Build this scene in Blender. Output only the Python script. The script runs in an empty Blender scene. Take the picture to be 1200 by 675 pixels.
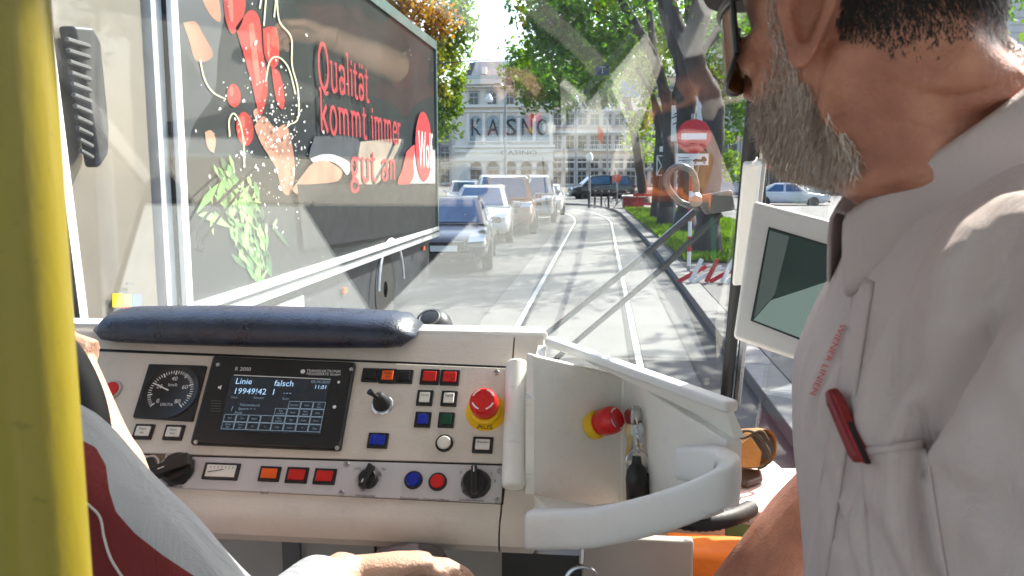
import bpy, bmesh, math, random
import numpy as np
from mathutils import Vector, Matrix
from mathutils.bvhtree import BVHTree
random.seed(7); rng = np.random.default_rng(7)
S = bpy.context.scene
COL = S.collection
R = math.radians

# ------------------------------------------------------------------ camera
F = 980.0                                   # focal length in photo pixels (photo 1200 wide)
PITCH = math.atan(132.5 / F)
YAW = math.atan(105 / F * math.cos(PITCH))
CAM = Vector((0, 0, 1.9))
cam_d = bpy.data.cameras.new('camera'); cam = bpy.data.objects.new('camera', cam_d); COL.objects.link(cam)
cam.location = CAM
cam.rotation_euler = (math.pi / 2 - PITCH, 0, YAW)
cam_d.sensor_width = 36; cam_d.lens = 36 * F / 1200
cam_d.clip_start = 0.02; cam_d.clip_end = 3000
cam_d.dof.use_dof = True; cam_d.dof.focus_distance = 1.7; cam_d.dof.aperture_fstop = 14
S.camera = cam

# ------------------------------------------------------------------ world, sun, exposure
SUN = Vector((0.45, 0.57, 0.67)).normalized()
W = bpy.data.worlds.new('World'); S.world = W; W.use_nodes = True
wn = W.node_tree
sky = wn.nodes.new('ShaderNodeTexSky'); sky.sky_type = 'NISHITA'; sky.sun_disc = False
sky.sun_elevation = math.asin(SUN.z); sky.sun_rotation = math.atan2(SUN.x, SUN.y)
sky.air_density = 1.0; sky.dust_density = 2.5; sky.ozone_density = 1.0
wn.links.new(sky.outputs[0], wn.nodes['Background'].inputs[0])
wn.nodes['Background'].inputs[1].default_value = 0.15
sl = bpy.data.lights.new('sun', 'SUN'); sl.energy = 4.2; sl.angle = R(0.5); sl.color = (1, 0.95, 0.86)
so = bpy.data.objects.new('sun', sl); COL.objects.link(so)
so.rotation_euler = (-SUN).to_track_quat('-Z', 'Y').to_euler(); so.location = (10, 5, 20)
S.view_settings.view_transform = 'Standard'; S.view_settings.look = 'None'
S.view_settings.gamma = 1; S.view_settings.use_curve_mapping = False
S.view_settings.exposure = 1.72
S.render.engine = 'CYCLES'
S.cycles.use_denoising = True
S.cycles.max_bounces = 8; S.cycles.diffuse_bounces = 5; S.cycles.transparent_max_bounces = 24
S.cycles.sample_clamp_indirect = 6

# ------------------------------------------------------------------ photo pixel -> point on a real plane
cp, sp, cy_, sy_ = math.cos(PITCH), math.sin(PITCH), math.cos(YAW), math.sin(YAW)
FW = Vector((-sy_ * cp, cy_ * cp, -sp)); RT = Vector((cy_, sy_, 0)); UP = RT.cross(FW)
def ray(x, y): return FW + RT * ((x - 600) / F) + UP * ((337.5 - y) / F)
def dep(x, y, d): return CAM + ray(x, y) * d
def onpl(x, y, P, N):
    r = ray(x, y); return CAM + r * ((Vector(P) - CAM).dot(N) / r.dot(N))
def zat(x, y, z=0.0): return onpl(x, y, (0, 0, z), Vector((0, 0, 1)))
def xat(x, y, X): return onpl(x, y, (X, 0, 0), Vector((1, 0, 0)))
def yat(x, y, Y): return onpl(x, y, (0, Y, 0), Vector((0, 1, 0)))

# ------------------------------------------------------------------ materials
MATS = {}
def mat(name, col, rough=0.6, metal=0.0, var=0.12, scale=6.0, bump=0.0, bscale=60.0, spec=0.5, coat=0.0, trans=None, rvar=0.12, detail=5, col2=None, stretch=None, wear=0.0, folds=0.0):
    if name in MATS: return MATS[name]
    m = bpy.data.materials.new(name); m.use_nodes = True
    nt = m.node_tree; b = nt.nodes['Principled BSDF']; L = nt.links.new
    tc = nt.nodes.new('ShaderNodeTexCoord'); mp = nt.nodes.new('ShaderNodeMapping')
    L(tc.outputs['Object'], mp.inputs[0])
    if stretch: mp.inputs['Scale'].default_value = stretch
    no = nt.nodes.new('ShaderNodeTexNoise'); no.inputs['Scale'].default_value = scale; no.inputs['Detail'].default_value = detail
    L(mp.outputs[0], no.inputs['Vector'])
    rp = nt.nodes.new('ShaderNodeValToRGB')
    c = Vector(col[:3]); c2 = Vector(col2[:3]) if col2 else c * (1 + var)
    c1 = c if col2 else c * (1 - var)
    rp.color_ramp.elements[0].position = 0.32; rp.color_ramp.elements[1].position = 0.68
    rp.color_ramp.elements[0].color = (*c1, 1); rp.color_ramp.elements[1].color = (*c2, 1)
    L(no.outputs['Fac'], rp.inputs[0]); L(rp.outputs[0], b.inputs['Base Color'])
    if wear:      # greasy smudges and fine scuffs
        w1 = nt.nodes.new('ShaderNodeTexNoise'); w1.inputs['Scale'].default_value = 22; w1.inputs['Detail'].default_value = 12; w1.inputs['Roughness'].default_value = .75
        L(mp.outputs[0], w1.inputs['Vector']); wr = nt.nodes.new('ShaderNodeMapRange'); wr.inputs['From Min'].default_value = .52; wr.inputs['From Max'].default_value = .75; wr.inputs['To Max'].default_value = wear
        L(w1.outputs['Fac'], wr.inputs['Value'])
        m2 = nt.nodes.new('ShaderNodeMapping'); m2.inputs['Scale'].default_value = (9, 160, 160); m2.inputs['Rotation'].default_value = (.3, .5, .4); L(tc.outputs['Object'], m2.inputs[0])
        w2 = nt.nodes.new('ShaderNodeTexNoise'); w2.inputs['Scale'].default_value = 1; w2.inputs['Detail'].default_value = 3; L(m2.outputs[0], w2.inputs['Vector'])
        w3 = nt.nodes.new('ShaderNodeMapRange'); w3.inputs['From Min'].default_value = .66; w3.inputs['From Max'].default_value = .74; w3.inputs['To Max'].default_value = wear; L(w2.outputs['Fac'], w3.inputs['Value'])
        mxw = nt.nodes.new('ShaderNodeMath'); mxw.operation = 'MAXIMUM'; L(wr.outputs[0], mxw.inputs[0]); L(w3.outputs[0], mxw.inputs[1])
        mc = nt.nodes.new('ShaderNodeMix'); mc.data_type = 'RGBA'; L(mxw.outputs[0], mc.inputs['Factor']); L(rp.outputs[0], mc.inputs['A']); mc.inputs['B'].default_value = (*(c * .38), 1); L(mc.outputs['Result'], b.inputs['Base Color'])
    b.inputs['Metallic'].default_value = metal
    b.inputs['Specular IOR Level'].default_value = spec
    b.inputs['Coat Weight'].default_value = coat
    mr = nt.nodes.new('ShaderNodeMapRange'); mr.inputs['To Min'].default_value = max(0.02, rough - rvar); mr.inputs['To Max'].default_value = min(1, rough + rvar)
    L(no.outputs['Fac'], mr.inputs['Value']); L(mr.outputs[0], b.inputs['Roughness'])
    if bump:
        n2 = nt.nodes.new('ShaderNodeTexNoise'); n2.inputs['Scale'].default_value = bscale; n2.inputs['Detail'].default_value = 6
        L(mp.outputs[0], n2.inputs['Vector'])
        bp = nt.nodes.new('ShaderNodeBump'); bp.inputs['Strength'].default_value = bump; bp.inputs['Distance'].default_value = 0.01
        L(n2.outputs['Fac'], bp.inputs['Height']); L(bp.outputs[0], b.inputs['Normal'])
        if folds:      # soft cloth creases
            m3 = nt.nodes.new('ShaderNodeMapping'); m3.inputs['Scale'].default_value = (14, 14, 5); m3.inputs['Rotation'].default_value = (.5, .3, 0); L(tc.outputs['Object'], m3.inputs[0])
            n3 = nt.nodes.new('ShaderNodeTexNoise'); n3.inputs['Scale'].default_value = 1; n3.inputs['Detail'].default_value = 4; n3.inputs['Distortion'].default_value = 1.2; L(m3.outputs[0], n3.inputs['Vector'])
            b3 = nt.nodes.new('ShaderNodeBump'); b3.inputs['Strength'].default_value = folds; b3.inputs['Distance'].default_value = .02; L(n3.outputs['Fac'], b3.inputs['Height']); L(b3.outputs[0], bp.inputs['Normal'])
    MATS[name] = m; return m
def emit(name, col, st):
    m = bpy.data.materials.new(name); m.use_nodes = True; b = m.node_tree.nodes['Principled BSDF']
    b.inputs['Base Color'].default_value = (0.01, 0.01, 0.012, 1); b.inputs['Roughness'].default_value = 0.15
    b.inputs['Emission Color'].default_value = (*col, 1); b.inputs['Emission Strength'].default_value = st
    return m
def glass(name, f0=0.045, tint=(0.97, 0.985, 0.98), rough=0.0, dirt=0.0):
    m = bpy.data.materials.new(name); m.use_nodes = True; nt = m.node_tree; nt.nodes.clear(); L = nt.links.new
    out = nt.nodes.new('ShaderNodeOutputMaterial'); mx = nt.nodes.new('ShaderNodeMixShader')
    tr = nt.nodes.new('ShaderNodeBsdfTransparent'); gl = nt.nodes.new('ShaderNodeBsdfGlossy')
    tr.inputs[0].default_value = (*tint, 1); gl.inputs['Roughness'].default_value = rough
    ge = nt.nodes.new('ShaderNodeNewGeometry'); dt = nt.nodes.new('ShaderNodeVectorMath'); dt.operation = 'DOT_PRODUCT'
    L(ge.outputs['Incoming'], dt.inputs[0]); L(ge.outputs['Normal'], dt.inputs[1])
    ab = nt.nodes.new('ShaderNodeMath'); ab.operation = 'ABSOLUTE'; L(dt.outputs['Value'], ab.inputs[0])
    om = nt.nodes.new('ShaderNodeMath'); om.operation = 'SUBTRACT'; om.inputs[0].default_value = 1; L(ab.outputs[0], om.inputs[1])
    pw = nt.nodes.new('ShaderNodeMath'); pw.operation = 'POWER'; pw.inputs[1].default_value = 5; L(om.outputs[0], pw.inputs[0])
    ma = nt.nodes.new('ShaderNodeMath'); ma.operation = 'MULTIPLY_ADD'; ma.inputs[1].default_value = 1 - f0; ma.inputs[2].default_value = f0
    L(pw.outputs[0], ma.inputs[0]); L(ma.outputs[0], mx.inputs[0])
    L(tr.outputs[0], mx.inputs[1]); L(gl.outputs[0], mx.inputs[2])
    if dirt:
        # specks of dust on the pane: a sparse, thin diffuse film
        df = nt.nodes.new('ShaderNodeBsdfDiffuse'); df.inputs[0].default_value = (0.7, 0.7, 0.68, 1)
        tc = nt.nodes.new('ShaderNodeTexCoord'); vo = nt.nodes.new('ShaderNodeTexVoronoi'); vo.inputs['Scale'].default_value = 38
        L(tc.outputs['Object'], vo.inputs['Vector'])
        lt = nt.nodes.new('ShaderNodeMath'); lt.operation = 'LESS_THAN'; lt.inputs[1].default_value = 0.055; L(vo.outputs['Distance'], lt.inputs[0])
        nz = nt.nodes.new('ShaderNodeTexNoise'); nz.inputs['Scale'].default_value = 5; L(tc.outputs['Object'], nz.inputs['Vector'])
        g2 = nt.nodes.new('ShaderNodeMath'); g2.operation = 'GREATER_THAN'; g2.inputs[1].default_value = 0.55; L(nz.outputs['Fac'], g2.inputs[0])
        mu = nt.nodes.new('ShaderNodeMath'); mu.operation = 'MULTIPLY'; L(lt.outputs[0], mu.inputs[0]); L(g2.outputs[0], mu.inputs[1])
        ms = nt.nodes.new('ShaderNodeMath'); ms.operation = 'MULTIPLY_ADD'; ms.inputs[1].default_value = 0.5; ms.inputs[2].default_value = dirt
        L(mu.outputs[0], ms.inputs[0])
        m2 = nt.nodes.new('ShaderNodeMixShader'); L(ms.outputs[0], m2.inputs[0]); L(mx.outputs[0], m2.inputs[1]); L(df.outputs[0], m2.inputs[2])
        L(m2.outputs[0], out.inputs[0])
    else: L(mx.outputs[0], out.inputs[0])
    return m
def leafmat(name, c1, c2):
    m = bpy.data.materials.new(name); m.use_nodes = True; nt = m.node_tree; nt.nodes.clear(); L = nt.links.new
    out = nt.nodes.new('ShaderNodeOutputMaterial'); ge = nt.nodes.new('ShaderNodeNewGeometry')
    rp = nt.nodes.new('ShaderNodeValToRGB'); rp.color_ramp.elements[0].color = (*c1, 1); rp.color_ramp.elements[1].color = (*c2, 1)
    L(ge.outputs['Random Per Island'], rp.inputs[0])
    d = nt.nodes.new('ShaderNodeBsdfDiffuse'); t = nt.nodes.new('ShaderNodeBsdfTranslucent'); g = nt.nodes.new('ShaderNodeBsdfGlossy')
    g.inputs['Roughness'].default_value = 0.4
    hs = nt.nodes.new('ShaderNodeHueSaturation'); hs.inputs['Saturation'].default_value = 1.15; hs.inputs['Value'].default_value = 1.5
    L(rp.outputs[0], d.inputs[0]); L(rp.outputs[0], hs.inputs['Color']); L(hs.outputs[0], t.inputs[0])
    a = nt.nodes.new('ShaderNodeMixShader'); a.inputs[0].default_value = 0.5; L(d.outputs[0], a.inputs[1]); L(t.outputs[0], a.inputs[2])
    b = nt.nodes.new('ShaderNodeMixShader'); b.inputs[0].default_value = 0.04; L(a.outputs[0], b.inputs[1]); L(g.outputs[0], b.inputs[2])
    L(b.outputs[0], out.inputs[0]); return m

M_cream = mat('cream_paint', (0.66, 0.585, 0.495), 0.42, var=0.06, scale=5, bump=0.08, bscale=220, detail=10, wear=.22)
M_cream2 = mat('pale_console_paint', (0.78, 0.76, 0.70), 0.36, var=0.05, scale=3, bump=0.04, bscale=220, wear=.20)
M_white = mat('white_plastic', (0.72, 0.71, 0.68), 0.4, var=0.04, bump=0.03, bscale=200, wear=.16)
M_grey = mat('grey_plate', (0.56, 0.53, 0.52), 0.45, var=0.05, scale=8, bump=0.03, bscale=300)
M_dgrey = mat('dark_grey_paint', (0.12, 0.12, 0.12), 0.5)
M_cab = mat('grey_cabinet', (0.34, 0.32, 0.29), 0.5, var=0.08)
M_black = mat('black_plastic', (0.012, 0.011, 0.011), 0.35, var=0.3, bump=0.03, bscale=200)
M_rubber = mat('black_rubber', (0.015, 0.015, 0.016), 0.6, var=0.3)
M_leather = mat('blue_black_leather', (0.013, 0.020, 0.042), 0.30, var=0.35, scale=30, bump=0.22, bscale=260, spec=0.7)
M_red = mat('red_plastic', (0.62, 0.012, 0.012), 0.3, var=0.08)
M_redlens = mat('red_lens', (0.55, 0.012, 0.008), 0.3, var=0.1, scale=40)
M_orlens = mat('orange_lens', (0.75, 0.10, 0.008), 0.3, var=0.1, scale=40)
M_bluelens = mat('blue_lens', (0.006, 0.022, 0.34), 0.25, var=0.15, scale=40)
M_greenlens = mat('green_lens', (0.004, 0.07, 0.03), 0.25, var=0.15, scale=40)
M_whitelens = mat('white_lens', (0.72, 0.68, 0.60), 0.3, var=0.04, scale=40)
M_yellow = mat('yellow_plastic', (0.80, 0.50, 0.01), 0.35, var=0.05)
M_yelpole = mat('yellow_powder_coat', (0.25, 0.20, 0.016), 0.34, var=0.16, scale=5, bump=0.05, bscale=160, stretch=(1, 1, 0.3), wear=.35)
M_steel = mat('steel', (0.55, 0.55, 0.55), 0.28, metal=1.0)
M_rail = mat('rail_steel', (0.62, 0.60, 0.58), 0.42, metal=0.6, scale=2)
M_brass = mat('brass', (0.6, 0.42, 0.18), 0.3, metal=1.0)
M_print = mat('print_white', (0.8, 0.78, 0.74), 0.5, var=0.03)
M_printk = mat('print_black', (0.02, 0.02, 0.02), 0.5)
M_printr = mat('print_red', (0.62, 0.03, 0.03), 0.6)
M_glow = emit('screen_text', (0.45, 0.70, 1.0), 0.34)
M_glowdim = emit('screen_lines', (0.35, 0.48, 0.60), 0.16)
M_screenbg = emit('screen_back', (0.02, 0.028, 0.04), 0.14)
M_monitor = mat('monitor_glass', (0.035, 0.075, 0.068), 0.12, var=0.3, scale=3, spec=0.8)
M_glass = glass('windscreen_glass', 0.088, (0.96, 0.98, 0.975), dirt=0.004)
M_sideglass = glass('side_glass', 0.06)
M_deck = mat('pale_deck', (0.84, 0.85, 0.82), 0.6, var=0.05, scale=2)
M_deckdark = mat('black_deck_gap', (0.012, 0.012, 0.014), 0.8)

# ------------------------------------------------------------------ mesh helpers
BASE = {}
def base_of(o): return BASE.get(o.name, Vector((0, 0, 0))) if o else Vector((0, 0, 0))
class MB:
    def __init__(s): s.v = []; s.f = []
    def add(s, vs, fs):
        n = len(s.v); s.v += [tuple(v) for v in vs]; s.f += [tuple(i + n for i in f) for f in fs]; return s
    def box(s, c, d, rot=None):
        c = Vector(c); hx, hy, hz = d[0] / 2, d[1] / 2, d[2] / 2
        vs = [Vector((x, y, z)) for x in (-hx, hx) for y in (-hy, hy) for z in (-hz, hz)]
        if rot is not None: vs = [rot @ v for v in vs]
        return s.add([c + v for v in vs], [(0, 1, 3, 2), (4, 6, 7, 5), (0, 4, 5, 1), (2, 3, 7, 6), (0, 2, 6, 4), (1, 5, 7, 3)])
    def hexa(s, a, b):          # two quads a, b joined to a solid
        return s.add(list(a) + list(b), [(3, 2, 1, 0), (4, 5, 6, 7), (0, 1, 5, 4), (1, 2, 6, 5), (2, 3, 7, 6), (3, 0, 4, 7)])
    def prism(s, pts, off):     # planar polygon pushed along off
        n = len(pts); pts = [Vector(p) for p in pts]; off = Vector(off)
        return s.add(pts + [p + off for p in pts], [tuple(range(n))[::-1], tuple(range(n, 2 * n))] + [(i, (i + 1) % n, n + (i + 1) % n, n + i) for i in range(n)])
    def loft(s, rings, cap=True, closed=True):
        n = len(rings[0]); vs = [p for r in rings for p in r]; fs = []
        for k in range(len(rings) - 1):
            for i in range(n if closed else n - 1):
                j = (i + 1) % n; fs.append((k * n + i, k * n + j, (k + 1) * n + j, (k + 1) * n + i))
        if cap and closed: fs += [tuple(range(n))[::-1], tuple(range((len(rings) - 1) * n, len(rings) * n))]
        return s.add(vs, fs)
    def tube(s, path, rad, n=12, cap=True, flat=1.0, upv=(0, 0, 1)):
        path = [Vector(p) for p in path]; m = len(path)
        rad = list(rad) if hasattr(rad, '__len__') else [rad] * m
        rings = []; u = None
        for i, p in enumerate(path):
            t = (path[min(i + 1, m - 1)] - path[max(i - 1, 0)]).normalized()
            if u is None:
                u = Vector(upv); u = u - t * u.dot(t)
                if u.length < 1e-4: u = Vector((1, 0, 0)) - t * t.x
            else: u = u - t * u.dot(t)
            u.normalize(); w = t.cross(u)
            rings.append([p + u * (math.cos(a) * rad[i]) + w * (math.sin(a) * rad[i] * flat) for a in [2 * math.pi * k / n for k in range(n)]])
        return s.loft(rings, cap)
    def lathe(s, O, A, prof, n=24):      # prof: (radius, height along A)
        A = Vector(A).normalized(); u = A.orthogonal().normalized(); w = A.cross(u); O = Vector(O)
        return s.loft([[O + A * h + u * (math.cos(2 * math.pi * k / n) * max(r, 1e-4)) + w * (math.sin(2 * math.pi * k / n) * max(r, 1e-4)) for k in range(n)] for r, h in prof])
    def build(s, name, m, parent=None, smooth=False, bevel=0, seg=2, local=False, recalc=True, angle=40):
        b = Vector((0, 0, 0)) if local else base_of(parent)
        me = bpy.data.meshes.new(name); me.from_pydata([(v[0] - b.x, v[1] - b.y, v[2] - b.z) for v in s.v], [], s.f)
        if recalc:
            bm = bmesh.new(); bm.from_mesh(me); bmesh.ops.recalc_face_normals(bm, faces=bm.faces); bm.to_mesh(me); bm.free()
        o = bpy.data.objects.new(name, me); COL.objects.link(o)
        for mm in (m if isinstance(m, (list, tuple)) else [m]): me.materials.append(mm)
        if parent: o.parent = parent
        BASE[o.name] = b
        if smooth:
            me.polygons.foreach_set('use_smooth', [True] * len(me.polygons))
            if smooth != 'all': me.set_sharp_from_angle(angle=R(angle))
        if bevel:
            md = o.modifiers.new('bevel', 'BEVEL'); md.width = bevel; md.segments = seg; md.limit_method = 'ANGLE'; md.angle_limit = R(35)
            me.polygons.foreach_set('use_smooth', [True] * len(me.polygons))
            md.harden_normals = True
        return o
def box(c, d, rot=None): return MB().box(c, d, rot)
def tag(o, label=None, cat=None, group=None, kind=None):
    if label: o['label'] = label
    if cat: o['category'] = cat
    if group: o['group'] = group
    if kind: o['kind'] = kind
    return o
def thing(name, label, cat, loc=(0, 0, 0), group=None):
    o = bpy.data.objects.new(name, None); COL.objects.link(o); o.location = loc; o.empty_display_size = 0.1
    BASE[o.name] = Vector(loc); return tag(o, label, cat, group)
def copy_tree(o, parent=None, loc=None, rz=None):
    c = o.copy(); COL.objects.link(c)
    if parent: c.parent = parent
    if loc is not None: c.location = loc; c.rotation_euler = (0, 0, rz or 0)
    for ch in list(o.children): copy_tree(ch, c)
    return c
def catmull(P, n=6):
    P = [Vector(p) for p in P]; out = []
    for i in range(len(P) - 1):
        a, b, c, d = P[max(i - 1, 0)], P[i], P[i + 1], P[min(i + 2, len(P) - 1)]
        for k in range(n):
            t = k / n
            out.append(0.5 * ((2 * b) + (c - a) * t + (2 * a - 5 * b + 4 * c - d) * t * t + (3 * b - a - 3 * c + d) * t ** 3))
    out.append(P[-1]); return out
def lerp_list(v, n):      # resample radii along a catmull path of len n
    return list(np.interp(np.linspace(0, len(v) - 1, n), range(len(v)), v))
_tc = {}
def text2d(s, size=1.0):
    """flat letters: (2-D points, faces, width)"""
    if s not in _tc:
        cu = bpy.data.curves.new('lettering', 'FONT'); cu.body = s; cu.size = 1; cu.resolution_u = 2
        o = bpy.data.objects.new('lettering', cu); COL.objects.link(o)
        bpy.context.view_layer.update()
        me = o.to_mesh(); v = [(p.co.x, p.co.y) for p in me.vertices]; f = [tuple(p.vertices) for p in me.polygons]
        o.to_mesh_clear(); bpy.data.objects.remove(o); bpy.data.curves.remove(cu)
        _tc[s] = (v, f, max([p[0] for p in v] or [0]))
    v, f, w = _tc[s]
    return [(x * size, y * size) for x, y in v], f, w * size
def put_text(mb, s, size, O, U, V, N, lift=0.0006, align='c', sx=1.0):
    v, f, w = text2d(s, size); dx = {'c': -w / 2, 'l': 0, 'r': -w}[align]
    O, U, V, N = Vector(O), Vector(U), Vector(V), Vector(N)
    mb.add([O + U * ((x + dx) * sx) + V * y + N * lift for x, y in v], f)

# ================================================================== GROUND AND STREET
M_asph = mat('asphalt', (0.060, 0.060, 0.058), 0.85, var=0.42, scale=0.5, bump=0.5, bscale=40, detail=9)
M_slab = mat('track_slab', (0.098, 0.096, 0.092), 0.8, var=0.32, scale=0.7, bump=0.4, bscale=50, detail=9)
M_groove = mat('rail_groove', (0.02, 0.02, 0.02), 0.8)
M_kerb = mat('granite_kerb', (0.17, 0.165, 0.16), 0.75, var=0.15, scale=9, bump=0.3, bscale=70)
M_pave = mat('pavement_asphalt', (0.11, 0.108, 0.106), 0.85, var=0.2, scale=1.3, bump=0.4, bscale=45)
M_soil = mat('soil', (0.07, 0.075, 0.03), 0.9, var=0.3, scale=3, bump=0.5, bscale=20)
g = MB().add([(-900, -200, 0), (900, -200, 0), (900, 1500, 0), (-900, 1500, 0)], [(0, 1, 2, 3)]).build('road', M_asph, recalc=False)
tag(g, kind='structure')
def trackx(y):      # the line swings to the left beyond the park corner
    return -0.31 - (max(0, y - 34) ** 2) * 0.012
ys = [-12, 0, 6, 12, 18, 24, 30, 34, 38, 42, 46, 50, 54, 58, 62]
def strip(a, b, z):
    mb = MB(); vs = []
    for y in ys:
        k = math.atan((trackx(y + .1) - trackx(y - .1)) / .2); c, s_ = math.cos(k), math.sin(k)
        vs += [(trackx(y) + a * c, y - a * s_ * 1, z), (trackx(y) + b * c, y - b * s_, z)]
    mb.add(vs, [(2 * i, 2 * i + 1, 2 * i + 3, 2 * i + 2) for i in range(len(ys) - 1)]); return mb
tag(strip(-1.25, 1.25, 0.004).build('track_bed', M_slab, recalc=False), kind='structure')
for a in (-0.72, 0.72):
    r = strip(a - 0.035, a + 0.035, 0.014).build('rail', M_rail, recalc=False); tag(r, kind='structure')
    gv = strip(a + (0.036 if a < 0 else -0.10), a + (0.10 if a < 0 else -0.036), 0.010).build('rail_groove', M_groove, recalc=False); gv.parent = r
    gv = strip(a - 0.05 if a < 0 else a + 0.04, a - 0.04 if a < 0 else a + 0.05, 0.009).build('rail_joint', M_groove, recalc=False); gv.parent = r
for a in (-1.25, 1.25): tag(strip(a - 0.012, a + 0.012, 0.0085).build('track_joint', M_groove, recalc=False), kind='structure')
# kerb line on the right, stone by stone
KL = [(1.36, -6), (1.36, 8), (1.35, 16), (1.28, 24), (1.08, 34), (0.86, 42), (0.35, 47), (-0.5, 51.2), (-2.4, 54), (-6, 56.5), (-12, 59)]
kp = catmull([(x, y, 0) for x, y in KL], 12)
kerb = thing('kerb', 'granite kerb', 'kerb', (1.36, 8, 0)); del kerb['category'], kerb['label']; kerb['kind'] = 'structure'
acc = 0; last = kp[0]; ends = [kp[0]]
for p in kp[1:]:
    seg = (p - last).length; last = p; acc += seg
    if acc >= 1.0: ends.append(p); acc = 0
for i in range(len(ends) - 1):
    a, b = ends[i], ends[i + 1]
    t = (b - a).normalized(); n = Vector((t.y, -t.x, 0)); a2, b2 = a + t * 0.006, b - t * 0.006
    h = 0.12 + random.uniform(-.004, .004)
    q = [a2, b2, b2 + n * 0.3, a2 + n * 0.3]
    MB().hexa([v - Vector((0, 0, .05)) for v in q], [v + Vector((0, 0, h)) for v in q]).build('kerb_stone', M_kerb, kerb, bevel=0.012, seg=1)
# pavement right of the kerb and the park corner
pv = [(p.x + 0.31, p.y, 0.112) for p in kp]
pts = pv + [(-12, 75, 0.112), (40, 75, .112), (40, -6, .112)]
mbp = MB().prism(pts, (0, 0, -0.1)); tag(mbp.build('pavement', M_pave), kind='structure')
# grass strip
gp = [(1.72, 17.6), (4.9, 16.6), (5.2, 30), (4.6, 44), (1.25, 44.5), (1.45, 34), (1.66, 24)]
lawn = MB().prism([(x, y, 0.155) for x, y in gp], (0, 0, -0.06)).build('lawn', M_soil); tag(lawn, kind='structure')
M_grass = leafmat('grass_blades', (0.05, 0.11, 0.012), (0.14, 0.22, 0.03))
def inpoly(x, y, P):
    c = False
    for i in range(len(P)):
        (x1, y1), (x2, y2) = P[i], P[i - 1]
        if (y1 > y) != (y2 > y) and x < (x2 - x1) * (y - y1) / (y2 - y1) + x1: c = not c
    return c
def quick(name, V, Fc, m, parent=None):
    me = bpy.data.meshes.new(name); me.from_pydata(V.tolist() if hasattr(V, 'tolist') else V, [], Fc.tolist() if hasattr(Fc, 'tolist') else Fc)
    me.materials.append(m); o = bpy.data.objects.new(name, me); COL.objects.link(o)
    if parent: o.parent = parent
    return o
gv = []
while len(gv) < 26000:
    y = 16.6 + 28 * random.random() ** 1.6; x = random.uniform(1.2, 5.2)
    if inpoly(x, y, gp): gv.append((x, y))
gv = np.array(gv); n = len(gv); ang = rng.uniform(0, 6.28, n); h = rng.uniform(.06, .17, n); wd = rng.uniform(.015, .03, n)
V = np.zeros((n, 3, 3)); 
V[:, 0, 0] = gv[:, 0] - np.cos(ang) * wd; V[:, 0, 1] = gv[:, 1] - np.sin(ang) * wd; V[:, 0, 2] = .15
V[:, 1, 0] = gv[:, 0] + np.cos(ang) * wd; V[:, 1, 1] = gv[:, 1] + np.sin(ang) * wd; V[:, 1, 2] = .15
V[:, 2, 0] = gv[:, 0] + rng.normal(0, .05, n); V[:, 2, 1] = gv[:, 1] + rng.normal(0, .05, n); V[:, 2, 2] = .15 + h
gr = quick('grass', V.reshape(-1, 3), np.arange(3 * n).reshape(-1, 3), M_grass); tag(gr, 'short bright green grass of the park strip beside the kerb', 'grass', kind='stuff')

# ================================================================== TREES
M_bark = mat('bark', (0.050, 0.043, 0.038), 0.9, var=0.35, scale=5, bump=0.9, bscale=14, stretch=(1, 1, 0.3))
L_green = leafmat('maple_leaves', (0.035, 0.10, 0.012), (0.13, 0.24, 0.03))
L_lime = leafmat('lime_leaves', (0.07, 0.14, 0.015), (0.22, 0.30, 0.04))
L_rust = leafmat('rusty_leaves', (0.10, 0.13, 0.02), (0.26, 0.26, 0.05))
L_rust2 = leafmat('orange_leaves', (0.20, 0.12, 0.03), (0.40, 0.22, 0.06))
def leaves(blobs, size0, mats, name, parent):
    """blobs: (centre, radius vector, leaves, material index): many lobed leaf faces in uneven clumps"""
    Vs = []; Fs = []; mi = []; nb = 0
    shape = np.array([(0, -.5), (.22, -.42), (.5, -.05), (.28, .12), (.3, .42), (0, .55), (-.3, .42), (-.28, .12), (-.5, -.05), (-.22, -.42)])
    for c, rad, cnt, ix in blobs:
        cnt = int(cnt * 1.7); size = size0 * .84; k = max(5, cnt // 30)
        d = rng.normal(size=(k, 3)); d /= np.linalg.norm(d, axis=1)[:, None]
        cl = np.array(c) + d * (rng.uniform(0, 1, (k, 1)) ** 0.42) * np.array(rad)
        size_ = size
        p = cl[rng.integers(0, k, cnt)] + rng.normal(size=(cnt, 3)) * (np.mean(rad) * 0.15 + size * .5)
        a = rng.normal(size=(cnt, 3)); a /= np.linalg.norm(a, axis=1)[:, None]; a[:, 2] *= .6
        b = np.cross(a, rng.normal(size=(cnt, 3))); b /= np.linalg.norm(b, axis=1)[:, None]
        sz = size * rng.uniform(.55, 1.35, (cnt, 1))
        m = len(shape)
        V = p[:, None, :] + (a * sz)[:, None, :] * shape[None, :, :1] + (b * sz)[:, None, :] * shape[None, :, 1:]
        Vs.append(V.reshape(-1, 3)); Fs.append((np.arange(cnt * m) + nb).reshape(-1, m)); nb += cnt * m; mi += [ix] * cnt
    V = np.vstack(Vs) - np.array(base_of(parent)); Fc = np.vstack(Fs)
    o = quick(name, V, Fc, mats[0], parent)
    for mm in mats[1:]: o.data.materials.append(mm)
    o.data.polygons.foreach_set('material_index', mi)
    o['kind'] = 'stuff'; return o
def limb(mb, px, d0, d1, r0, r1, n=12):
    m = len(px); P = [dep(x, y, d0 + (d1 - d0) * i / max(1, m - 1)) for i, (x, y) in enumerate(px)]
    q = catmull(P, 5); rr = lerp_list(np.linspace(r0, r1, m), len(q))
    rr = [r * (1 + .07 * math.sin(i * 1.7 + px[0][0])) for i, r in enumerate(rr)]
    mb.tube(q, rr, n)
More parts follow.
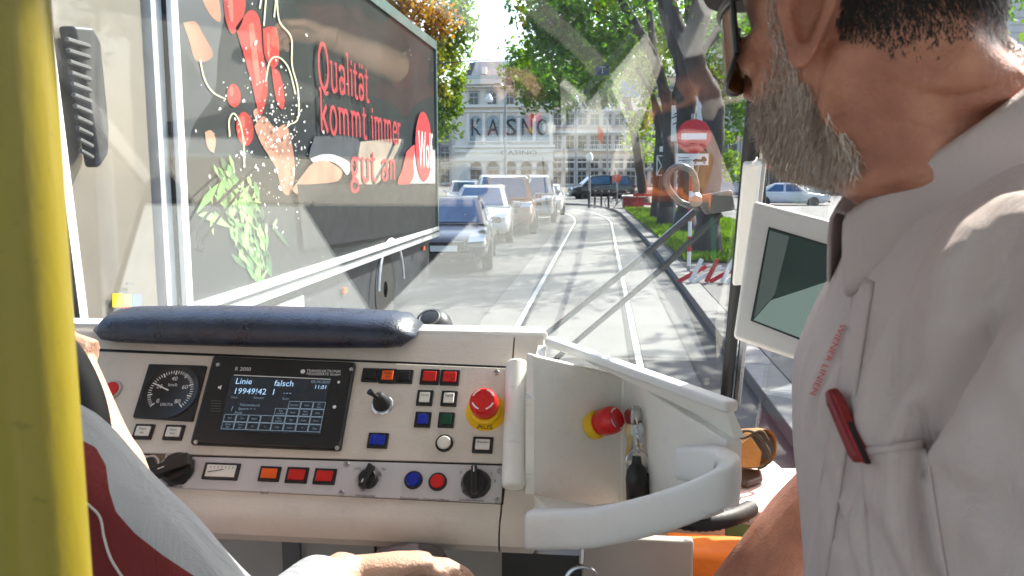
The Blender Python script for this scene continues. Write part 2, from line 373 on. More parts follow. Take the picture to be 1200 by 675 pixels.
def blob(px, py, d, rx, rz, cnt, ix=0, ry=None):
    k = d / F; return (tuple(dep(px, py, d)), (rx * k, (ry or (rx + rz) / 2 * 0.9) * k, rz * k), cnt, ix)
def tree(name, label, trunk, limbs, blobs, lsize, mats, group='trees of the park strip'):
    px, d, r0, r1 = trunk
    b = dep(px[0][0], px[0][1], d); b = zat(px[0][0], px[0][1], 0.1) if px[0][1] > 215 else Vector((b.x, b.y, 0))
    t = thing(name, label, 'tree', b, group)
    dd = (b - CAM).dot(FW) if px[0][1] > 215 else d
    mb = MB(); limb(mb, px, dd, dd, r0, r1, 16)
    bp = dep(px[0][0], px[0][1], dd)
    mb.tube([bp + Vector((0, 0, -.3)), bp + Vector((0, 0, .1)), bp + Vector((0, 0, .7))], [r0 * 1.7, r0 * 1.35, r0 * 1.0], 16)
    mb.build('trunk', M_bark, t, smooth='all')
    for lp, ld, lr0, lr1 in limbs:
        m2 = MB(); limb(m2, lp, dd, dd + ld, lr0, lr1, 10); m2.build('limb', M_bark, t, smooth='all')
    if blobs: leaves([blob(*q) for q in blobs], lsize, mats, 'crown', t)
    return t
tree('maple_tree', 'thick dark trunk nearest the tram, just right of the no entry sign',
     ([(828, 300), (830, 250), (832, 200), (836, 140), (832, 112), (818, 85), (812, 50), (822, 10), (830, -60)], 20, .27, .22),
     [([(815, 70), (790, 20), (775, -40)], 1, .2, .12), ([(822, 62), (845, 28), (880, -10)], -1, .07, .03)],
     [(860, -70, 18, 130, 70, 1500), (800, -140, 22, 120, 70, 1500), (900, 60, 22, 40, 60, 450)], .17, [L_green])
tree('maple_tree', 'broad dark trunk behind the no entry sign, dividing into two big limbs',
     ([(803, 275), (806, 230), (806, 180), (804, 130), (805, 100), (800, 70), (788, 30), (775, -30)], 27, .31, .29),
     [([(806, 110), (815, 70), (812, 30), (805, -30)], -1, .27, .16), ([(800, 75), (840, 45), (870, 0)], 1, .09, .05)],
     [(760, -60, 26, 120, 70, 1900), (850, 40, 30, 50, 60, 500), (860, 120, 32, 28, 45, 330), (760, 70, 32, 25, 50, 330, 1)], .2, [L_green, L_lime])
tree('maple_tree', 'slim forked dark trunk just left of the no entry sign',
     ([(780, 266), (783, 225), (784, 170), (783, 133), (778, 105), (767, 70), (753, 43), (738, 18), (723, -10)], 32, .25, .14),
     [([(785, 130), (793, 105), (797, 80), (800, 60)], 1, .13, .09), ([(768, 72), (764, 40), (760, 8), (752, -30)], 1, .15, .10),
      ([(753, 43), (735, 33), (712, 20), (680, 5)], 2, .09, .04), ([(783, 175), (772, 130), (755, 95), (745, 80)], 2, .1, .05)],
     [(705, 10, 31, 90, 42, 1900), (640, 20, 30, 48, 50, 1150), (735, 60, 34, 45, 40, 800, 1), (770, 50, 36, 30, 60, 500, 1), (690, 55, 30, 60, 40, 1000), (760, 130, 36, 24, 30, 220, 1)], .2, [L_green, L_lime])
tree('maple_tree', 'leaning dark trunk furthest along the park strip, left of the signal',
     ([(754, 240), (752, 213), (747, 180), (743, 153), (737, 128), (733, 100), (734, 60), (732, 20)], 52, .32, .18),
     [([(740, 140), (728, 108), (718, 82), (705, 60)], 1, .15, .08), ([(735, 100), (745, 80), (760, 66)], 1, .13, .06)],
     [(655, 70, 48, 60, 40, 1500), (640, 105, 46, 48, 26, 900), (690, 95, 48, 45, 26, 900), (705, 118, 48, 20, 14, 260), (735, 60, 52, 50, 38, 800, 1), (610, 75, 48, 22, 26, 380), (760, 165, 60, 26, 26, 260, 1)], .27, [L_green, L_lime])
tree('young_tree', 'thin dark trunk standing between the signal and the leaning tree',
     ([(768, 258), (769, 225), (770, 190), (772, 160), (768, 130), (762, 90)], 38, .18, .1), [],
     [(764, 60, 38, 30, 35, 350, 1)], .22, [L_lime])
tree('young_tree', 'small bright lime tree under the glasses of the capped man',
     ([(850, 222), (851, 205), (852, 180)], 60, .1, .06), [],
     [(853, 188, 60, 12, 18, 300), (868, 205, 62, 12, 10, 160), (850, 160, 60, 9, 14, 140)], .26, [L_lime])
tree('tall_tree', 'tall rusty and green tree rising behind the dark truck',
     ([(470, 240), (468, 150), (470, 60), (475, -40)], 45, .4, .2), [([(470, 100), (495, 60), (515, 30)], 1, .2, .06)],
     [(505, 25, 42, 30, 26, 600, 1), (480, 5, 40, 30, 25, 500, 1), (525, 60, 44, 28, 26, 600, 0), (530, 15, 44, 24, 26, 400, 0), (500, 70, 42, 20, 30, 420, 2), (532, 100, 46, 14, 30, 350, 0), (520, 140, 46, 16, 26, 350, 0), (515, 105, 44, 12, 16, 160, 2), (548, 35, 44, 12, 18, 150, 0), (450, 40, 42, 30, 50, 600, 0), (470, -40, 42, 90, 40, 900, 0)], .24, [L_lime, L_rust2, L_rust], 'trees across the street')
# more of the row further right: their crowns roof the road and dapple it
shade = [(7.5, 14), (9.5, 26), (6.5, 36), (8.0, 46), (15, 5), (13, -6)]
for i, (x, y) in enumerate(shade):
    t = thing('maple_tree', ['leafy maple hidden behind the man, beside the kerb', 'maple of the second row behind the man', 'maple of the second row near the park corner', 'maple at the far corner of the park', 'maple beside the stopped tram', 'maple behind the stopped tram'][i], 'tree', (x, y, 0.1), 'trees of the park strip')
    MB().tube([(x, y, -.1), (x, y, 2.5), (x + .2, y + .3, 5), (x, y + .2, 9)], [.36, .3, .26, .12], 12).build('trunk', M_bark, t, smooth='all')
    for k in range(4):
        a = k * 1.6 + i; MB().tube([(x, y, 4.5 + k * .5), (x + 1.6 * math.cos(a), y + 1.6 * math.sin(a), 6.5 + .5 * k), (x + 3 * math.cos(a), y + 3 * math.sin(a), 8 + .4 * k)], [.14, .09, .04], 8).build('limb', M_bark, t, smooth='all')
    leaves([((x + random.uniform(-2.6, 2.6), y + random.uniform(-3, 3), random.uniform(6.2, 10.5)), (2.0, 2.0, 1.3), 190, 0) for _ in range(10)], .27, [L_green], 'crown', t)

# ================================================================== FAR BUILDINGS
M_stone = mat('pale_stucco', (0.74, 0.66, 0.55), 0.8, var=0.07, scale=0.25, bump=0.2, bscale=3)
M_stone2 = mat('warm_stucco', (0.76, 0.63, 0.53), 0.8, var=0.07, scale=0.25, bump=0.2, bscale=3)
M_stone3 = mat('white_stucco', (0.56, 0.55, 0.53), 0.8, var=0.06, scale=0.25, bump=0.2, bscale=3)
M_trim = mat('stone_trim', (0.80, 0.73, 0.63), 0.8, var=0.06, scale=0.5)
M_roof = mat('zinc_roof', (0.32, 0.31, 0.31), 0.5, var=0.15, scale=0.3, stretch=(4, 1, .3))
M_rooft = mat('verdigris_edge', (0.36, 0.43, 0.40), 0.6)
M_win = mat('window_dark', (0.03, 0.036, 0.042), 0.15, var=0.4, scale=0.6, spec=0.8)
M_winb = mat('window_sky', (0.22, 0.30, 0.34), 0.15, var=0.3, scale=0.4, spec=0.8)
M_frame = mat('window_frame', (0.50, 0.46, 0.42), 0.6)
YB = 150.0; kb = YB / F
def bx(px): return yat(px, 205, YB).x
def bz(py): return 1.9 + (205 - py) * YB * 1.0 / F * 1.0
casino = thing('palace', 'pale palace with five arched windows showing big dark letters', 'building', (bx(590), YB, 0))
x0, x1 = bx(534), bx(648); zc = bz(98)
MB().box(((x0 + x1) / 2, YB + 9, zc / 2), (x1 - x0, 18, zc)).build('wall', M_stone, casino)
MB().box((bx(516), YB + 10.5, bz(112) / 2), (bx(534) - bx(498) - .02, 18, bz(112))).build('side_wing', M_stone, casino)
def slab(mb, xa, xb, z, h, out): mb.box(((xa + xb) / 2, YB - out / 2, z), (xb - xa, out, h)); return mb
for k, (yy, h, o) in enumerate([(99, .9, 1.3), (104, .35, .8), (126, .5, .7), (132, .3, .4), (172, .45, .7), (177, .6, .35), (188, .35, .4)]):
    slab(MB(), x0 - o * .5, x1 + o * .5, bz(yy), h, o).build('cornice', M_trim, casino)
# modillions under the eaves
mm = MB()
for k in range(40): mm.box((x0 + (x1 - x0) * (k + .5) / 40, YB - .55, bz(101.6)), (.22, .9, .35))
o = mm.build('eaves_bracket', M_trim, casino); o['kind'] = 'stuff'
MB().loft([[Vector((x0 - .5, YB - .5, zc + .4)), Vector((x1 + .5, YB - .5, zc + .4)), Vector((x1 + .5, YB + 18, zc + .4)), Vector((x0 - .5, YB + 18, zc + .4))],
           [Vector((x0 + 1, YB + 2, bz(90))), Vector((x1 - 1, YB + 2, bz(90))), Vector((x1 - 1, YB + 16, bz(90))), Vector((x0 + 1, YB + 16, bz(90)))],
           [Vector((x0 + 2.6, YB + 5, bz(71))), Vector((x1 - 4, YB + 5, bz(71))), Vector((x1 - 4, YB + 13, bz(71))), Vector((x0 + 2.6, YB + 13, bz(71)))]]).build('roof', M_roof, casino)
MB().box((bx(590), YB - .3, bz(94)), (x1 - x0 - 1, .3, .8)).build('roof_gutter', M_rooft, casino)
MB().hexa([Vector((bx(544), YB + 1.9, bz(88))), Vector((bx(551), YB + 1.9, bz(88))), Vector((bx(554), YB + 4.2, bz(73))), Vector((bx(547), YB + 4.2, bz(73)))],
          [Vector((bx(544), YB + 2.6, bz(88))), Vector((bx(551), YB + 2.6, bz(88))), Vector((bx(554), YB + 4.9, bz(73))), Vector((bx(547), YB + 4.9, bz(73)))]).build('skylight', M_win, casino)
MB().box((bx(566), YB + 2.4, bz(84)), (.8, 1.2, 1.2)).build('dormer', M_trim, casino)
def arch_pts(cx, z0, z1, hw, n=10):
    zs = z1 - hw
    return [(cx - hw, z0), (cx + hw, z0)] + [(cx + hw * math.cos(math.pi * k / n), zs + hw * math.sin(math.pi * k / n)) for k in range(n + 1)]
def window(parent, cx, z0, z1, hw, arched=False, pane=M_win, Y=YB, bars=True, trim=True):
    P = arch_pts(cx, z0, z1, hw) if arched else [(cx - hw, z0), (cx + hw, z0), (cx + hw, z1), (cx - hw, z1)]
    w = MB().prism([(x, Y - .06, z) for x, z in P], (0, .1, 0)).build('window', pane, parent)
    f = MB()
    if trim:
        n = len(P)
        cxx = sum(p[0] for p in P) / n; czz = (z0 + z1) / 2
        Q = [(cxx + (x - cxx) * (1 + .22 / hw), czz + (z - czz) * (1 + .24 / ((z1 - z0) / 2))) for x, z in P]
        for i in range(n):
            j = (i + 1) % n
            f.hexa([Vector((P[i][0], Y - .2, P[i][1])), Vector((P[j][0], Y - .2, P[j][1])), Vector((Q[j][0], Y - .2, Q[j][1])), Vector((Q[i][0], Y - .2, Q[i][1]))],
                   [Vector((P[i][0], Y - .01, P[i][1])), Vector((P[j][0], Y - .01, P[j][1])), Vector((Q[j][0], Y - .01, Q[j][1])), Vector((Q[i][0], Y - .01, Q[i][1]))])
        f.box((cx, Y - .3, z0 - .25), (hw * 2.7, .55, .22))
        if not arched: f.box((cx, Y - .28, z1 + .42), (hw * 2.8, .5, .2))
    if bars:
        f.box((cx, Y - .09, (z0 + z1) / 2), (.09, .1, (z1 - z0) * .98)); f.box((cx, Y - .095, z0 + (z1 - z0) * .62), (hw * 1.95, .1, .12))
    if f.v: f.build('frame', M_frame, w)
    return w
wx = [558, 578, 598.5, 617, 635]
for px, ch in zip(wx, 'KASNO'):
    w = window(casino, bx(px), bz(166), bz(137.5), 1.05, True, M_winb)
    lt = MB(); v, f, wd = text2d(ch, 1.0); hgt = max(p[1] for p in v)
    sx = 2.0 / wd; sz = 3.0 / hgt; O = Vector((bx(px) - 1.0, YB - .1, bz(160)))
    n0 = len(lt.v); lt.add([O + Vector((x * sx, 0, y * sz)) for x, y in v], f)
    o = lt.build('letter', M_printk, w, recalc=False); md = o.modifiers.new('thick', 'SOLIDIFY'); md.thickness = 0.08; md.offset = 1
for px in [556, 577, 597, 617, 637]: window(casino, bx(px), bz(124), bz(111), .75)
for px in [549, 567.5, 588, 608, 626, 645]:
    MB().box((bx(px), YB - .18, (bz(170) + bz(134)) / 2), (.55, .35, bz(134) - bz(170))).build('pilaster', M_trim, casino)
    MB().box((bx(px), YB - .22, (bz(216) + bz(190)) / 2), (.7, .43, bz(190) - bz(216))).build('pillar', M_trim, casino)
for px in wx:
    window(casino, bx(px), bz(197), bz(189.5), 1.0, True, M_win, bars=False)
    window(casino, bx(px), bz(216), bz(199), .9, False, mat('door_wood', (0.30, 0.20, 0.13), 0.6))
lt = MB(); put_text(lt, 'CASINO', 1.0, (bx(608), YB - .42, bz(181.5)), (1, 0, 0), (0, 0, 1), (0, -1, 0), sx=1.8); lt.build('inscription', M_dgrey, casino, recalc=False)
for px in [508, 520]:
    for a, b in ((214, 198), (190, 172), (164, 146), (138, 122)): window(casino, bx(px), bz(a), bz(b), .8, Y=YB + 1.5)
for px in wx:
    bl = MB()
    for k in range(7): bl.box((bx(px) - .9 + .3 * k, YB - .45, bz(169)), (.1, .1, .8))
    bl.box((bx(px), YB - .45, bz(166.3)), (2.3, .2, .14)); bl.build('balustrade', M_trim, casino)
# long block right of the palace
blk = thing('apartment_building', 'long pinkish stucco block with rows of windows right of the palace', 'building', (bx(720), YB, 0))
xa, xb = x1 + .05, bx(830); zt = bz(92)
MB().box(((xa + xb) / 2, YB + 9.6, zt / 2), (xb - xa, 18, zt)).build('wall', M_stone2, blk)
for yy, h, o in [(93, .7, 1.2), (125, .3, .4), (156, .35, .45), (184, .45, .5), (190, .25, .3)]:
    MB().box(((xa + xb) / 2 + .05, YB + .6 - o / 2, bz(yy)), (xb - xa, o, h)).build('cornice', M_trim, blk)
MB().loft([[Vector((xa, YB + .2, zt + .3)), Vector((xb, YB + .2, zt + .3)), Vector((xb, YB + 18, zt + .3)), Vector((xa, YB + 18, zt + .3))],
           [Vector((xa + .5, YB + 4, bz(74))), Vector((xb - 2, YB + 4, bz(74))), Vector((xb - 2, YB + 14, bz(74))), Vector((xa + .5, YB + 14, bz(74)))]]).build('roof', M_roof, blk)
for px in np.arange(653, 826, 14.4):
    for a, b in ((215, 201), (197, 187), (175, 160), (148, 136), (118, 105)):
        window(blk, bx(px), bz(a), bz(b), .72, Y=YB + .6)
b_ = MB().box((bx(714), YB - .4, bz(176.5)), (9, 1.6, .35)).build('balcony', M_trim, blk)
bl = MB()
for k in range(24): bl.box((bx(714) - 4.3 + k * .37, YB - 1.15, bz(173.5)), (.1, .1, .8))
bl.box((bx(714), YB - 1.15, bz(171)), (9, .16, .14)); bl.build('railing', M_trim, b_)
# white block seen through the trees at the right
YR = 95.0
def rx(px): return yat(px, 205, YR).x
def rz(py): return 1.9 + (205 - py) * YR / F
wb = thing('office_building', 'white banded building glimpsed through the trees at the right', 'building', (rx(880), YR, 0))
MB().box(((rx(838) + rx(1200)) / 2, YR + 10, rz(20) / 2), (rx(1200) - rx(838), 20, rz(20))).build('wall', M_stone3, wb)
for k in range(26): MB().box(((rx(838) + rx(1200)) / 2, YR - .05, 1.2 + k * .75), (rx(1200) - rx(838) - .1, .1, .6)).build('stone_course', M_stone3, wb)
for px in np.arange(852, 1000, 27):
    for a, b in ((186, 160), (140, 112), (92, 62), (44, 28)): window(wb, rx(px), rz(a), rz(b), .95, Y=YR - .12)
kio = thing('kiosk', 'kiosk with a red band above its glass front under the beard', 'kiosk', (rx(925), 70, 0))
kp0, kp1 = yat(888, 205, 70).x, yat(940, 205, 70).x
MB().box(((kp0 + kp1) / 2, 72, 1.35), (kp1 - kp0, 4, 2.7)).build('wall', M_white, kio)
MB().box(((kp0 + kp1) / 2, 69.9, 2.75), (kp1 - kp0 + .3, 4.5, .75)).build('roof_band', M_printr, kio)
for k in range(4): MB().box((kp0 + (kp1 - kp0) * (k + .5) / 4, 69.95, 1.25), ((kp1 - kp0) / 4 - .15, .1, 2.1)).build('window', M_win, kio)

# ================================================================== STREET FURNITURE
M_pole = mat('pole_grey', (0.30, 0.31, 0.31), 0.45, metal=0.5)
M_iron = mat('dark_iron', (0.03, 0.032, 0.034), 0.5)
M_signr = mat('sign_red', (0.55, 0.012, 0.025), 0.4, var=0.06)
M_signw = mat('sign_white', (0.78, 0.78, 0.76), 0.4, var=0.03)
M_signb = mat('sign_blue', (0.01, 0.05, 0.22), 0.4)
sb = zat(807, 318, 0.112); sd = (sb - CAM).dot(FW)
def sg(px, py, dy=0): return yat(px, py, sb.y + dy)
ne = thing('no_entry_sign', 'round red no entry sign with a white bar on a striped pole', 'sign', sb)
c = sg(810, 160); r = 19.5 * sd / F
c = Vector((sb.x + .02, sb.y - .05, c.z))
MB().lathe(c, (0, -1, 0), [(0, 0), (r, 0), (r, .006), (r * .985, .01), (0, .01)], 40).build('sign_plate', M_signr, ne)
MB().box(c + Vector((0, -.013, 0)), (r * 1.46, .006, r * .36)).build('white_bar', M_signw, ne)
MB().tube([sb + Vector((0, 0, -.05)), Vector((sb.x, sb.y, c.z + r + .1))], .032, 12).build('pole', M_pole, ne, smooth=True)
for k in range(7):
    z = sb.z + .1 + k * .28
    MB().tube([(sb.x, sb.y, z), (sb.x, sb.y, z + .27)], .0345 if k % 2 else .034, 14).build('pole_stripe', M_signr if k % 2 else M_signw, ne, smooth=True)
pz = c.z - 26 * sd / F
pp = MB().box(Vector((c.x - .02, c.y, pz)), (37 * sd / F, .012, 13 * sd / F)).build('extra_plate', M_signw, ne, bevel=.003)
tk = MB(); bw = 37 * sd / F; O = Vector((c.x - .02 - bw / 2, c.y - .008, pz - 6.5 * sd / F)); hh = 13 * sd / F
def pic(mb, pts): mb.add([O + Vector((x * bw, 0, y * hh)) for x, y in pts], [tuple(range(len(pts)))])
pic(tk, [(.52, .3), (.92, .3), (.95, .5), (.88, .75), (.8, .75), (.78, .5), (.6, .55), (.52, .45)])
pic(tk, [(.55, .18), (.6, .12), (.65, .18), (.6, .28)]); pic(tk, [(.82, .18), (.87, .12), (.92, .18), (.87, .28)])
pic(tk, [(.08, .35), (.5, .42), (.5, .48), (.08, .45)]); pic(tk, [(.08, .62), (.4, .62), (.4, .68), (.08, .68)]); pic(tk, [(.2, .25), (.45, .25), (.45, .3), (.2, .3)])
tk.build('tow_pictogram', M_printk, pp, recalc=False)
# tram signal
sgp = zat(773, 262, 0.112); ds = (sgp - CAM).dot(FW)
tsg = thing('tram_signal', 'black tram signal board with white cross bars on a thin pole', 'signal', sgp)
zt_ = yat(773, 167, sgp.y).z; zb_ = yat(773, 206, sgp.y).z; ws = 11 * ds / F
MB().tube([sgp - Vector((0, 0, .1)), Vector((sgp.x, sgp.y, zt_ + .2))], .05, 10).build('pole', M_iron, tsg, smooth=True)
MB().box((sgp.x, sgp.y - .12, (zt_ + zb_) / 2), (ws, .1, zt_ - zb_)).build('board', M_iron, tsg, bevel=.01)
q = MB(); O = Vector((sgp.x, sgp.y - .178, 0)); h_ = (zt_ - zb_)
def bar(x1_, z1_, x2_, z2_, w=.018):
    a, b = Vector((O.x + x1_ * ws, O.y, zb_ + z1_ * h_)), Vector((O.x + x2_ * ws, O.y, zb_ + z2_ * h_)); t = (b - a).normalized(); nn = Vector((t.z, 0, -t.x)) * w
    q.prism([a + nn, b + nn, b - nn, a - nn], (0, .01, 0))
bar(-.4, .05, .4, .55); bar(-.4, .55, .4, .05); bar(-.45, .6, .45, .6); bar(-.45, .02, .45, .02); bar(-.45, .02, -.45, .6); bar(.45, .02, .45, .6)
q.prism([(O.x + x * ws, O.y, zb_ + z * h_) for x, z in ((-.22, .72), (.22, .72), (.22, .88), (-.22, .88))], (0, .01, 0)); q.build('white_marks', M_signw, tsg)
MB().tube([Vector((sgp.x, sgp.y, zt_ + .1)), yat(800, 164, sgp.y + .3)], .025, 8).build('arm', M_iron, tsg, smooth=True)
# tall white stop board behind
bp = zat(790, 270, .112); db = (bp - CAM).dot(FW)
stp = thing('stop_board', 'tall narrow white board standing behind the no entry sign', 'sign', bp)
MB().tube([bp, Vector((bp.x, bp.y, yat(790, 122, bp.y).z))], .04, 10).build('pole', M_pole, stp, smooth=True)
zc1, zc2 = yat(790, 124, bp.y).z, yat(790, 166, bp.y).z
MB().box((bp.x - .02, bp.y - .09, (zc1 + zc2) / 2), (12 * db / F, .06, zc1 - zc2)).build('board', M_signw, stp, bevel=.008)
q = MB(); O = Vector((bp.x - .02, bp.y - .124, (zc1 + zc2) / 2))
for z_, w_ in ((.25, .1), (.15, .16), (-.05, .12)): q.prism([O + Vector((x, 0, z)) for x, z in ((-w_, z_), (w_, z_ + .12), (w_, z_ + .16), (-w_, z_ + .04))], (0, .005, 0))
q.build('pictogram', M_printk, stp)
# blue T plate and second blue plate hang in the trees on a span wire
M_wire = mat('wire', (0.02, 0.02, 0.02), 0.6)
d_t = 30
spw = MB().tube(catmull([dep(440, 84, d_t), dep(520, 74, d_t), dep(600, 67, d_t), dep(700, 55, d_t), dep(800, 40, d_t)], 4), .018, 6).build('span_wire', M_wire, smooth=True)
tag(spw, 'black overhead span wire crossing above the street in front of the palace', 'wire')
tt = thing('tram_sign', 'small blue plate with a white T hanging among the leaves', 'sign', dep(706, 82, d_t))
o_ = dep(706, 82, d_t)
MB().box(o_, (.46, .03, .36)).build('plate', M_signb, tt, bevel=.01)
q = MB(); put_text(q, 'T', .36, o_ + Vector((0, -.02, -.13)), (1, 0, 0), (0, 0, 1), (0, -1, 0)); q.build('letter', M_signw, tt, recalc=False)
MB().tube([o_ + Vector((0, 0, .18)), o_ + Vector((0, 0, .9))], .012, 6).build('hanger', M_wire, tt)
o_ = dep(739, 104, 40)
bs = thing('blue_sign', 'blank pale blue plate on the leaning tree trunk', 'sign', o_)
MB().box(o_, (.85, .04, .75)).build('plate', mat('sign_paleblue', (.08, .22, .42), .4), bs, bevel=.01)
# catenary pole and hanging lamps
lp = zat(592, 232, 0); dl = (lp - CAM).dot(FW)
lmp = thing('street_lamp', 'slim grey lamp post with a curved arm in front of the palace', 'lamp', lp)
MB().tube([lp, yat(592, 150, lp.y), yat(592, 92, lp.y)], [.14, .11, .08], 10).build('post', M_pole, lmp, smooth=True)
MB().tube(catmull([yat(592, 104, lp.y), yat(586, 98, lp.y), yat(577, 100, lp.y), yat(573, 112, lp.y)], 5), .05, 8).build('arm', M_pole, lmp, smooth=True)
MB().lathe(yat(573, 118, lp.y), (0, 0, 1), [(0, -.15), (.28, -.1), (.34, .1), (.2, .4), (.06, .6)], 14).build('lamp_head', M_signw, lmp, smooth=True)
hl = thing('hanging_lamp', 'black bell shaped lamp hanging on the wire before the palace roof', 'lamp', dep(597, 98, 30))
MB().lathe(dep(597, 99, 30), (0, 0, 1), [(.0, -.02), (.16, -.02), (.15, .08), (.05, .2), (.03, .36)], 16).build('shade', M_iron, hl, smooth=True)
MB().tube([dep(597, 90, 30), dep(597, 68, 30)], .01, 6).build('cord', M_wire, hl)
for i, (px, py, top, lab) in enumerate([(675, 222, 120, 'thin grey pole left of the black van'), (691, 228, 188, 'short post lamp just in front of the black van'), (712, 222, 130, 'thin grey pole rising behind the black van')]):
    b = zat(px, py + 12, .0); p_ = thing('traffic_pole', lab, 'pole', b)
    MB().tube([b, yat(px, top, b.y)], .07, 8).build('post', M_pole, p_, smooth=True)
    MB().lathe(yat(px, top, b.y), (0, 0, 1), [(.05, -.1), (.2, 0), (.22, .3), (.08, .5)], 10).build('lamp_head', M_signw, p_, smooth=True)
b = zat(723, 240, .1); rs = thing('round_sign', 'small round red sign beside the park corner', 'sign', b)
MB().tube([b, yat(723, 200, b.y)], .05, 8).build('post', M_pole, rs, smooth=True)
MB().lathe(yat(723, 209, b.y - .08), (0, -1, 0), [(0, 0), (.26, 0), (.26, .03), (0, .03)], 20).build('plate', M_signr, rs)
b = zat(632, 232, 0); rs = thing('blue_sign', 'small blue road sign standing at the palace doors', 'sign', b)
MB().tube([b, yat(632, 205, b.y)], .05, 8).build('post', M_pole, rs, smooth=True)
MB().box(yat(631, 208, b.y - .1), (.55, .04, .55)).build('plate', M_signb, rs, bevel=.02)
# flag
fb = yat(705, 160, YB - 1.5)
fl = thing('flag', 'small orange and red flag on the facade above the balcony', 'flag', fb)
MB().tube([fb + Vector((0, 1.6, -1.5)), fb + Vector((-.8, -.4, 2.2))], .05, 6).build('pole', M_iron, fl)
MB().loft([[fb + Vector((-.7 + .25 * i + .05 * math.sin(j), -.3 + .1 * math.sin(i * 2 + j), 1.9 - .45 * j - .25 * i)) for i in range(5)] for j in range(6)], closed=False).build('cloth', mat('flag_cloth', (.6, .10, .03), .8), fl, smooth=True)
# bollards
bpr = None
for i, px in enumerate([690, 697, 704.5, 713]):
    b = zat(px, 243.5 + i * .5, .112)
    if bpr is None:
        bpr = thing('bollard', 'x', 'bollard', b, 'bollards round the park corner')
        MB().lathe(b, (0, 0, 1), [(.07, 0), (.07, .1), (.055, .14), (.055, .8), (.075, .84), (.06, .93), (0, .97)], 12).build('post', M_iron, bpr, smooth=True)
        o = bpr
    else: o = copy_tree(bpr, None, b)
    o['label'] = ['dark bollard furthest left before the black van', 'dark bollard second from the left before the van', 'dark bollard below the red taillight of the van', 'dark bollard nearest to the bicycles at the corner'][i]
# red white folding barrier (crossed slats)
b0 = zat(806, 331, .112)
bar_ = thing('barrier', 'folded red and white scissor barrier on the pavement behind the grass edge', 'barrier', b0)
for k in range(4):
    xo = b0.x + .1 + k * .26
    for dx0, dx1, h_, mm, q_ in ((-.26, .20, .27, M_signr if k % 2 == 0 else M_signw, 1), (-.06, .12, .40, M_signw if k % 2 == 0 else M_signr, -1)):
        a = Vector((xo + dx0, b0.y + .02 * q_, b0.z + .01)); e = Vector((xo + dx1, b0.y + .02 * q_, b0.z + h_))
        t = (e - a).normalized(); nn = Vector((t.z, 0, -t.x)) * .035
        MB().prism([a + nn, e + nn, e - nn, a - nn], (0, .02, 0)).build('slat', mm, bar_)
# red park bench / planter base beyond the grass
pb = zat(742, 243, .15); pln = thing('planter', 'low red planter box with a pale rim at the park corner', 'planter', pb)
MB().box((pb.x, pb.y, .42), (1.1, 1.0, .6)).build('box', mat('planter_red', (.30, .04, .035), .7), pln, bevel=.02); MB().box((pb.x, pb.y, .76), (1.25, 1.15, .09)).build('rim', M_trim, pln, bevel=.02)
fr = zat(765, 246, .15); rf = thing('fence', 'low red rail fence running behind the park trees', 'fence', fr)
for k in range(5): MB().box((fr.x + k * .8 - .8, fr.y, .55), (.09, .09, .9)).build('post', M_printr, rf)
for z in (.45, .9): MB().box((fr.x + .8, fr.y - .06, z), (3.6, .05, .12)).build('rail', M_printr, rf)
# bicycles at the corner
def bicycle(b, rzv, label):
    t = thing('bicycle', label, 'bicycle', b, 'bicycles parked at the corner'); 
    for x in (-.52, .52):
        w = MB(); w.tube([Vector((x + .33 * math.cos(a), 0, .34 + .33 * math.sin(a))) for a in np.linspace(0, 2 * math.pi, 21)], .016, 6); wo = w.build('wheel', M_rubber, t, local=True)
    fr_ = MB()
    for a, e in (((-.52, 0, .34), (-.1, 0, .3)), ((-.1, 0, .3), (-.2, 0, .85)), ((-.2, 0, .78), (.36, 0, .82)), ((-.1, 0, .3), (.36, 0, .78)), ((.52, 0, .34), (.34, 0, 1.0)), ((-.52, 0, .34), (-.2, 0, .75))): fr_.tube([a, e], .018, 6)
    fr_.build('frame', M_iron, t, local=True)
    MB().box((-.22, 0, .9), (.26, .12, .06)).build('saddle', M_black, t, local=True, bevel=.02)
    MB().tube([(.33, -.28, 1.02), (.33, 0, 1.04), (.33, .28, 1.02)], .014, 6).build('handlebar', M_iron, t, local=True)
    t.rotation_euler = (0, 0, rzv); return t
bicycle(zat(726, 245, .112), .4, 'dark bicycle leaning nearest the park bollards')
bicycle(zat(735, 243, .112), 1.2, 'dark bicycle parked just left of the red planter')

# ================================================================== CARS
M_tyre = mat('tyre', (0.02, 0.02, 0.02), 0.8); M_rim = mat('alloy', (0.5, 0.5, 0.5), 0.3, metal=1)
M_carglass = mat('car_glass', (0.02, 0.07, 0.17), 0.05, var=0.2, spec=1.0, rvar=.02)  # blue of the reflected sky is put into the base colour
M_head = mat('headlamp', (0.75, 0.77, 0.8), 0.1, metal=.3); M_tail = mat('tail_lamp', (0.4, .005, .01), .15)
def paint(n, c): return mat('paint_' + n, c, 0.22, var=0.04, coat=0.8, rvar=.05)
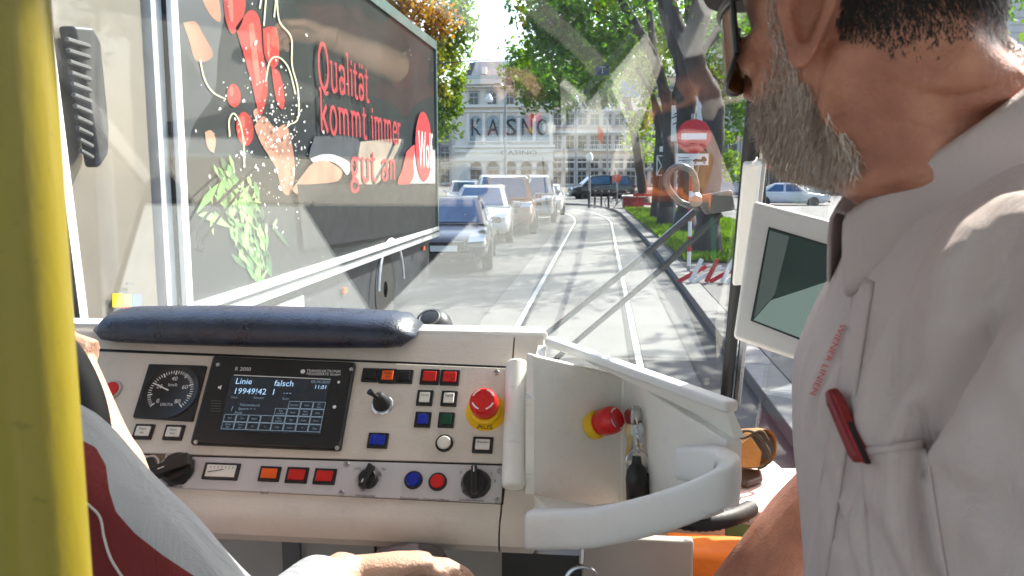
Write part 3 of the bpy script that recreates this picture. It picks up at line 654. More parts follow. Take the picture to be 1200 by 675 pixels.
# side profiles: stations along length (0 front .. 1 rear): (y, lower z, belt z, roof z, half width)
PROF = {
 'saloon': (4.6, 1.80, [(0, .5, .55), (.02, .3, .68), (.08, .22, .78), (.25, .2, .90), (.5, .2, .94), (.75, .2, .96), (.92, .22, .95), (.99, .3, .85), (1, .45, .7)], [(.27, .9), (.42, 1.40), (.52, 1.45), (.68, 1.42), (.88, .98)]),
 'estate': (4.7, 1.84, [(0, .5, .6), (.02, .3, .75), (.08, .22, .88), (.24, .22, 1.0), (.5, .22, 1.03), (.8, .22, 1.05), (.96, .24, 1.02), (.995, .32, .95), (1, .5, .8)], [(.25, 1.0), (.40, 1.55), (.55, 1.62), (.82, 1.60), (.97, 1.04)]),
 'van':    (4.9, 1.92, [(0, .5, .7), (.02, .32, .9), (.07, .25, 1.05), (.18, .25, 1.15), (.5, .25, 1.2), (.8, .25, 1.2), (.97, .28, 1.2), (.995, .35, 1.1), (1, .5, .9)], [(.17, 1.15), (.32, 1.82), (.5, 1.92), (.9, 1.90), (.985, 1.2)]),
}
def car(kind, col, label, loc, rz_, plate=True):
    Lc, Wd, body, gh = PROF[kind]; t = thing('parked_car', label, 'car', loc, 'cars along the left side of the street')
    hw = Wd / 2; rings = []
    for u, z0, z1 in body:
        y = -Lc / 2 + u * Lc; e = min(u, 1 - u); w = hw * (0.80 + 0.20 * min(1, e / .12) ** .5)
        zm = z0 + (z1 - z0) * .55
        half = [(w * .86, z0), (w * .97, z0 + .08), (w, zm), (w * .97, z1 - .04), (w * .86, z1)]
        rings.append([Vector((x, y, z)) for x, z in half] + [Vector((-x, y, z)) for x, z in half[::-1]])
    m = MB(); m.loft(rings); bo = m.build('body', col, t, smooth=True, local=True, angle=50)
    sub = bo.modifiers.new('sub', 'SUBSURF'); sub.levels = 1; sub.render_levels = 1
    # greenhouse
    rr = []
    for u, z in gh:
        y = -Lc / 2 + u * Lc; top = z > gh[0][1] + .25
        w = hw * (.70 if top else .88)
        rr.append((y, z, w))
    zb = gh[0][1] - .05
    def P(i, s, inset=0): y, z, w = rr[i]; return Vector((s * w, y, z))
    # roof panel with pillars as a solid in body colour
    rf = MB(); low = [Vector((s * hw * .9, rr[i][0], zb)) for s in (1, -1) for i in range(len(rr))]
    n_ = len(rr)
    ring = []
    for i in range(n_):
        y, z, w = rr[i]; zt0 = max(z, zb + .01)
        ring.append([Vector((hw * .9, y, zb)), Vector((w, y, zt0 - .05 if zt0 > zb + .1 else zt0)), Vector((w * .9, y, zt0)), Vector((-w * .9, y, zt0)), Vector((-w, y, zt0 - .05 if zt0 > zb + .1 else zt0)), Vector((-hw * .9, y, zb))])
    rf.loft(ring); rf.build('roof', col, t, smooth=True, local=True, angle=30)
    def pane(a, b, c_, d_, out, name):
        ctr = (a + b + c_ + d_) / 4
        q = [ctr + (p - ctr) * .88 + out * .006 for p in (a, b, c_, d_)]
        MB().prism(q, out * .006).build(name, M_carglass, t, local=True)
    def nrm(a, b, c_, ref):
        nn = (b - a).cross(c_ - a).normalized(); return nn if nn.dot(ref) > 0 else -nn
    a, b, c_, d_ = ring[0][4], ring[0][1], ring[1][2], ring[1][3]; nn = nrm(a, b, c_, Vector((0, -1, .5)))
    pane(ring[0][5] + Vector((0.08, 0, .05)), ring[0][0] + Vector((-.08, 0, .05)), c_, d_, nn, 'windscreen')
    a, b, c_, d_ = ring[-1][5], ring[-1][0], ring[-2][2], ring[-2][3]; nn = nrm(a, b, c_, Vector((0, 1, .5)))
    pane(a + Vector((.08, 0, .05)), b + Vector((-.08, 0, .05)), c_, d_, nn, 'rear_window')
    for s in (0, 1):
        ib, itp = (0, 1) if s == 0 else (5, 4); ref = Vector((1 if s == 0 else -1, 0, .3))
        ym = (ring[1][0].y + ring[-2][0].y) / 2
        def side(y0b, y0t, y1b, y1t):
            x0_, x1_ = ring[2][ib].x, ring[2][itp].x; zb_, zt_ = zb + .06, ring[2][itp].z
            a = Vector((x0_, y0b, zb_)); b = Vector((x0_, y1b, zb_)); c_ = Vector((x1_, y1t, min(zt_, ring[-2][itp].z))); d_ = Vector((x1_, y0t, min(zt_, ring[1][itp].z)))
            pane(a, b, c_, d_, nrm(a, b, c_, ref), 'side_window')
        side(ring[0][0].y + .25, ring[1][0].y + .05, ym, ym); side(ym + .04, ym + .04, ring[-1][0].y - .35, ring[-2][0].y - .05)
        sx = 1 if s == 0 else -1
        MB().box((sx * (hw + .09), ring[0][0].y + .3, zb + .12), (.2, .1, .14)).build('door_mirror', col, t, local=True, bevel=.04, seg=2)
        z1f = body[2][2]
        MB().hexa([Vector((sx * (hw * .52), -Lc / 2 - .012, z1f - .16)), Vector((sx * (hw * .86), -Lc / 2 + .04, z1f - .14)), Vector((sx * (hw * .9), -Lc / 2 + .12, z1f - .02)), Vector((sx * (hw * .55), -Lc / 2 + .02, z1f - .04))],
                  [Vector((sx * (hw * .52), -Lc / 2 + .2, z1f - .16)), Vector((sx * (hw * .84), -Lc / 2 + .3, z1f - .14)), Vector((sx * (hw * .86), -Lc / 2 + .35, z1f - .03)), Vector((sx * (hw * .55), -Lc / 2 + .25, z1f - .04))]).build('headlight', M_head, t, local=True)
        MB().box((sx * hw * .78, Lc / 2 - .03, body[-3][2] - .16), (.3, .09, .2)).build('tail_light', M_tail, t, local=True, bevel=.02)
        for yy in (-Lc * .30, Lc * .30):
            w = MB().lathe((sx * (hw - .2), yy, .32), (sx, 0, 0), [(.2, 0), (.32, 0), (.325, .05), (.325, .19), (.30, .215), (.22, .21)], 22).build('wheel', M_tyre, t, smooth=True, local=True)
            MB().lathe((sx * (hw - .2), yy, .32), (sx, 0, 0), [(.22, .18), (.215, .212), (.12, .19), (.05, .2), (0, .2)], 22).build('rim', M_rim, w, smooth=True, local=True)
    MB().box((0, -Lc / 2 - .005, body[1][2] - .12), (hw * .9, .06, .14)).build('grille', M_black, t, local=True, bevel=.02)
    MB().box((0, -Lc / 2 - .0, .34), (hw * 1.3, .08, .12)).build('air_intake', M_black, t, local=True, bevel=.02)
    pl_ = MB().box((0, -Lc / 2 - .04, .5), (.52, .02, .11)).build('number_plate', M_signw, t, local=True)
    t.rotation_euler = (0, 0, rz_); return t
def carat(px, py, half=0, back=2.3): p = zat(px, py, 0); return Vector((p.x - half, p.y + back, 0.0))
car('saloon', paint('navy', (0.012, 0.018, 0.035)), 'dark blue saloon parked nearest the tram, just behind the truck', carat(560, 322, .9), R(6))
car('estate', paint('silver', (0.42, 0.43, 0.44)), 'silver estate car parked second behind the truck', carat(592, 287, .92), R(4))
car('van', paint('coral', (0.22, 0.09, 0.07)), 'reddish people carrier parked third in the row', carat(622, 276, .95), R(3))
car('van', paint('pewter', (0.30, 0.31, 0.33)), 'grey van with reddish windscreen at the far end of the row', carat(648, 262, .95), R(2))
car('saloon', paint('white', (0.62, 0.62, 0.62)), 'white saloon parked last in the row, half hidden by the grey van', carat(659, 253, .9), R(2))
car('estate', paint('white', (0.62, 0.62, 0.62)), 'white estate car in the far left lane behind the truck edge', Vector((-7.2, 44, 0)), R(10))
car('van', paint('pearl', (0.58, 0.60, 0.60)), 'pearl white van in the far left lane behind the silver estate', Vector((-6.8, 52, 0)), R(10))
car('van', paint('black', (0.012, 0.013, 0.016)), 'black van standing crosswise behind the bollards with red taillights', Vector((zat(704, 236, 0).x, zat(704, 236, 0).y + 3, 0)), R(-75))
car('saloon', paint('grey', (0.22, 0.23, 0.25)), 'grey saloon crossing in front of the palace doors', Vector((-13.5, 88, 0)), R(85))
car('saloon', paint('pale', (0.55, 0.57, 0.60)), 'pale saloon parked in front of the kiosk', Vector((yat(925, 205, 52).x, 52, 0)), R(80))

# ================================================================== TRUCK
M_ad = mat('truck_print_dark', (0.014, 0.019, 0.021), 0.38, var=0.2, scale=0.8, spec=.25)
M_alu = mat('aluminium', (0.72, 0.73, 0.74), 0.35, metal=.35)
M_teal = mat('box_top_edge', (0.10, 0.16, 0.15), 0.4)
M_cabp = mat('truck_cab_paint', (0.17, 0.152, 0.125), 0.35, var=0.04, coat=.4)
M_skirt = mat('truck_underside', (0.030, 0.034, 0.042), 0.6, var=.3)
TX = -2.57; TY0, TY1 = 4.87, 13.0; ZT, ZB = 3.92, 1.04
tr = thing('delivery_truck', 'big dark box truck with printed red pepper advert on its side', 'truck', (TX - 1.25, 9, 0))
MB().box((TX - 1.25, (TY0 + TY1) / 2, (ZT + ZB) / 2), (2.5, TY1 - TY0, ZT - ZB)).build('box_body', M_ad, tr)
MB().box((TX + .012, (TY0 + TY1) / 2, ZT - .06), (.03, TY1 - TY0 + .02, .13)).build('top_rail', M_teal, tr, bevel=.006)
MB().box((TX + .016, TY0 + .04, (ZT + ZB) / 2), (.036, .09, ZT - ZB + .02)).build('corner_profile', M_signw, tr, bevel=.01)
MB().box((TX + .016, TY1 - .03, (ZT + ZB) / 2), (.036, .06, ZT - ZB + .02)).build('corner_profile', M_teal, tr, bevel=.01)
MB().box((TX + .016, (TY0 + TY1) / 2, ZB - .02), (.04, TY1 - TY0, .16)).build('lower_rail', M_alu, tr, bevel=.012)
MB().box((TX + .04, (TY0 + TY1) / 2, ZB - .01), (.02, TY1 - TY0, .02)).build('rail_lip', M_skirt, tr)
MB().box((TX - .12, (TY0 + TY1) / 2 + .3, .62), (.1, TY1 - TY0 - 1.2, .62)).build('side_guard', M_skirt, tr)
MB().box((TX - 1.25, (TY0 + TY1) / 2, .85), (1.0, TY1 - TY0 - .1, .25)).build('chassis', M_skirt, tr)
MB().box((TX - .05, 6.0, .74), (.03, 2.2, .22)).build('guard_plank', M_alu, tr, bevel=.01)
for yy in (10.0, 3.6):
    for s in (0, 1):
        X = TX - .06 if s == 0 else TX - 2.4; sg_ = 1 if s == 0 else -1
        w = MB().lathe((X - .3 * sg_, yy, .5), (sg_, 0, 0), [(.2, 0), (.5, 0), (.5, .25), (.46, .3), (.3, .3)], 28).build('wheel', M_tyre, tr, smooth=True)
        MB().lathe((X - .3 * sg_, yy, .5), (sg_, 0, 0), [(.3, .27), (.29, .30), (.15, .2), (.1, .3), (0, .3)], 24).build('rim', M_alu, w, smooth=True)
    if yy > 5: MB().tube([(TX + .02, yy + .62 * math.cos(a), .5 + .62 * math.sin(a)) for a in np.linspace(.1, 3.04, 18)], .018, 6).build('wheel_arch', M_alu, tr)
MB().box((TX - .045, 12.2, .82), (.02, .12, .06)).build('side_marker', M_orlens, tr); MB().box((TX - .045, 8.3, .72), (.02, .12, .06)).build('side_marker', M_orlens, tr)
# cab
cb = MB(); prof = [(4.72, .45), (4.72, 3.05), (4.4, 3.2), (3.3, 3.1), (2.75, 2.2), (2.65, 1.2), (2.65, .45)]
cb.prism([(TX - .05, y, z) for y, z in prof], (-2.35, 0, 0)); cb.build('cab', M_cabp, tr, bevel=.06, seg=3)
MB().prism([(TX - .046, y, z) for y, z in ((3.55, 1.75), (3.55, 2.75), (3.3, 2.75), (2.9, 2.1), (2.85, 1.75))], (.012, 0, 0)).build('side_window', M_carglass, tr)
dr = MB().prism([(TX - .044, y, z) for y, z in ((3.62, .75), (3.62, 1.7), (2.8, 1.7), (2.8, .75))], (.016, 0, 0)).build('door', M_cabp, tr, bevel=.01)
MB().box((TX - .02, 3.5, 1.5), (.03, .16, .05)).build('handle', M_black, dr, bevel=.01)
MB().box((TX - .3, 4.8, 2.2), (.55, .12, 2.6)).build('gap_panel', mat('gap_grey', (.42, .45, .46), .5), tr)
xp = [xat(x, y, TX - .02) for x, y in ((66, 30), (90, 32), (100, 50), (110, 150), (109, 180), (98, 198), (85, 120))]
ai = MB().prism(xp, (.09, 0, 0)).build('air_intake', M_iron, tr, bevel=.02)
for k in range(11):
    y_ = 46 + k * 13; a = xat(78 + k * 1.6, y_, TX + .08); e = xat(104 + k * .4, y_ + 8, TX + .08)
    MB().tube([a, e], .012, 6).build('louvre', M_dgrey, ai)
for (x, y, w_, h_, mm) in ((137, 352, 12, 16, M_yellow), (149, 352, 10, 14, mat('sticker_green', (.25, .4, .12), .5)), (160, 352, 11, 14, mat('sticker_blue', (.15, .2, .34), .5)), (147, 364, 10, 10, M_printr), (152, 332, 8, 3, M_dgrey)):
    a = [xat(x + dx * w_ / 2, y + dy * h_ / 2, TX - .03) for dx, dy in ((-1, -1), (1, -1), (1, 1), (-1, 1))]
    MB().prism(a, (.004, 0, 0)).build('sticker', mm, tr)
# printed advert: flat shapes, millimetres proud of the side wall
M_skin1 = mat('print_skin', (.36, .18, .115), .45, var=.25, scale=4); M_pep = mat('print_pepper', (.40, .018, .012), .4, var=.35, scale=5)
M_herb = mat('print_herb', (.10, .25, .06), .45, var=.35, scale=6); M_herb2 = mat('print_herb_pale', (.22, .38, .13), .45, var=.25, scale=6)
M_stem = mat('print_stem', (.55, .52, .36), .5); M_mist = mat('print_grey', (.06, .068, .075), .45, var=.25, scale=1.2); M_cloth = mat('print_cloth', (.33, .27, .21), .5, var=.15, scale=3)
lay = [0]
def ad(name, mm, polys, curve=True):
    lay[0] += 1; m = MB()
    for P in polys:
        Q = [xat(x, y, TX) for x, y in P]
        if curve:
            c_ = catmull(Q + [Q[0]], 4)[:-1]
        else: c_ = Q
        c_ = [Vector((TX + .002 + .0012 * lay[0], p.y, p.z)) for p in c_]
        m.add(c_, [tuple(range(len(c_)))])
    o = m.build(name, mm, tr, recalc=False); return o
def ell(cx, cy, a, b, rot=0, n=14): return [(cx + a * math.cos(t) * math.cos(rot) - b * math.sin(t) * math.sin(rot), cy + a * math.cos(t) * math.sin(rot) + b * math.sin(t) * math.cos(rot)) for t in np.linspace(0, 2 * math.pi, n, endpoint=False)]
def line(pts, w):
    out = []; inn = []
    for i, (x, y) in enumerate(pts):
        x0_, y0_ = pts[max(i - 1, 0)]; x1_, y1_ = pts[min(i + 1, len(pts) - 1)]; L_ = math.hypot(x1_ - x0_, y1_ - y0_) or 1
        nx, ny = -(y1_ - y0_) / L_ * w, (x1_ - x0_) / L_ * w; out.append((x + nx, y + ny)); inn.append((x - nx, y - ny))
    return out + inn[::-1]
def cm2(pts, n=5): return [(p.x, p.y) for p in catmull([(x, y, 0) for x, y in pts], n)]
ad('print_backdrop', M_mist, [[(196, -20), (262, -20), (255, 60), (250, 110), (225, 150), (214, 210), (202, 190)]])
ad('print_hand', M_skin1, [[(214, 27), (228, 25), (236, 38), (249, 63), (240, 72), (228, 70), (221, 48)], [(233, -10), (252, -10), (258, 15), (256, 26), (243, 14)]])
ad('print_arm', M_skin1, [[(297, 148), (308, 136), (322, 150), (336, 148), (345, 195), (340, 226), (330, 224), (322, 196), (305, 168)], [(239, 155), (247, 153), (252, 165), (249, 178), (242, 172)], [(300, 145), (296, 130), (304, 128)]])
ad('print_pepper', M_pep, [[(260, -10), (285, -10), (284, 22), (272, 40), (263, 22)], [(275, 32), (292, 12), (303, 22), (307, 60), (313, 100), (309, 125), (303, 134), (294, 98), (284, 62)], [(307, 34), (316, 31), (324, 36), (326, 70), (318, 80), (309, 64)], [(317, 80), (326, 84), (332, 108), (331, 128), (323, 118)], ell(273, 112, 8, 14, -.1), ell(286, 151, 10, 20, -.1)])
ad('print_pepper_light', mat('print_pepper_light', (.72, .10, .07), .4, var=.2, scale=6), [[(290, 30), (296, 28), (300, 60), (304, 95), (299, 96), (293, 60)], [(311, 40), (314, 40), (315, 66), (312, 62)], ell(270, 107, 2.5, 6), ell(283, 143, 3, 8), [(266, 0), (271, 0), (272, 24), (268, 22)]])
ad('print_stem', M_stem, [line(cm2(p), .9) for p in ([(233, 70), (238, 92), (248, 108), (263, 116)], [(268, 160), (267, 142), (272, 133), (279, 142), (284, 166), (285, 196)], [(323, -10), (326, 24), (340, 44), (341, 76), (348, 105), (348, 138), (338, 146), (331, 152)], [(310, 96), (315, 72), (325, 67), (337, 80), (345, 110)], [(303, 10), (306, -10)], [(308, 30), (311, -10)], [(322, 0), (320, 20)])])
def leafp(cx, cy, a, b, r):
    P = [(0, -1), (.55, -.5), (.8, .0), (.5, .45), (.12, 1), (-.35, .5), (-.75, .05), (-.5, -.5)]
    return [(cx + x * a * math.cos(r) - y * b * math.sin(r), cy + x * a * math.sin(r) + y * b * math.cos(r)) for x, y in P]
tones = [M_herb, M_herb2, mat('print_herb_dark', (.045, .15, .04), .45, var=.4, scale=9), mat('print_herb_deep', (.02, .075, .025), .45, var=.4, scale=9)]
spots = []
for k in range(190):
    t = random.random() ** .9; spread = 4 + 18 * math.sin(math.pi * min(1, t * .9 + .1))
    spots.append((262 + 42 * t + random.gauss(0, 1) * spread * .62, 200 + 120 * t + random.gauss(0, 6), t))
spots.sort(key=lambda q: -q[2])
for c_ in range(6):
    ad('print_leaf_layer', tones[(3, 2, 0, 1, 0, 1)[c_]], [leafp(x, y, random.uniform(2.2, 4.6) * (1.2 - .1 * c_), random.uniform(7, 15) * (1.15 - .1 * c_), -.30 + random.gauss(0, .38)) for x, y, t in spots[c_::6]])
hb = [leafp(240, 232, 6, 22, .65), leafp(256, 222, 5, 18, .3)]; hb2 = []
hb2.append([(229, 252), (240, 248), (256, 256), (266, 266), (250, 262)])
ad('print_herb', M_herb, hb); ad('print_herb_pale', M_herb2, hb2)
ad('print_splash', M_print, [ell(random.gauss(310, 34), random.gauss(150, 62), s_, s_ * random.uniform(1, 2.6), random.uniform(-.6, .6), 6) for s_ in np.abs(rng.normal(.35, .35, 170)) + .22], False)
ad('print_splash_fine', M_print, [ell(random.gauss(330, 14), random.gauss(165, 38), s_, s_ * random.uniform(1, 3.5), random.uniform(-.5, .5), 6) for s_ in np.abs(rng.normal(.3, .3, 110)) + .2], False)
ad('print_sleeve', mat('print_sleeve', (.035, .04, .05), .5), [[(366, 160), (412, 160), (420, 175), (410, 195), (385, 181), (360, 186)]])
ad('print_cloth', M_cloth, [[(420, 166), (468, 163), (463, 178), (441, 214), (412, 214), (416, 190)]])
ad('print_cloth_line', M_skirt, [line([(460, 166), (452, 185), (436, 214)], 1.4), line([(470, 164), (462, 185), (447, 214)], 1.6)])
ad('print_white', mat('print_offwhite', (.42, .41, .42), .5), [[(483, 176), (508, 175.5), (508, 215), (466, 215), (472, 195)]], False)
ad('print_scarf', mat('print_scarf', (.52, .05, .04), .5, var=.2, scale=8), [[(474, 178), (484, 170), (482, 190), (483, 203), (478, 215), (464, 215), (470, 196)]])
ad('print_cuff', MATS['print_offwhite'], [[(360, 186), (374, 181), (390, 182), (408, 192), (404, 205), (396, 196), (384, 189), (366, 191)]])
ad('print_fist', M_skin1, [[(338, 222), (350, 206), (362, 192), (376, 188), (390, 194), (398, 202), (392, 212), (374, 215), (356, 217), (345, 227)]])
ad('print_tabletop', mat('print_tabletop', (.010, .013, .018), .4), [[(344, 216), (508, 216), (508, 268), (352, 292)]], False)
# condensed high-contrast lettering drawn stroke by stroke
def arc(cx, cy, rx_, ry_, a0, a1, n=12): return [(cx + rx_ * math.cos(R(a0 + (a1 - a0) * k / n)), cy + ry_ * math.sin(R(a0 + (a1 - a0) * k / n))) for k in range(n + 1)]
GL = {'Q': (.44, [arc(.2, .48, .17, .5, 0, 360, 24), [(.17, .0), (.24, -.12), (.34, -.1)]]),
 'u': (.34, [[(.06, .64), (.06, .16)] + arc(.15, .14, .09, .15, 180, 340, 8), [(.25, .64), (.25, 0)], [(.0, .64), (.1, .64)], [(.19, .64), (.27, .64)]]),
 'a': (.33, [arc(.13, .18, .09, .18, 20, 340, 14), arc(.14, .5, .1, .14, 170, 0, 8) + [(.24, 0)]]),
 'l': (.16, [[(.07, 1.0), (.07, 0)], [(.0, 1.0), (.08, 1.0)]]),
 'i': (.16, [[(.07, .64), (.07, 0)], [(.0, .64), (.08, .64)], [(.07, .9), (.07, .78)]]),
 't': (.22, [[(.08, .86), (.08, .12)] + arc(.15, .12, .07, .12, 180, 320, 6), [(.0, .64), (.18, .64)]]),
 'k': (.34, [[(.06, 1.0), (.06, 0)], [(.24, .64), (.09, .32)], [(.12, .38), (.27, 0)], [(0, 1.0), (.07, 1.0)]]),
 'o': (.32, [arc(.14, .32, .11, .33, 0, 360, 20)]),
 'm': (.52, [[(.06, .64), (.06, 0)], arc(.145, .48, .085, .16, 170, 0, 8) + [(.23, 0)], arc(.315, .48, .085, .16, 170, 0, 8) + [(.40, 0)], [(0, .64), (.07, .64)]]),
 'n': (.34, [[(.06, .64), (.06, 0)], arc(.145, .48, .085, .16, 170, 0, 8) + [(.23, 0)], [(0, .64), (.07, .64)]]),
 'e': (.30, [arc(.14, .32, .11, .33, 5, 325, 18), [(.04, .35), (.25, .35)]]),
 'r': (.24, [[(.06, .64), (.06, 0)], arc(.14, .5, .08, .13, 170, 40, 6), [(0, .64), (.07, .64)]]),
 'g': (.34, [arc(.13, .42, .09, .22, 0, 360, 16), [(.08, .2), (.06, .1), (.2, .03)], arc(.13, -.14, .12, .16, 0, 360, 16), [(.2, .6), (.28, .66)]]),
 'ä': (.33, [arc(.13, .18, .09, .18, 20, 340, 14), arc(.14, .5, .1, .14, 170, 0, 8) + [(.24, 0)], [(.08, .92), (.08, .8)], [(.2, .92), (.2, .8)]]),
 ' ': (.2, [])}
def letters(s, y0, y1, z0, height, name):
    tot = sum(GL[c][0] for c in s); k = (y1 - y0) / tot; m = MB(); x = 0; lay[0] += 1; q = 0
    for ch in s:
        wd, strokes = GL[ch]
        for st in strokes:
            q += 1; A = []; B = []
            for i, (a, b) in enumerate(st):
                p0, p1 = st[max(0, i - 1)], st[min(len(st) - 1, i + 1)]
                tx, tz = (p1[0] - p0[0]) * k, (p1[1] - p0[1]) * height; L_ = math.hypot(tx, tz) or 1; tx /= L_; tz /= L_
                w = .028 * k * .9 * abs(tz) + .016 * abs(tx)
                Y, Z = y0 + (x + a) * k, z0 + b * height
                A.append((Y - tz * w, Z + tx * w)); B.append((Y + tz * w, Z - tx * w))
            X = TX + .004 + .0012 * lay[0] + .0002 * (q % 7); n_ = len(A)
            m.add([(X, *p) for p in A + B], [(i, i + 1, n_ + i + 1, n_ + i) for i in range(n_ - 1)])
        x += wd
    return m.build(name, mat('print_letter_red', (.42, .025, .035), .45), tr, recalc=False)
def yz(px, py): p = xat(px, py, TX); return p.y, p.z
letters('Qualität', yz(369, 100)[0], yz(429, 100)[0], 2.69, .40, 'slogan')
letters('kommt immer', yz(371, 160)[0], yz(467, 165)[0], 2.29, .38, 'slogan')
letters('gut an', yz(407, 210)[0], yz(462, 210)[0], 1.84, .36, 'slogan')
cy0, cz0 = yz(494, 172)
lay[0] += 1; rr_ = 40 * (xat(494, 172, TX) - CAM).dot(FW) / F
MB().add([(TX + .003 + .0012 * lay[0], cy0 + rr_ * 1.15 * math.cos(t), cz0 + rr_ * math.sin(t)) for t in np.linspace(0, 2 * math.pi, 40, endpoint=False)], [tuple(range(40))]).build('logo_disc', mat('logo_red', (.42, .02, .028), .45), tr, recalc=False)
q = MB(); v, f, w_ = text2d('Wolf', 1)
q.add([(TX + .006 + .0012 * lay[0], cy0 - .38 + x / w_ * .98, cz0 - .30 + y * .75) for x, y in v], f); q.build('logo_lettering', M_print, tr, recalc=False)

# ================================================================== TRAM CAB SHELL
RAKE = R(28); WP = Vector((0, 1.78, 1.42)); WN = Vector((0, -math.cos(RAKE), -math.sin(RAKE)))   # inward normal
def ws(x, y, off=0.0): return onpl(x, y, WP - WN * off, WN)
def ext(a, b, z): t = (z - a.z) / (b.z - a.z); return a + (b - a) * t
Lb, Lt = ws(97, 384), ws(47, 0); Rb, Rt = ws(846, 470), ws(883, 60)
wl0, wl1 = ext(Lb, Lt, 1.40), ext(Lb, Lt, 2.76); wr0, wr1 = ext(Rb, Rt, 1.40), ext(Rb, Rt, 2.76)
tram = thing('tram_cab', 'pale tram driving cab with raked windscreen looking down the street', 'tram', (-0.31, 0, 0.0))
WS_ = MB().hexa([wl0, wr0, wr1, wl1], [p - WN * .006 for p in (wl0, wr0, wr1, wl1)]).build('windscreen', M_glass, tram)
M_shell = mat('shell_paint', (0.76, 0.74, 0.70), 0.45, var=0.04)
M_post = mat('post_cream', (0.62, 0.60, 0.52), 0.4, var=0.04)
M_liner = mat('ceiling_liner', (0.82, 0.80, 0.77), 0.6, var=.03)
M_floor = mat('cab_floor', (0.26, 0.25, 0.24), 0.7)
def wseg(name, p0, p1, z0, z1, m, th=.05, bevel=.004, parent=None, sh=(0, 0)):
    a, b = Vector((*p0, 0)), Vector((*p1, 0)); t = (b - a).normalized(); n = Vector((t.y, -t.x, 0)) * th
    q = [a, b, b + n, a + n]
    S4 = (sh[0], sh[1], sh[1], sh[0]); sl = lambda k, z: Vector((0, -.532 * max(0, z - 1.42) * S4[k], z))      # the nose leans back with the windscreen
    return MB().hexa([v + sl(k, z0) for k, v in enumerate(q)], [v + sl(k, z1) for k, v in enumerate(q)]).build(name, m, parent or tram, bevel=bevel)
RW = [(wr0.x + .04, 1.66), (.342, 1.46), (.395, 1.30), (.70, .76), (.90, .30), (.90, -3.4)]
# right side (outer side = +x when walking toward the back: flip with negative thickness)
RS = (1, .75, .6, 0, 0, 0)
def rseg(name, i, j, z0, z1, m, th=-.05, **k): return wseg(name, RW[i], RW[j], z0, z1, m, th, sh=(RS[i], RS[j]), **k)
rseg('side_panel', 0, 1, .3, 1.33, M_shell); rseg('quarter_light', 0, 1, 1.33, 2.62, M_sideglass, th=-.008, bevel=0); rseg('window_header', 0, 1, 2.62, 2.8, M_shell)
rseg('door_post', 1, 2, .3, 2.8, M_post)
rseg('door_panel', 2, 3, .3, 1.15, M_shell); rseg('door_glass', 2, 3, 1.15, 2.55, M_sideglass, th=-.008, bevel=0); rseg('door_header', 2, 3, 2.55, 2.8, M_shell)
rseg('side_post', 3, 4, .3, 2.8, M_shell)
for k in range(3):
    y0, y1 = .30 - k * 1.25, .30 - (k + 1) * 1.25 + .02
    wseg('side_panel', (.90, y0), (.90, y1), .3, 1.05, M_shell, -.05); wseg('side_window', (.90, y0 - .06), (.90, y1 + .06), 1.05, 2.45, M_sideglass, -.008, 0)
    wseg('side_header', (.90, y0), (.90, y1), 2.45, 2.8, M_shell, -.05); wseg('window_post', (.90, y1 + .06), (.90, y1), 1.05, 2.45, M_shell, -.06)
LW = [(wl0.x - .0, 1.64), (-1.38, 1.05), (-1.50, .35), (-1.50, -3.4)]
LS = (1, .2, 0, 0)
def lseg(name, i, j, z0, z1, m, th=.05, **k): return wseg(name, LW[i], LW[j], z0, z1, m, th, sh=(LS[i], LS[j]), **k)
lseg('side_panel', 0, 1, .3, 1.33, M_shell); lseg('side_window', 0, 1, 1.33, 2.62, M_sideglass, th=.008, bevel=0); lseg('window_header', 0, 1, 2.62, 2.8, M_shell)
lseg('side_post', 1, 2, .3, 2.8, M_shell)
for k in range(3):
    y0, y1 = .35 - k * 1.25, .35 - (k + 1) * 1.25 + .02
    wseg('side_panel', (-1.5, y0), (-1.5, y1), .3, 1.05, M_shell, .05); wseg('side_window', (-1.5, y0 - .06), (-1.5, y1 + .06), 1.05, 2.45, M_sideglass, .008, 0)
    wseg('side_header', (-1.5, y0), (-1.5, y1), 2.45, 2.8, M_shell, .05); wseg('window_post', (-1.5, y1 + .06), (-1.5, y1), 1.05, 2.45, M_shell, .06)
MB().box((-.3, -3.46, .65), (2.5, .08, .7)).build('rear_wall', M_shell, tram); MB().box((-.3, -3.46, 1.72), (2.3, .008, 1.44)).build('rear_window', M_sideglass, tram); MB().box((-.3, -3.46, 2.62), (2.5, .08, .36)).build('rear_header', M_shell, tram)
MB().prism([(x, y, 2.80) for x, y in [(-1.56, -3.4), (.96, -3.4), (.96, .3), (.76, .76), (.50, .95), (.40, 1.02), (wr1.x + .02, wr1.y + .02), (wl1.x - .02, wl1.y + .02), (-1.44, .98), (-1.56, .35)]], (0, 0, .10)).build('roof', M_liner, tram)
MB().prism([(x, y, .30) for x, y in [(-1.5, -3.4), (.9, -3.4), (.9, .3), (.70, .76), (.43, 1.24), (.3, 1.7), (-1.0, 1.7), (-1.38, 1.05), (-1.5, .35)]], (0, 0, .05)).build('floor', M_floor, tram)
MB().hexa([wl0 + Vector((0, .02, 0)), wr0 + Vector((0, .02, 0)), Vector((wr0.x, 1.80, .3)), Vector((wl0.x, 1.80, .3))], [wl0 + Vector((0, .07, 0)), wr0 + Vector((0, .07, 0)), Vector((wr0.x, 1.86, .3)), Vector((wl0.x, 1.86, .3))]).build('front_panel', mat('tram_red', (.45, .02, .02), .35, coat=.5), tram)
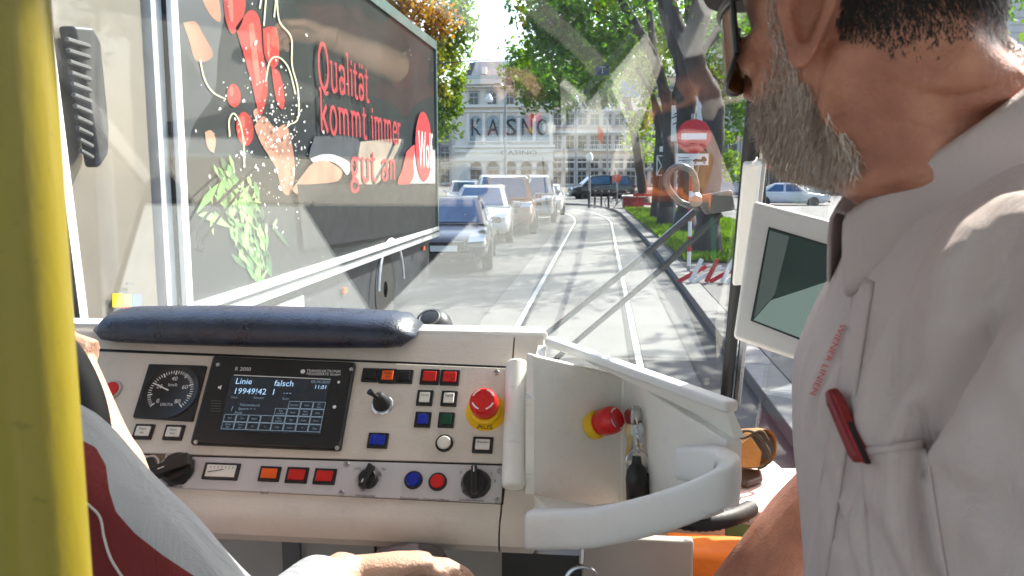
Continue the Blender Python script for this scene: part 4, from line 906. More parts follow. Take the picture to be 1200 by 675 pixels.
# left pillar with its black seal
t_l = (wl1 - wl0).normalized()
MB().hexa([wl0 + Vector((-.075, -.01, 0)), wl0 + Vector((-.012, -.01, 0)), wl1 + Vector((-.012, -.01, 0)), wl1 + Vector((-.075, -.01, 0))],
          [p + Vector((0, .05, 0)) for p in (wl0 + Vector((-.075, 0, 0)), wl0 + Vector((-.012, 0, 0)), wl1 + Vector((-.012, 0, 0)), wl1 + Vector((-.075, 0, 0)))]).build('pillar', M_white, tram, bevel=.01)
MB().tube([wl0 + Vector((-.004, -.008, 0)), wl1 + Vector((-.004, -.008, 0))], .0055, 8).build('rubber_seal', M_rubber, tram, smooth=True)
# right pillar: black bar, pale sleeve over its middle
def rp(y): return ext(Rb, Rt, ws(860, y).z)
pr = [ext(Rb, Rt, z) + Vector((.006, -.012, 0)) for z in (1.42, 2.76)]
MB().tube(pr, .0125, 10).build('pillar', M_rubber, tram, smooth=True)
MB().tube([p + Vector((.022, -.006, 0)) for p in pr], .008, 8).build('pillar_trim', M_steel, tram, smooth=True)
za, zb_ = ws(850, 328).z, ws(868, 188).z
sl_ = [ext(Rb, Rt, z) + Vector((.012, -.022, 0)) for z in (za, zb_)]
MB().tube(sl_, .026, 4, flat=.75, upv=(1, 1, 0)).build('pillar_sleeve', M_white, tram, bevel=.006)
MB().hexa([Vector((wl0.x + .05, 1.33, 2.24)), Vector((wr0.x - .05, 1.33, 2.24)), Vector((wr0.x - .05, 1.14, 2.24)), Vector((wl0.x + .05, 1.14, 2.24))], [Vector((wl0.x + .05, 1.07, 2.74)), Vector((wr0.x - .05, 1.07, 2.74)), Vector((wr0.x - .05, .92, 2.74)), Vector((wl0.x + .05, .92, 2.74))]).build('sun_blocker', M_shell, tram, bevel=.01)  # added unseen box that keeps direct sun off the driver's sleeve and the pole
# sill, header strip
MB().box(((wl0.x + wr0.x) / 2, 1.765, 1.422), (wr0.x - wl0.x, .03, .03)).build('windscreen_sill', M_rubber, tram)
MB().tube([wl1 + Vector((0, -.02, .0)), wr1 + Vector((0, -.02, 0))], .03, 8).build('windscreen_header', M_rubber, tram, smooth=True)
# deck between console and windscreen: unseen pale covers and dark gap, shaped for the veil they mirror
ZD = 1.445
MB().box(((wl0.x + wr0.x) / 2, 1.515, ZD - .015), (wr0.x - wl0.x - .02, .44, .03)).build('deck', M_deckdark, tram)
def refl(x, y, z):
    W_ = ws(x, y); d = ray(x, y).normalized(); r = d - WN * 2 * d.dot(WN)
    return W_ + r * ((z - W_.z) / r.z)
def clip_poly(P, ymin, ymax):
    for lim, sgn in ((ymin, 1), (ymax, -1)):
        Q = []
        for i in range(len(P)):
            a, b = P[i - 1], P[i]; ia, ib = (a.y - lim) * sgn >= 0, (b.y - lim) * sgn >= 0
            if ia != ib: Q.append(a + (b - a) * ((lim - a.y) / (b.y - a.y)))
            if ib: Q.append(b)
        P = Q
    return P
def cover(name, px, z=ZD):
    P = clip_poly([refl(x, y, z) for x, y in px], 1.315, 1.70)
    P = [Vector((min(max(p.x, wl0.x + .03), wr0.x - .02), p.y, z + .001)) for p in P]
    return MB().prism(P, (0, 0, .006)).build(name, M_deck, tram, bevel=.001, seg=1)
cover('veil_cover', [(60, 375), (120, 205), (212, 187), (248, 222), (345, 228), (436, 372)])
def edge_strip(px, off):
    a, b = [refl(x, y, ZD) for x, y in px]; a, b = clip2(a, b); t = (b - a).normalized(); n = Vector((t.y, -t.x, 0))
    a, b = a + n * off, b + n * off; MB().hexa([a - n * .003 + Vector((0, 0, .006)), b - n * .003 + Vector((0, 0, .006)), b + n * .003 + Vector((0, 0, .006)), a + n * .003 + Vector((0, 0, .006))], [p + Vector((0, 0, .0095)) for p in (a - n * .003, b - n * .003, b + n * .003, a + n * .003)]).build('veil_edge', M_deckdark, tram)
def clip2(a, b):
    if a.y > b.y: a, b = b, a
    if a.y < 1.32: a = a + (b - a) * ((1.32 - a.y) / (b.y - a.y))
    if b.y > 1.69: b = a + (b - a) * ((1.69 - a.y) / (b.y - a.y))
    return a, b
cover('veil_cover', [(444, 372), (588, 226), (690, 226), (735, 275), (798, 350), (835, 440), (600, 470)])

edge_strip(((345, 228), (436, 372)), .022); edge_strip(((588, 226), (444, 372)), -.022)  # unseen dark strips that line the V of the mirrored veil

# ================================================================== CONSOLE
A50 = R(50); PN = Vector((0, -math.sin(A50), math.cos(A50))); PU = Vector((1, 0, 0)); PV = Vector((0, math.cos(A50), math.sin(A50)))
P0 = dep(350, 480, 1.25)
def pn(x, y, h=0.0): return onpl(x, y, P0 + PN * h, PN)
def uv(p): return (p - P0).dot(PU), (p - P0).dot(PV)
def at(u, v, h=0.0): return P0 + PU * u + PV * v + PN * h
dash = thing('dashboard', 'cream tram control console with gauges, screen, coloured buttons and padded top', 'control panel', (-.5, 1.15, 1.35))
XL, XS, XE = -1.02, pn(588, 590).x, -.085
pt_ = at(0, .134); bt = at(0, -.138)
lip = [(1.10 - .01, 1.456 - .012)]
prof = [(1.31, 1.40), (1.31, 1.648), (1.30, 1.658), (pt_.y + .012, 1.660), (pt_.y, pt_.z)] + [(at(0, v).y, at(0, v).z) for v in (.12, .09, .0, -.13)] + \
       [(bt.y, bt.z), (1.068, 1.436), (1.059, 1.420), (1.058, 1.406), (1.066, 1.394), (1.082, 1.388), (1.25, 1.388), (1.25, 1.40)]
def console(xa, xb, name, m=M_cream):
    return MB().loft([[Vector((x, y, z)) for y, z in prof] for x in (xa, xb)]).build(name, m, dash, smooth=True, angle=32)
console(XL, XS - .0012, 'console_body'); console(XS + .0012, XE, 'console_end')
def plate(name, px, h, m, bevel=.0015, parent=dash, h0=-.002):
    q0 = [pn(x, y, h0) for x, y in px]; c = sum(q0, Vector()) / 4
    return MB().hexa(q0, [p + PN * (h - h0) for p in q0]).build(name, m, parent, bevel=bevel)
# plates: upper one is set off by a dark joint
plate('panel_joint', [(84, 408.0), (607.5, 430.5), (590, 592), (70, 566)], .0004, M_black, 0)
plate('upper_panel', [(86, 411.5), (605.5, 433), (591.5, 544.5), (62, 529)], .0022, M_cream)
plate('lower_panel', [(62, 531.5), (591, 547), (587.5, 591), (60, 566)], .0030, M_grey)
def size_u(x, y, w): return (pn(x + w / 2, y) - pn(x - w / 2, y)).length
def size_v(x, y, h): return abs(uv(pn(x, y - h / 2))[1] - uv(pn(x, y + h / 2))[1])
def pbox(c, du, dv, h0, h1):
    m = MB(); q = [c + PU * (s * du / 2) + PV * (t * dv / 2) for s, t in ((-1, -1), (1, -1), (1, 1), (-1, 1))]
    return m.hexa([p + PN * h0 for p in q], [p + PN * h1 for p in q])
def pbutton(x, y, w, h, lens, frame=M_black, txt=None, tcol=M_printk, rimw=.18):
    c = pn(x, y); du, dv = size_u(x, y, w), size_v(x, y, h)
    b = pbox(c, du, dv, .0, .0055).build('push_button', frame, dash, bevel=.0012)
    k = min(du, dv) * rimw
    l = pbox(c, du - 2 * k, dv - 2 * k, .004, .0078).build('lens', lens, b, bevel=.0012)
    if txt:
        q = MB()
        for i, s in enumerate(txt.split('|')):
            put_text(q, s, .0052, c + PV * (.0012 - .0055 * i), PU, PV, PN, lift=.0082)
        q.build('lettering', tcol, b, recalc=False)
    return b
def pround(x, y, r, lens, frame=M_black, h=.006, ring=.22):
    c = pn(x, y); rr = size_u(x, y, 2 * r) / 2
    b = MB().lathe(c, PN, [(0, 0), (rr, 0), (rr, h * .6), (rr * .93, h), (rr * (1 - ring), h), (rr * (1 - ring), h * .5), (0, h * .5)], 28).build('round_button', frame, dash, smooth=True)
    MB().lathe(c, PN, [(0, h * .5), (rr * (1 - ring - .02), h * .5), (rr * (1 - ring - .02), h * 1.05), (rr * (1 - ring - .14), h * 1.35), (0, h * 1.4)], 28).build('lens', lens, b, smooth=True)
    return b
pbutton(434.7, 440.9, 20, 16, M_black); pbutton(455, 441.9, 20, 17, M_orlens, txt='Türen|zu'); pbutton(474.5, 442.6, 20, 16, M_black)
pbutton(504.3, 443, 22.5, 18, M_redlens); pbutton(527.7, 443.8, 22.5, 18, M_redlens)
pbutton(498.4, 467.5, 19, 18, M_whitelens, txt='Türen'); pbutton(526.7, 468.3, 19, 18, M_whitelens, txt='Signal')
pbutton(496, 492.9, 19, 18, M_bluelens); pbutton(523.5, 493.4, 19, 18, M_greenlens)
pbutton(566, 522.7, 24, 19, M_whitelens, txt='Wischer'); pbutton(443.5, 517.4, 24, 18, M_bluelens)
pbutton(169.5, 507, 23, 18, M_whitelens, txt='Fahrt|ein'); pbutton(205, 508, 23, 18, M_whitelens, txt='Fahrt|aus')
pbutton(317, 556.5, 25, 18, M_orlens); pbutton(349, 558, 26, 19, M_redlens); pbutton(381.5, 559.5, 26, 19, M_redlens)
pround(521, 520.3, 10.5, M_whitelens); pround(485, 563.5, 11, M_bluelens); pround(513.3, 565.5, 11, M_red); pround(132, 458, 12, M_red, M_steel)
pround(177, 546, 12, M_black, M_steel)
# meter
c = pn(260.5, 553.5); du, dv = size_u(260, 553, 42), size_v(260, 553, 20)
mt = pbox(c, du, dv, 0, .006).build('ammeter', M_black, dash, bevel=.0015)
pbox(c, du * .82, dv * .70, .004, .0068).build('dial', M_whitelens, mt, bevel=.0005)
q = MB(); q.prism([c + PU * a + PV * b + PN * .0071 for a, b in ((-.018, -.003), (.004, .0015), (.004, .0025), (-.018, -.002))], PN * .0003)
for k in range(7): q.prism([c + PU * (-.016 + .0055 * k + a) + PV * (.0035 + b) + PN * .0071 for a, b in ((0, 0), (.0006, 0), (.0006, .003), (0, .003))], PN * .0003)
q.build('scale', M_printk, mt)
# speedometer
sp = plate('speedometer', [(177, 429), (244.5, 431), (228, 496), (158, 491.5)], .007, M_black, .002)
cs = pn(202.5, 461.5); rs = size_u(202, 461, 56) / 2
MB().lathe(cs, PN, [(0, .006), (rs * 1.14, .006), (rs * 1.16, .0085), (rs * 1.1, .0085), (rs * 1.06, .0075), (0, .0075)], 40).build('dial', M_black, sp, smooth=True)
q = MB()
for k in range(41):
    a = R(225 - 270 * k / 40); L_ = .8 if k % 5 else .74
    d_ = PU * math.cos(a) + PV * math.sin(a); e_ = PU * -math.sin(a) + PV * math.cos(a); w_ = .0005 if k % 5 else .0009
    q.prism([cs + PN * .0078 + d_ * rs * r1 + e_ * w_ * s for r1, s in ((L_, -1), (.93, -1), (.93, 1), (L_, 1))], PN * .0003)
for v_, s in ((0, '0'), (20, '20'), (40, '40'), (60, '60'), (80, '80')):
    a = R(225 - 270 * v_ / 80); put_text(q, s, .0098, cs + (PU * math.cos(a) + PV * math.sin(a)) * rs * .58 - PV * .0035, PU, PV, PN, .008)
put_text(q, 'km/h', .0075, cs + PV * .009, PU, PV, PN, .008); put_text(q, 'DEUTA', .0062, cs - PV * .0235, PU, PV, PN, .008)
q.build('scale', M_print, sp)
a = R(157); d_ = PU * math.cos(a) + PV * math.sin(a); e_ = PU * -math.sin(a) + PV * math.cos(a)
MB().prism([cs + PN * .009 + d_ * rs * r1 + e_ * s for r1, s in ((.1, -.0011), (.86, -.0007), (.86, .0007), (.1, .0011))], PN * .0005).build('needle', M_print, sp)
# screen unit
du_ = plate('display_unit', [(252.5, 420.5), (418.5, 427.8), (400.8, 530.5), (225.5, 523)], .010, M_black, .004)
HS = .0105
def dq(px, py): return pn(px, py, HS)
sc_ = [dq(*p) for p in ((271, 441), (386, 446), (375.5, 509.5), (257, 504.5))]
MB().hexa([p - PN * .001 for p in sc_], [p + PN * .0003 for p in sc_]).build('screen', M_screenbg, du_)
for p in ((255.5, 427.5), (411.5, 433), (229.5, 518), (395, 525)):
    MB().lathe(dq(*p), PN, [(0, -.001), (.0032, -.001), (.003, .0012), (0, .0016)], 14).build('screw', M_steel, du_, smooth=True)
q = MB()
def st(s, x, y, hpx, m=None, al='l'): put_text(q, s, size_v(x, y, hpx) / .72, dq(x, y), PU, PV, PN, .0009, al)
st('Linie', 275.5, 450, 7); st('falsch', 321, 452.5, 7); st('19949!42  1', 273, 461.5, 7); st('- - -', 332, 462.3, 4)
st('11:01', 368, 455.8, 4.6)
q.build('lettering', M_glow, du_, recalc=False)['kind'] = 'stuff'
q = MB(); st('05.04.2020', 364.5, 449, 3.4); st('Linie', 271, 466.8, 2.6); st('Fahrziel', 297, 467.5, 2.6); st('Kurs', 331, 468.5, 2.6); st('Fahrtenbuch', 281, 476, 3.2); st('Sperre + +', 279, 480.5, 3.2); st('Funk', 275, 485, 3.2); st('?', 270, 482, 6)
q.build('lettering_small', M_glowdim, du_, recalc=False)['kind'] = 'stuff'
q = MB(); st('R 2000', 275, 434.5, 4.4); st('TRANSELEKTRONIK', 359, 436, 3.0); st('MESSGERÄTE GmbH', 359, 439.6, 3.0)
a, b = dq(274, 440), dq(387.5, 445); q.prism([a, b, b + PV * .0012, a + PV * .0012], PN * .0004)
for cx_, cy__ in ((355, 435.5),):
    q.lathe(dq(cx_, cy__), PN, [(.0028, .0004), (.0036, .0004), (.0036, .0008), (.0028, .0008)], 18)
for cx_, cy__, r_ in ((397, 448), (392, 477)) and ((397, 448, .0022), (392, 477, .0027)):
    q.lathe(dq(cx_, cy__), PN, [(r_ * .7, .0003), (r_, .0003), (r_, .0007), (r_ * .7, .0007)], 18)
sp_ = dq(257, 454); q.prism([sp_ + PU * x * .001 + PV * y * .001 for x, y in ((-2, -1.6), (0, -1.6), (3, -4), (3, 4), (0, 1.6), (-2, 1.6))], PN * .0003)
q.build('printing', M_print, du_, recalc=False)
q = MB()
for k in range(5): a = dq(247, 470 + k * 3); q.prism([a, a + PU * .016, a + PU * .016 + PV * .0008, a + PV * .0008], PN * .0003)
q.build('speaker_slot', M_dgrey, du_)
names = ['Durchs', 'Linie', 'Ein|Aus', 'Bus|melden', 'Funk', 'Not|signal', 'Ziel', 'Ruf', 'Ton', 'Fahrt', '', 'Bus|befehl', 'Uhr', 'Licht', 'Kurs', 'Ende|Fkt', 'Fern|spr', 'H', 'T', 'Info', 'Linie', 'F', 'Zug']
cells = [(r, c) for r, cs_ in ((0, (5, 6, 7)), (1, (4, 5, 6, 7)), (2, range(8)), (3, range(8))) for c in cs_]
TL, TR_, BL, BR = dq(268, 468), dq(381, 472), dq(259, 503), dq(376, 508)
us = [uv(p) for p in (TL, TR_, BL, BR)]
u0, u1 = (us[0][0] + us[2][0]) / 2, (us[1][0] + us[3][0]) / 2; v1, v0 = us[0][1], us[2][1]
for (r_, c_), s in zip(cells, names):
    cu, cv = u0 + (u1 - u0) * (c_ + .5) / 8, v1 + (v0 - v1) * (r_ + .5) / 4
    kw, kh = (u1 - u0) / 8 * .94, (v1 - v0) / 4 * .92; q = MB(); C_ = at(cu, cv, HS + .0005)
    for du2, dv2, w2, h2 in ((0, kh / 2, kw, .0007), (0, -kh / 2, kw, .0007), (kw / 2, 0, .0007, kh), (-kw / 2, 0, .0007, kh)):
        q.prism([C_ + PU * (du2 + s1 * w2 / 2) + PV * (dv2 + s2 * h2 / 2) for s1, s2 in ((-1, -1), (1, -1), (1, 1), (-1, 1))], PN * .0003)
    for i, ln in enumerate(s.split('|')):
        if ln: put_text(q, ln, .0042, C_ + PV * (-.0015 + (.0022 if '|' in s else 0) - .0044 * i), PU, PV, PN, .0002)
    q.build('touch_key', M_glowdim, du_, recalc=False)
# toggle lever
c = pn(448.5, 475.5)
tg = MB().lathe(c, PN, [(0, 0), (.0165, 0), (.0165, .004), (.014, .006), (0, .006)], 28).build('toggle_switch', M_steel, dash, smooth=True)
MB().lathe(c, (PN + PV * .18 - PU * .05), [(.0135, .004), (.0125, .012), (.009, .022), (.005, .028), (0, .029)], 24).build('boot', M_rubber, tg, smooth=True)
a = c + PN * .022; b = c + PN * .040 + PV * .004 - PU * .012
MB().tube([a, a * .4 + b * .6, b], [.0035, .003, .0048], 12).build('lever', M_black, tg, smooth=True)
# emergency stop on the panel
def estop(c, ax, disc, name='emergency_stop', h=.036, r=.0205, lab=True):
    e = MB().lathe(c, ax, [(0, 0), (r * 1.05, 0), (r * 1.05, .010), (r * .9, .013), (0, .013)], 32).build(name, M_yellow, dash, smooth=True)
    ax = Vector(ax).normalized()
    if disc: MB().lathe(c, ax, [(0, .0), (disc, .0), (disc, .0025), (0, .003)], 44).build('yellow_disc', M_yellow, e, smooth=True)
    MB().lathe(c + ax * .012, ax, [(0, 0), (r * .82, 0), (r * .82, .006), (r * 1.0, .010), (r * 1.03, h * .62), (r * .97, h * .82), (r * .80, h * .92), (r * .3, h * .9), (0, h * .88)], 36).build('mushroom_cap', M_red, e, smooth=True)
    u = PU - ax * PU.dot(ax); u.normalize(); w = ax.cross(u); q = MB(); o_ = c + ax * (.0126 + h * .93)
    for k in range(4):
        a0 = R(20 + 90 * k); A = []; B = []
        for i in range(7):
            t = a0 + R(52) * i / 6; A.append(o_ + (u * math.cos(t) + w * math.sin(t)) * r * .70); B.append(o_ + (u * math.cos(t) + w * math.sin(t)) * r * .80)
        n_ = len(A); q.add(A + B, [(i, i + 1, n_ + i + 1, n_ + i) for i in range(n_ - 1)])
    q.build('turn_arrow', M_print, e, recalc=False); return e
ce = pn(570, 483.5); e1 = estop(ce, PN, .0300)
q = MB(); put_text(q, 'AUS', .0125, ce - PV * .0272 + PN * .0022, PU, PV, PN, .001); q.build('lettering', M_printk, e1, recalc=False)
# knobs
def knob(x, y, r, ptr_ang, name='rotary_knob', h=.018, ringr=None, bar_=True):
    c = pn(x, y); rr = size_u(x, y, 2 * r) / 2
    k = MB().lathe(c, PN, [(0, 0), (rr * (ringr or 1.08), 0), (rr * (ringr or 1.08), .003), (0, .003)], 32).build(name, M_steel if ringr else M_black, dash, smooth=True)
    MB().lathe(c, PN, [(0, .003), (rr, .003), (rr, .008), (rr * .94, h * .75), (rr * .8, h), (0, h)], 32).build('knob_body', M_black, k, smooth=True)
    a = R(ptr_ang); d = PU * math.cos(a) + PV * math.sin(a); e = PU * -math.sin(a) + PV * math.cos(a)
    if bar_:
        L0, L1, wv = bar_
        q_ = [c + d * (rr * L0) + e * wv * rr, c + d * (rr * L1) + e * wv * rr * .85, c + d * (rr * L1) - e * wv * rr * .85, c + d * (rr * L0) - e * wv * rr]
        MB().hexa([p + PN * h * .6 for p in q_], [p + PN * (h + .008) for p in q_]).build('grip', M_black, k, bevel=.002)
    o_ = c + PN * (h + .0085)
    MB().prism([o_ + d * rr * r1 + e * s for r1, s in ((.45, -.0007), (.85, -.0007), (.85, .0007), (.45, .0007))], PN * .0003).build('mark', M_print, k)
    return k
knob(210, 551, 18.5, 205, bar_=(-1.0, 1.45, .42)); knob(432.5, 562.5, 11.5, 252, ringr=1.35, bar_=(-1.25, 1.25, .36), h=.014); knob(558, 568, 16.5, 95, bar_=(-.95, .95, .25), h=.02)
for x, y in ((198, 536), (184.5, 569), (407, 545), (400.5, 578), (586, 552), (582.5, 587), (582, 437.5)):
    s_ = MB().lathe(pn(x, y), PN, [(0, .002), (.0045, .002), (.0045, .0042), (.0036, .0052), (.0022, .0052), (.0018, .003), (0, .003)], 16).build('screw', M_steel, dash, smooth=True)
q = MB()
def pl_t(s, x, y, h): put_text(q, s, size_v(x, y, h) / .72, pn(x, y), PU, PV, PN, .0034)
pl_t('Sand', 310, 580, 3.6); pl_t('Fahrtspeicher', 429, 583, 3.2); pl_t('Zwischentür', 480, 586, 3.2); pl_t('Zentrales Öffnen', 511, 588, 3.2); pl_t('Scheibenwischer', 553, 588.5, 3.2); pl_t('Scheinwerfer', 205, 572.5, 3.0)
pl_t('Licht', 419, 551, 3); pl_t('Aut', 436, 546.5, 3); pl_t('Ein', 450, 552, 3); pl_t('0', 540, 556, 3.5); pl_t('I', 576, 557, 3.5); pl_t('II', 580, 566, 3.5)
q.build('lettering', M_printk, dash, recalc=False)['kind'] = 'stuff'
tri = [pn(x, y, .0034) for x, y in ((176, 532.5), (196, 533), (189, 541), (184, 541))]
MB().prism(tri, PN * .0004).build('warning_mark', mat('sticker_brown', (.14, .10, .05), .5), dash)
# cushion
cx0, cx1 = pn(113, 395).x, pn(489, 400).x
rings = []
for u in np.linspace(0, 1, 25):
    e = min(u, 1 - u); k = min(1, (e / .05)) ** .5 if e < .05 else 1; kb2 = .72 + .28 * math.sin(math.pi * u) ** .6
    sy = .052 * (.55 + .45 * k) * (.9 + .1 * kb2); sz_ = .027 * max(.12, k) * kb2 * 1.04
    x = cx0 + (cx1 - cx0) * u
    rings.append([Vector((x, 1.268 + sy * math.copysign(abs(math.cos(t)) ** .75, math.cos(t)), 1.6565 + .004 * kb2 + .02 * math.cos(t) * .3 + sz_ * math.copysign(abs(math.sin(t)) ** .8, math.sin(t)))) for t in [2 * math.pi * i / 20 for i in range(20)]])
MB().loft(rings).build('padded_armrest', M_leather, dash, smooth='all')
# right wing: lip, two facets, ledge rail
A_ = zat(640, 398, 1.652); B_ = zat(853, 475, 1.652)
C0, C1 = Vector((-.088, 1.10, 0)), Vector((.036, 1.192, 0)); Bv = Vector((B_.x, B_.y, 0))
def vwall(name, a, b, z0, z1, th, m=M_cream2):
    t = (b - a).normalized(); n = Vector((-t.y, t.x, 0)) * th; q_ = [a, b, b + n, a + n]
    return MB().hexa([Vector((v.x, v.y, z0)) for v in q_], [Vector((v.x, v.y, z1)) for v in q_]).build(name, m, dash, bevel=.003)
_n = Vector((C1.y - C0.y, -(C1.x - C0.x), 0)).normalized() * -.02; _q = [Vector((C0.x, C0.y, 1.435)), Vector((C1.x, C1.y, 1.42)), Vector((C1.x, C1.y, 1.612)), Vector((C0.x, C0.y, 1.660))]
MB().hexa(_q, [p + _n for p in _q]).build('wing_panel', M_cream2, dash, bevel=.003)
_t = (Bv - C1).normalized(); _n = Vector((-_t.y, _t.x, 0)) * .02; _a = C1 + Vector((.001, -.002, 0)); _q = [Vector((_a.x, _a.y, 1.42)), Vector((Bv.x, Bv.y, 1.535)), Vector((Bv.x, Bv.y, 1.612)), Vector((_a.x, _a.y, 1.612))]
MB().hexa(_q, [p + _n for p in _q]).build('wing_panel', M_cream2, dash, bevel=.003)
MB().hexa([A_ + Vector((0, 0, -.010)), B_ + Vector((0, 0, -.010)), Vector((B_.x + .01, B_.y + .01, 1.61)), Vector((C1.x + .012, C1.y + .012, 1.61))], [A_ + Vector((0, .006, -.006)), B_ + Vector((.006, 0, -.006)), Vector((B_.x + .02, B_.y + .01, 1.615)), Vector((C1.x + .02, C1.y + .02, 1.615))]).build('wing_soffit', M_cream2, dash)
MB().prism([Vector((A_.x, A_.y, 1.643)), Vector((A_.x - .006, 1.10, 1.60)), Vector((A_.x - .006, 1.10, 1.44)), Vector((A_.x, A_.y, 1.44))], (-.012, 0, 0)).build('wing_cheek', M_cream2, dash)
MB().tube([(C1.x, C1.y - .001, 1.40), (C1.x, C1.y - .001, 1.614)], .0035, 8).build('wing_corner', M_cream2, dash, smooth=True)
t_ = (B_ - A_).normalized(); n_in = Vector((t_.y, -t_.x, 0))
if n_in.y > 0: n_in = -n_in
lipq = [A_ + n_in * .004, B_ + n_in * .004, B_ - n_in * .016, A_ - n_in * .016]
lipq = [Vector((p.x, p.y, 1.643)) for p in lipq]
MB().prism(lipq, (0, 0, .013)).build('wing_lip', M_white, dash, bevel=.004, seg=3)
MB().prism([Vector((x, y, 1.6605)) for x, y in ((XL, 1.2625), (A_.x + .002, 1.2605), (A_.x - .01, 1.312), (XL, 1.312))], (0, 0, -.012)).build('top_lip', M_white, dash, bevel=.004, seg=3)
# rounded upright
MB().tube([pn(606, 424, .014), pn(601.5, 572, .016)], .0165, 16, flat=1.0).build('upright', M_cream2, dash, smooth=True, bevel=.006)
rail_px = [(622, 620, 1.08), (655, 620, 1.05), (695, 618, 1.0), (738, 610, .95), (785, 597, .90), (822, 583, .872), (843, 571, .862), (852, 560, .868), (848, 551, .888), (834, 545, .912), (816, 543, .942), (803, 542, .97)]
rpth = catmull([dep(*p) for p in rail_px], 6); nr = len(rpth)
rings = []
for i, p in enumerate(rpth):
    t = (rpth[min(i + 1, nr - 1)] - rpth[max(i - 1, 0)]); t.z = 0; t.normalize(); o_ = Vector((t.y, -t.x, 0)); f_ = i / (nr - 1)
    hh = .0265 - .006 * f_; ww = .0145
    rings.append([p + o_ * (ww * math.copysign(abs(math.cos(a)) ** .5, math.cos(a))) + Vector((0, 0, hh * math.copysign(abs(math.sin(a)) ** .5, math.sin(a)))) for a in [2 * math.pi * k / 20 for k in range(20)]])
MB().loft(rings).build('ledge_rail', M_white, dash, smooth='all')
def towall(p):
    best = None
    for a, b in ((C0, C1), (C1, Bv)):
        ab = b - a; t = min(1, max(0, (Vector((p.x, p.y, 0)) - a).dot(ab) / ab.dot(ab))); q_ = a + ab * t
        if best is None or (q_ - Vector((p.x, p.y, 0))).length < (best - Vector((p.x, p.y, 0))).length: best = q_
    return Vector((best.x, best.y, p.z))
fl_ = [p - Vector((0, 0, .002)) for p in rpth[3:-6]]
MB().loft([[p, towall(p), towall(p) - Vector((0, 0, .006)), p - Vector((0, 0, .006))] for p in fl_]).build('ledge_floor', M_cream2, dash, smooth=True)
nf = Vector((C1.y - C0.y, -(C1.x - C0.x), 0)).normalized()
def facet(x, y): return onpl(x, y, C0, nf)
e2 = estop(facet(694, 499), nf + Vector((.30, .15, .50)), None, r=.019, h=.038)
# below the console
MB().box((-.45, 1.30, .86), (1.3, .05, 1.04)).build('front_cabinet', M_cab, dash)
for px, w_ in ((342, .03), (225, .05)):
    p = yat(px, 650, 1.27); MB().box((p.x, 1.272, .9), (w_, .012, .95)).build('cable_channel', M_dgrey, dash)
MB().box((yat(440, 650, 1.27).x, 1.273, .86), (.004, .006, 1.0)).build('cabinet_joint', M_black, dash)
p = dep(730, 660, 1.12); MB().box((p.x + .02, p.y + .03, .86), (.15, .02, 1.10)).build('side_cabinet', M_cab, dash, bevel=.004)
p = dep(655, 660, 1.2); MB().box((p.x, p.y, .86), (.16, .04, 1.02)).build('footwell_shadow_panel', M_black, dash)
MB().tube([dep(682, 640, 1.1), dep(681, 660, 1.1)], .003, 8).build('ring_stem', M_steel, dash)
ctr = dep(682, 684, 1.1); MB().tube([ctr + RT * (.022 * math.cos(a)) + UP * (.022 * math.sin(a)) for a in np.linspace(0, 2 * math.pi, 25)], .003, 8).build('pull_ring', M_steel, dash, smooth=True)
# controller dome in front of the driver
cd = dep(480, 676, 1.08)
ctl = thing('controller_knob', 'dark round drive lever knob under the hand of the driver', 'knob', cd)
MB().lathe(cd, UP, [(0, -.06), (.035, -.055), (.055, -.02), (.055, .012), (.045, .030), (.022, .038), (0, .039)], 32).build('knob', mat('knob_plum', (.02, .013, .016), .4), ctl, smooth=True)
MB().tube([cd - UP * .05, cd - UP * .2 + FW * .12], .015, 10).build('stem', M_steel, ctl, smooth=True)
# gooseneck lamp / speaker puck behind the console edge
mp_ = dep(508, 386, 1.42)
mic = thing('microphone', 'dark grey round microphone head standing behind the console edge', 'microphone', mp_)
axm = (-FW * .55 + UP * .6 - RT * .15).normalized()
MB().lathe(mp_, axm, [(0, -.02), (.030, -.02), (.034, .0), (.033, .012), (.024, .026), (.012, .030), (0, .030)], 32).build('head', mat('mic_grey', (.05, .052, .055), .35, metal=.3), mic, smooth=True)
MB().lathe(mp_ + axm * .0245, axm, [(.017, 0), (.0195, .002), (.017, .0055), (.015, .004)], 28).build('ring', M_dgrey, mic, smooth=True)
MB().tube([mp_ - axm * .01, Vector((mp_.x, mp_.y + .02, 1.45))], .008, 10).build('neck', M_black, mic)

# ================================================================== KEYS
nr_ = Vector((-(Bv.y - C1.y), (Bv.x - C1.x), 0)).normalized(); nr_ = nr_ if nr_.x < 0 else -nr_
kf = onpl(748, 487, C1, nr_)
nk_ = (nr_ - Vector((0, .35, 0))).normalized()
kb_ = thing('key_bunch', 'bunch of keys with a black fob hanging from the ignition lock', 'keys', kf)
MB().lathe(kf - nk_ * .004, nk_, [(0, 0), (.014, 0), (.014, .012), (.011, .02), (0, .02)], 24).build('lock', M_steel, kb_, smooth=True)
k0 = kf + nk_ * .022 + RT * .004
def ringm(c, r, ax, name='ring', w=.0012):
    ax = Vector(ax).normalized(); u = ax.orthogonal().normalized(); v = ax.cross(u)
    MB().tube([c + u * (r * math.cos(a)) + v * (r * math.sin(a)) for a in np.linspace(0, 2 * math.pi, 25)], w, 8).build(name, M_steel, kb_, smooth=True)
kd = (k0 - CAM).dot(FW)
def kp_(x, y, dd=0): return dep(x, y, kd + dd)
MB().box(kp_(741, 486, -.01), (.004, .02, .018)).build('key', M_steel, kb_, bevel=.001)
ringm(kp_(743, 493, -.012), .011, (.8, .3, .1))
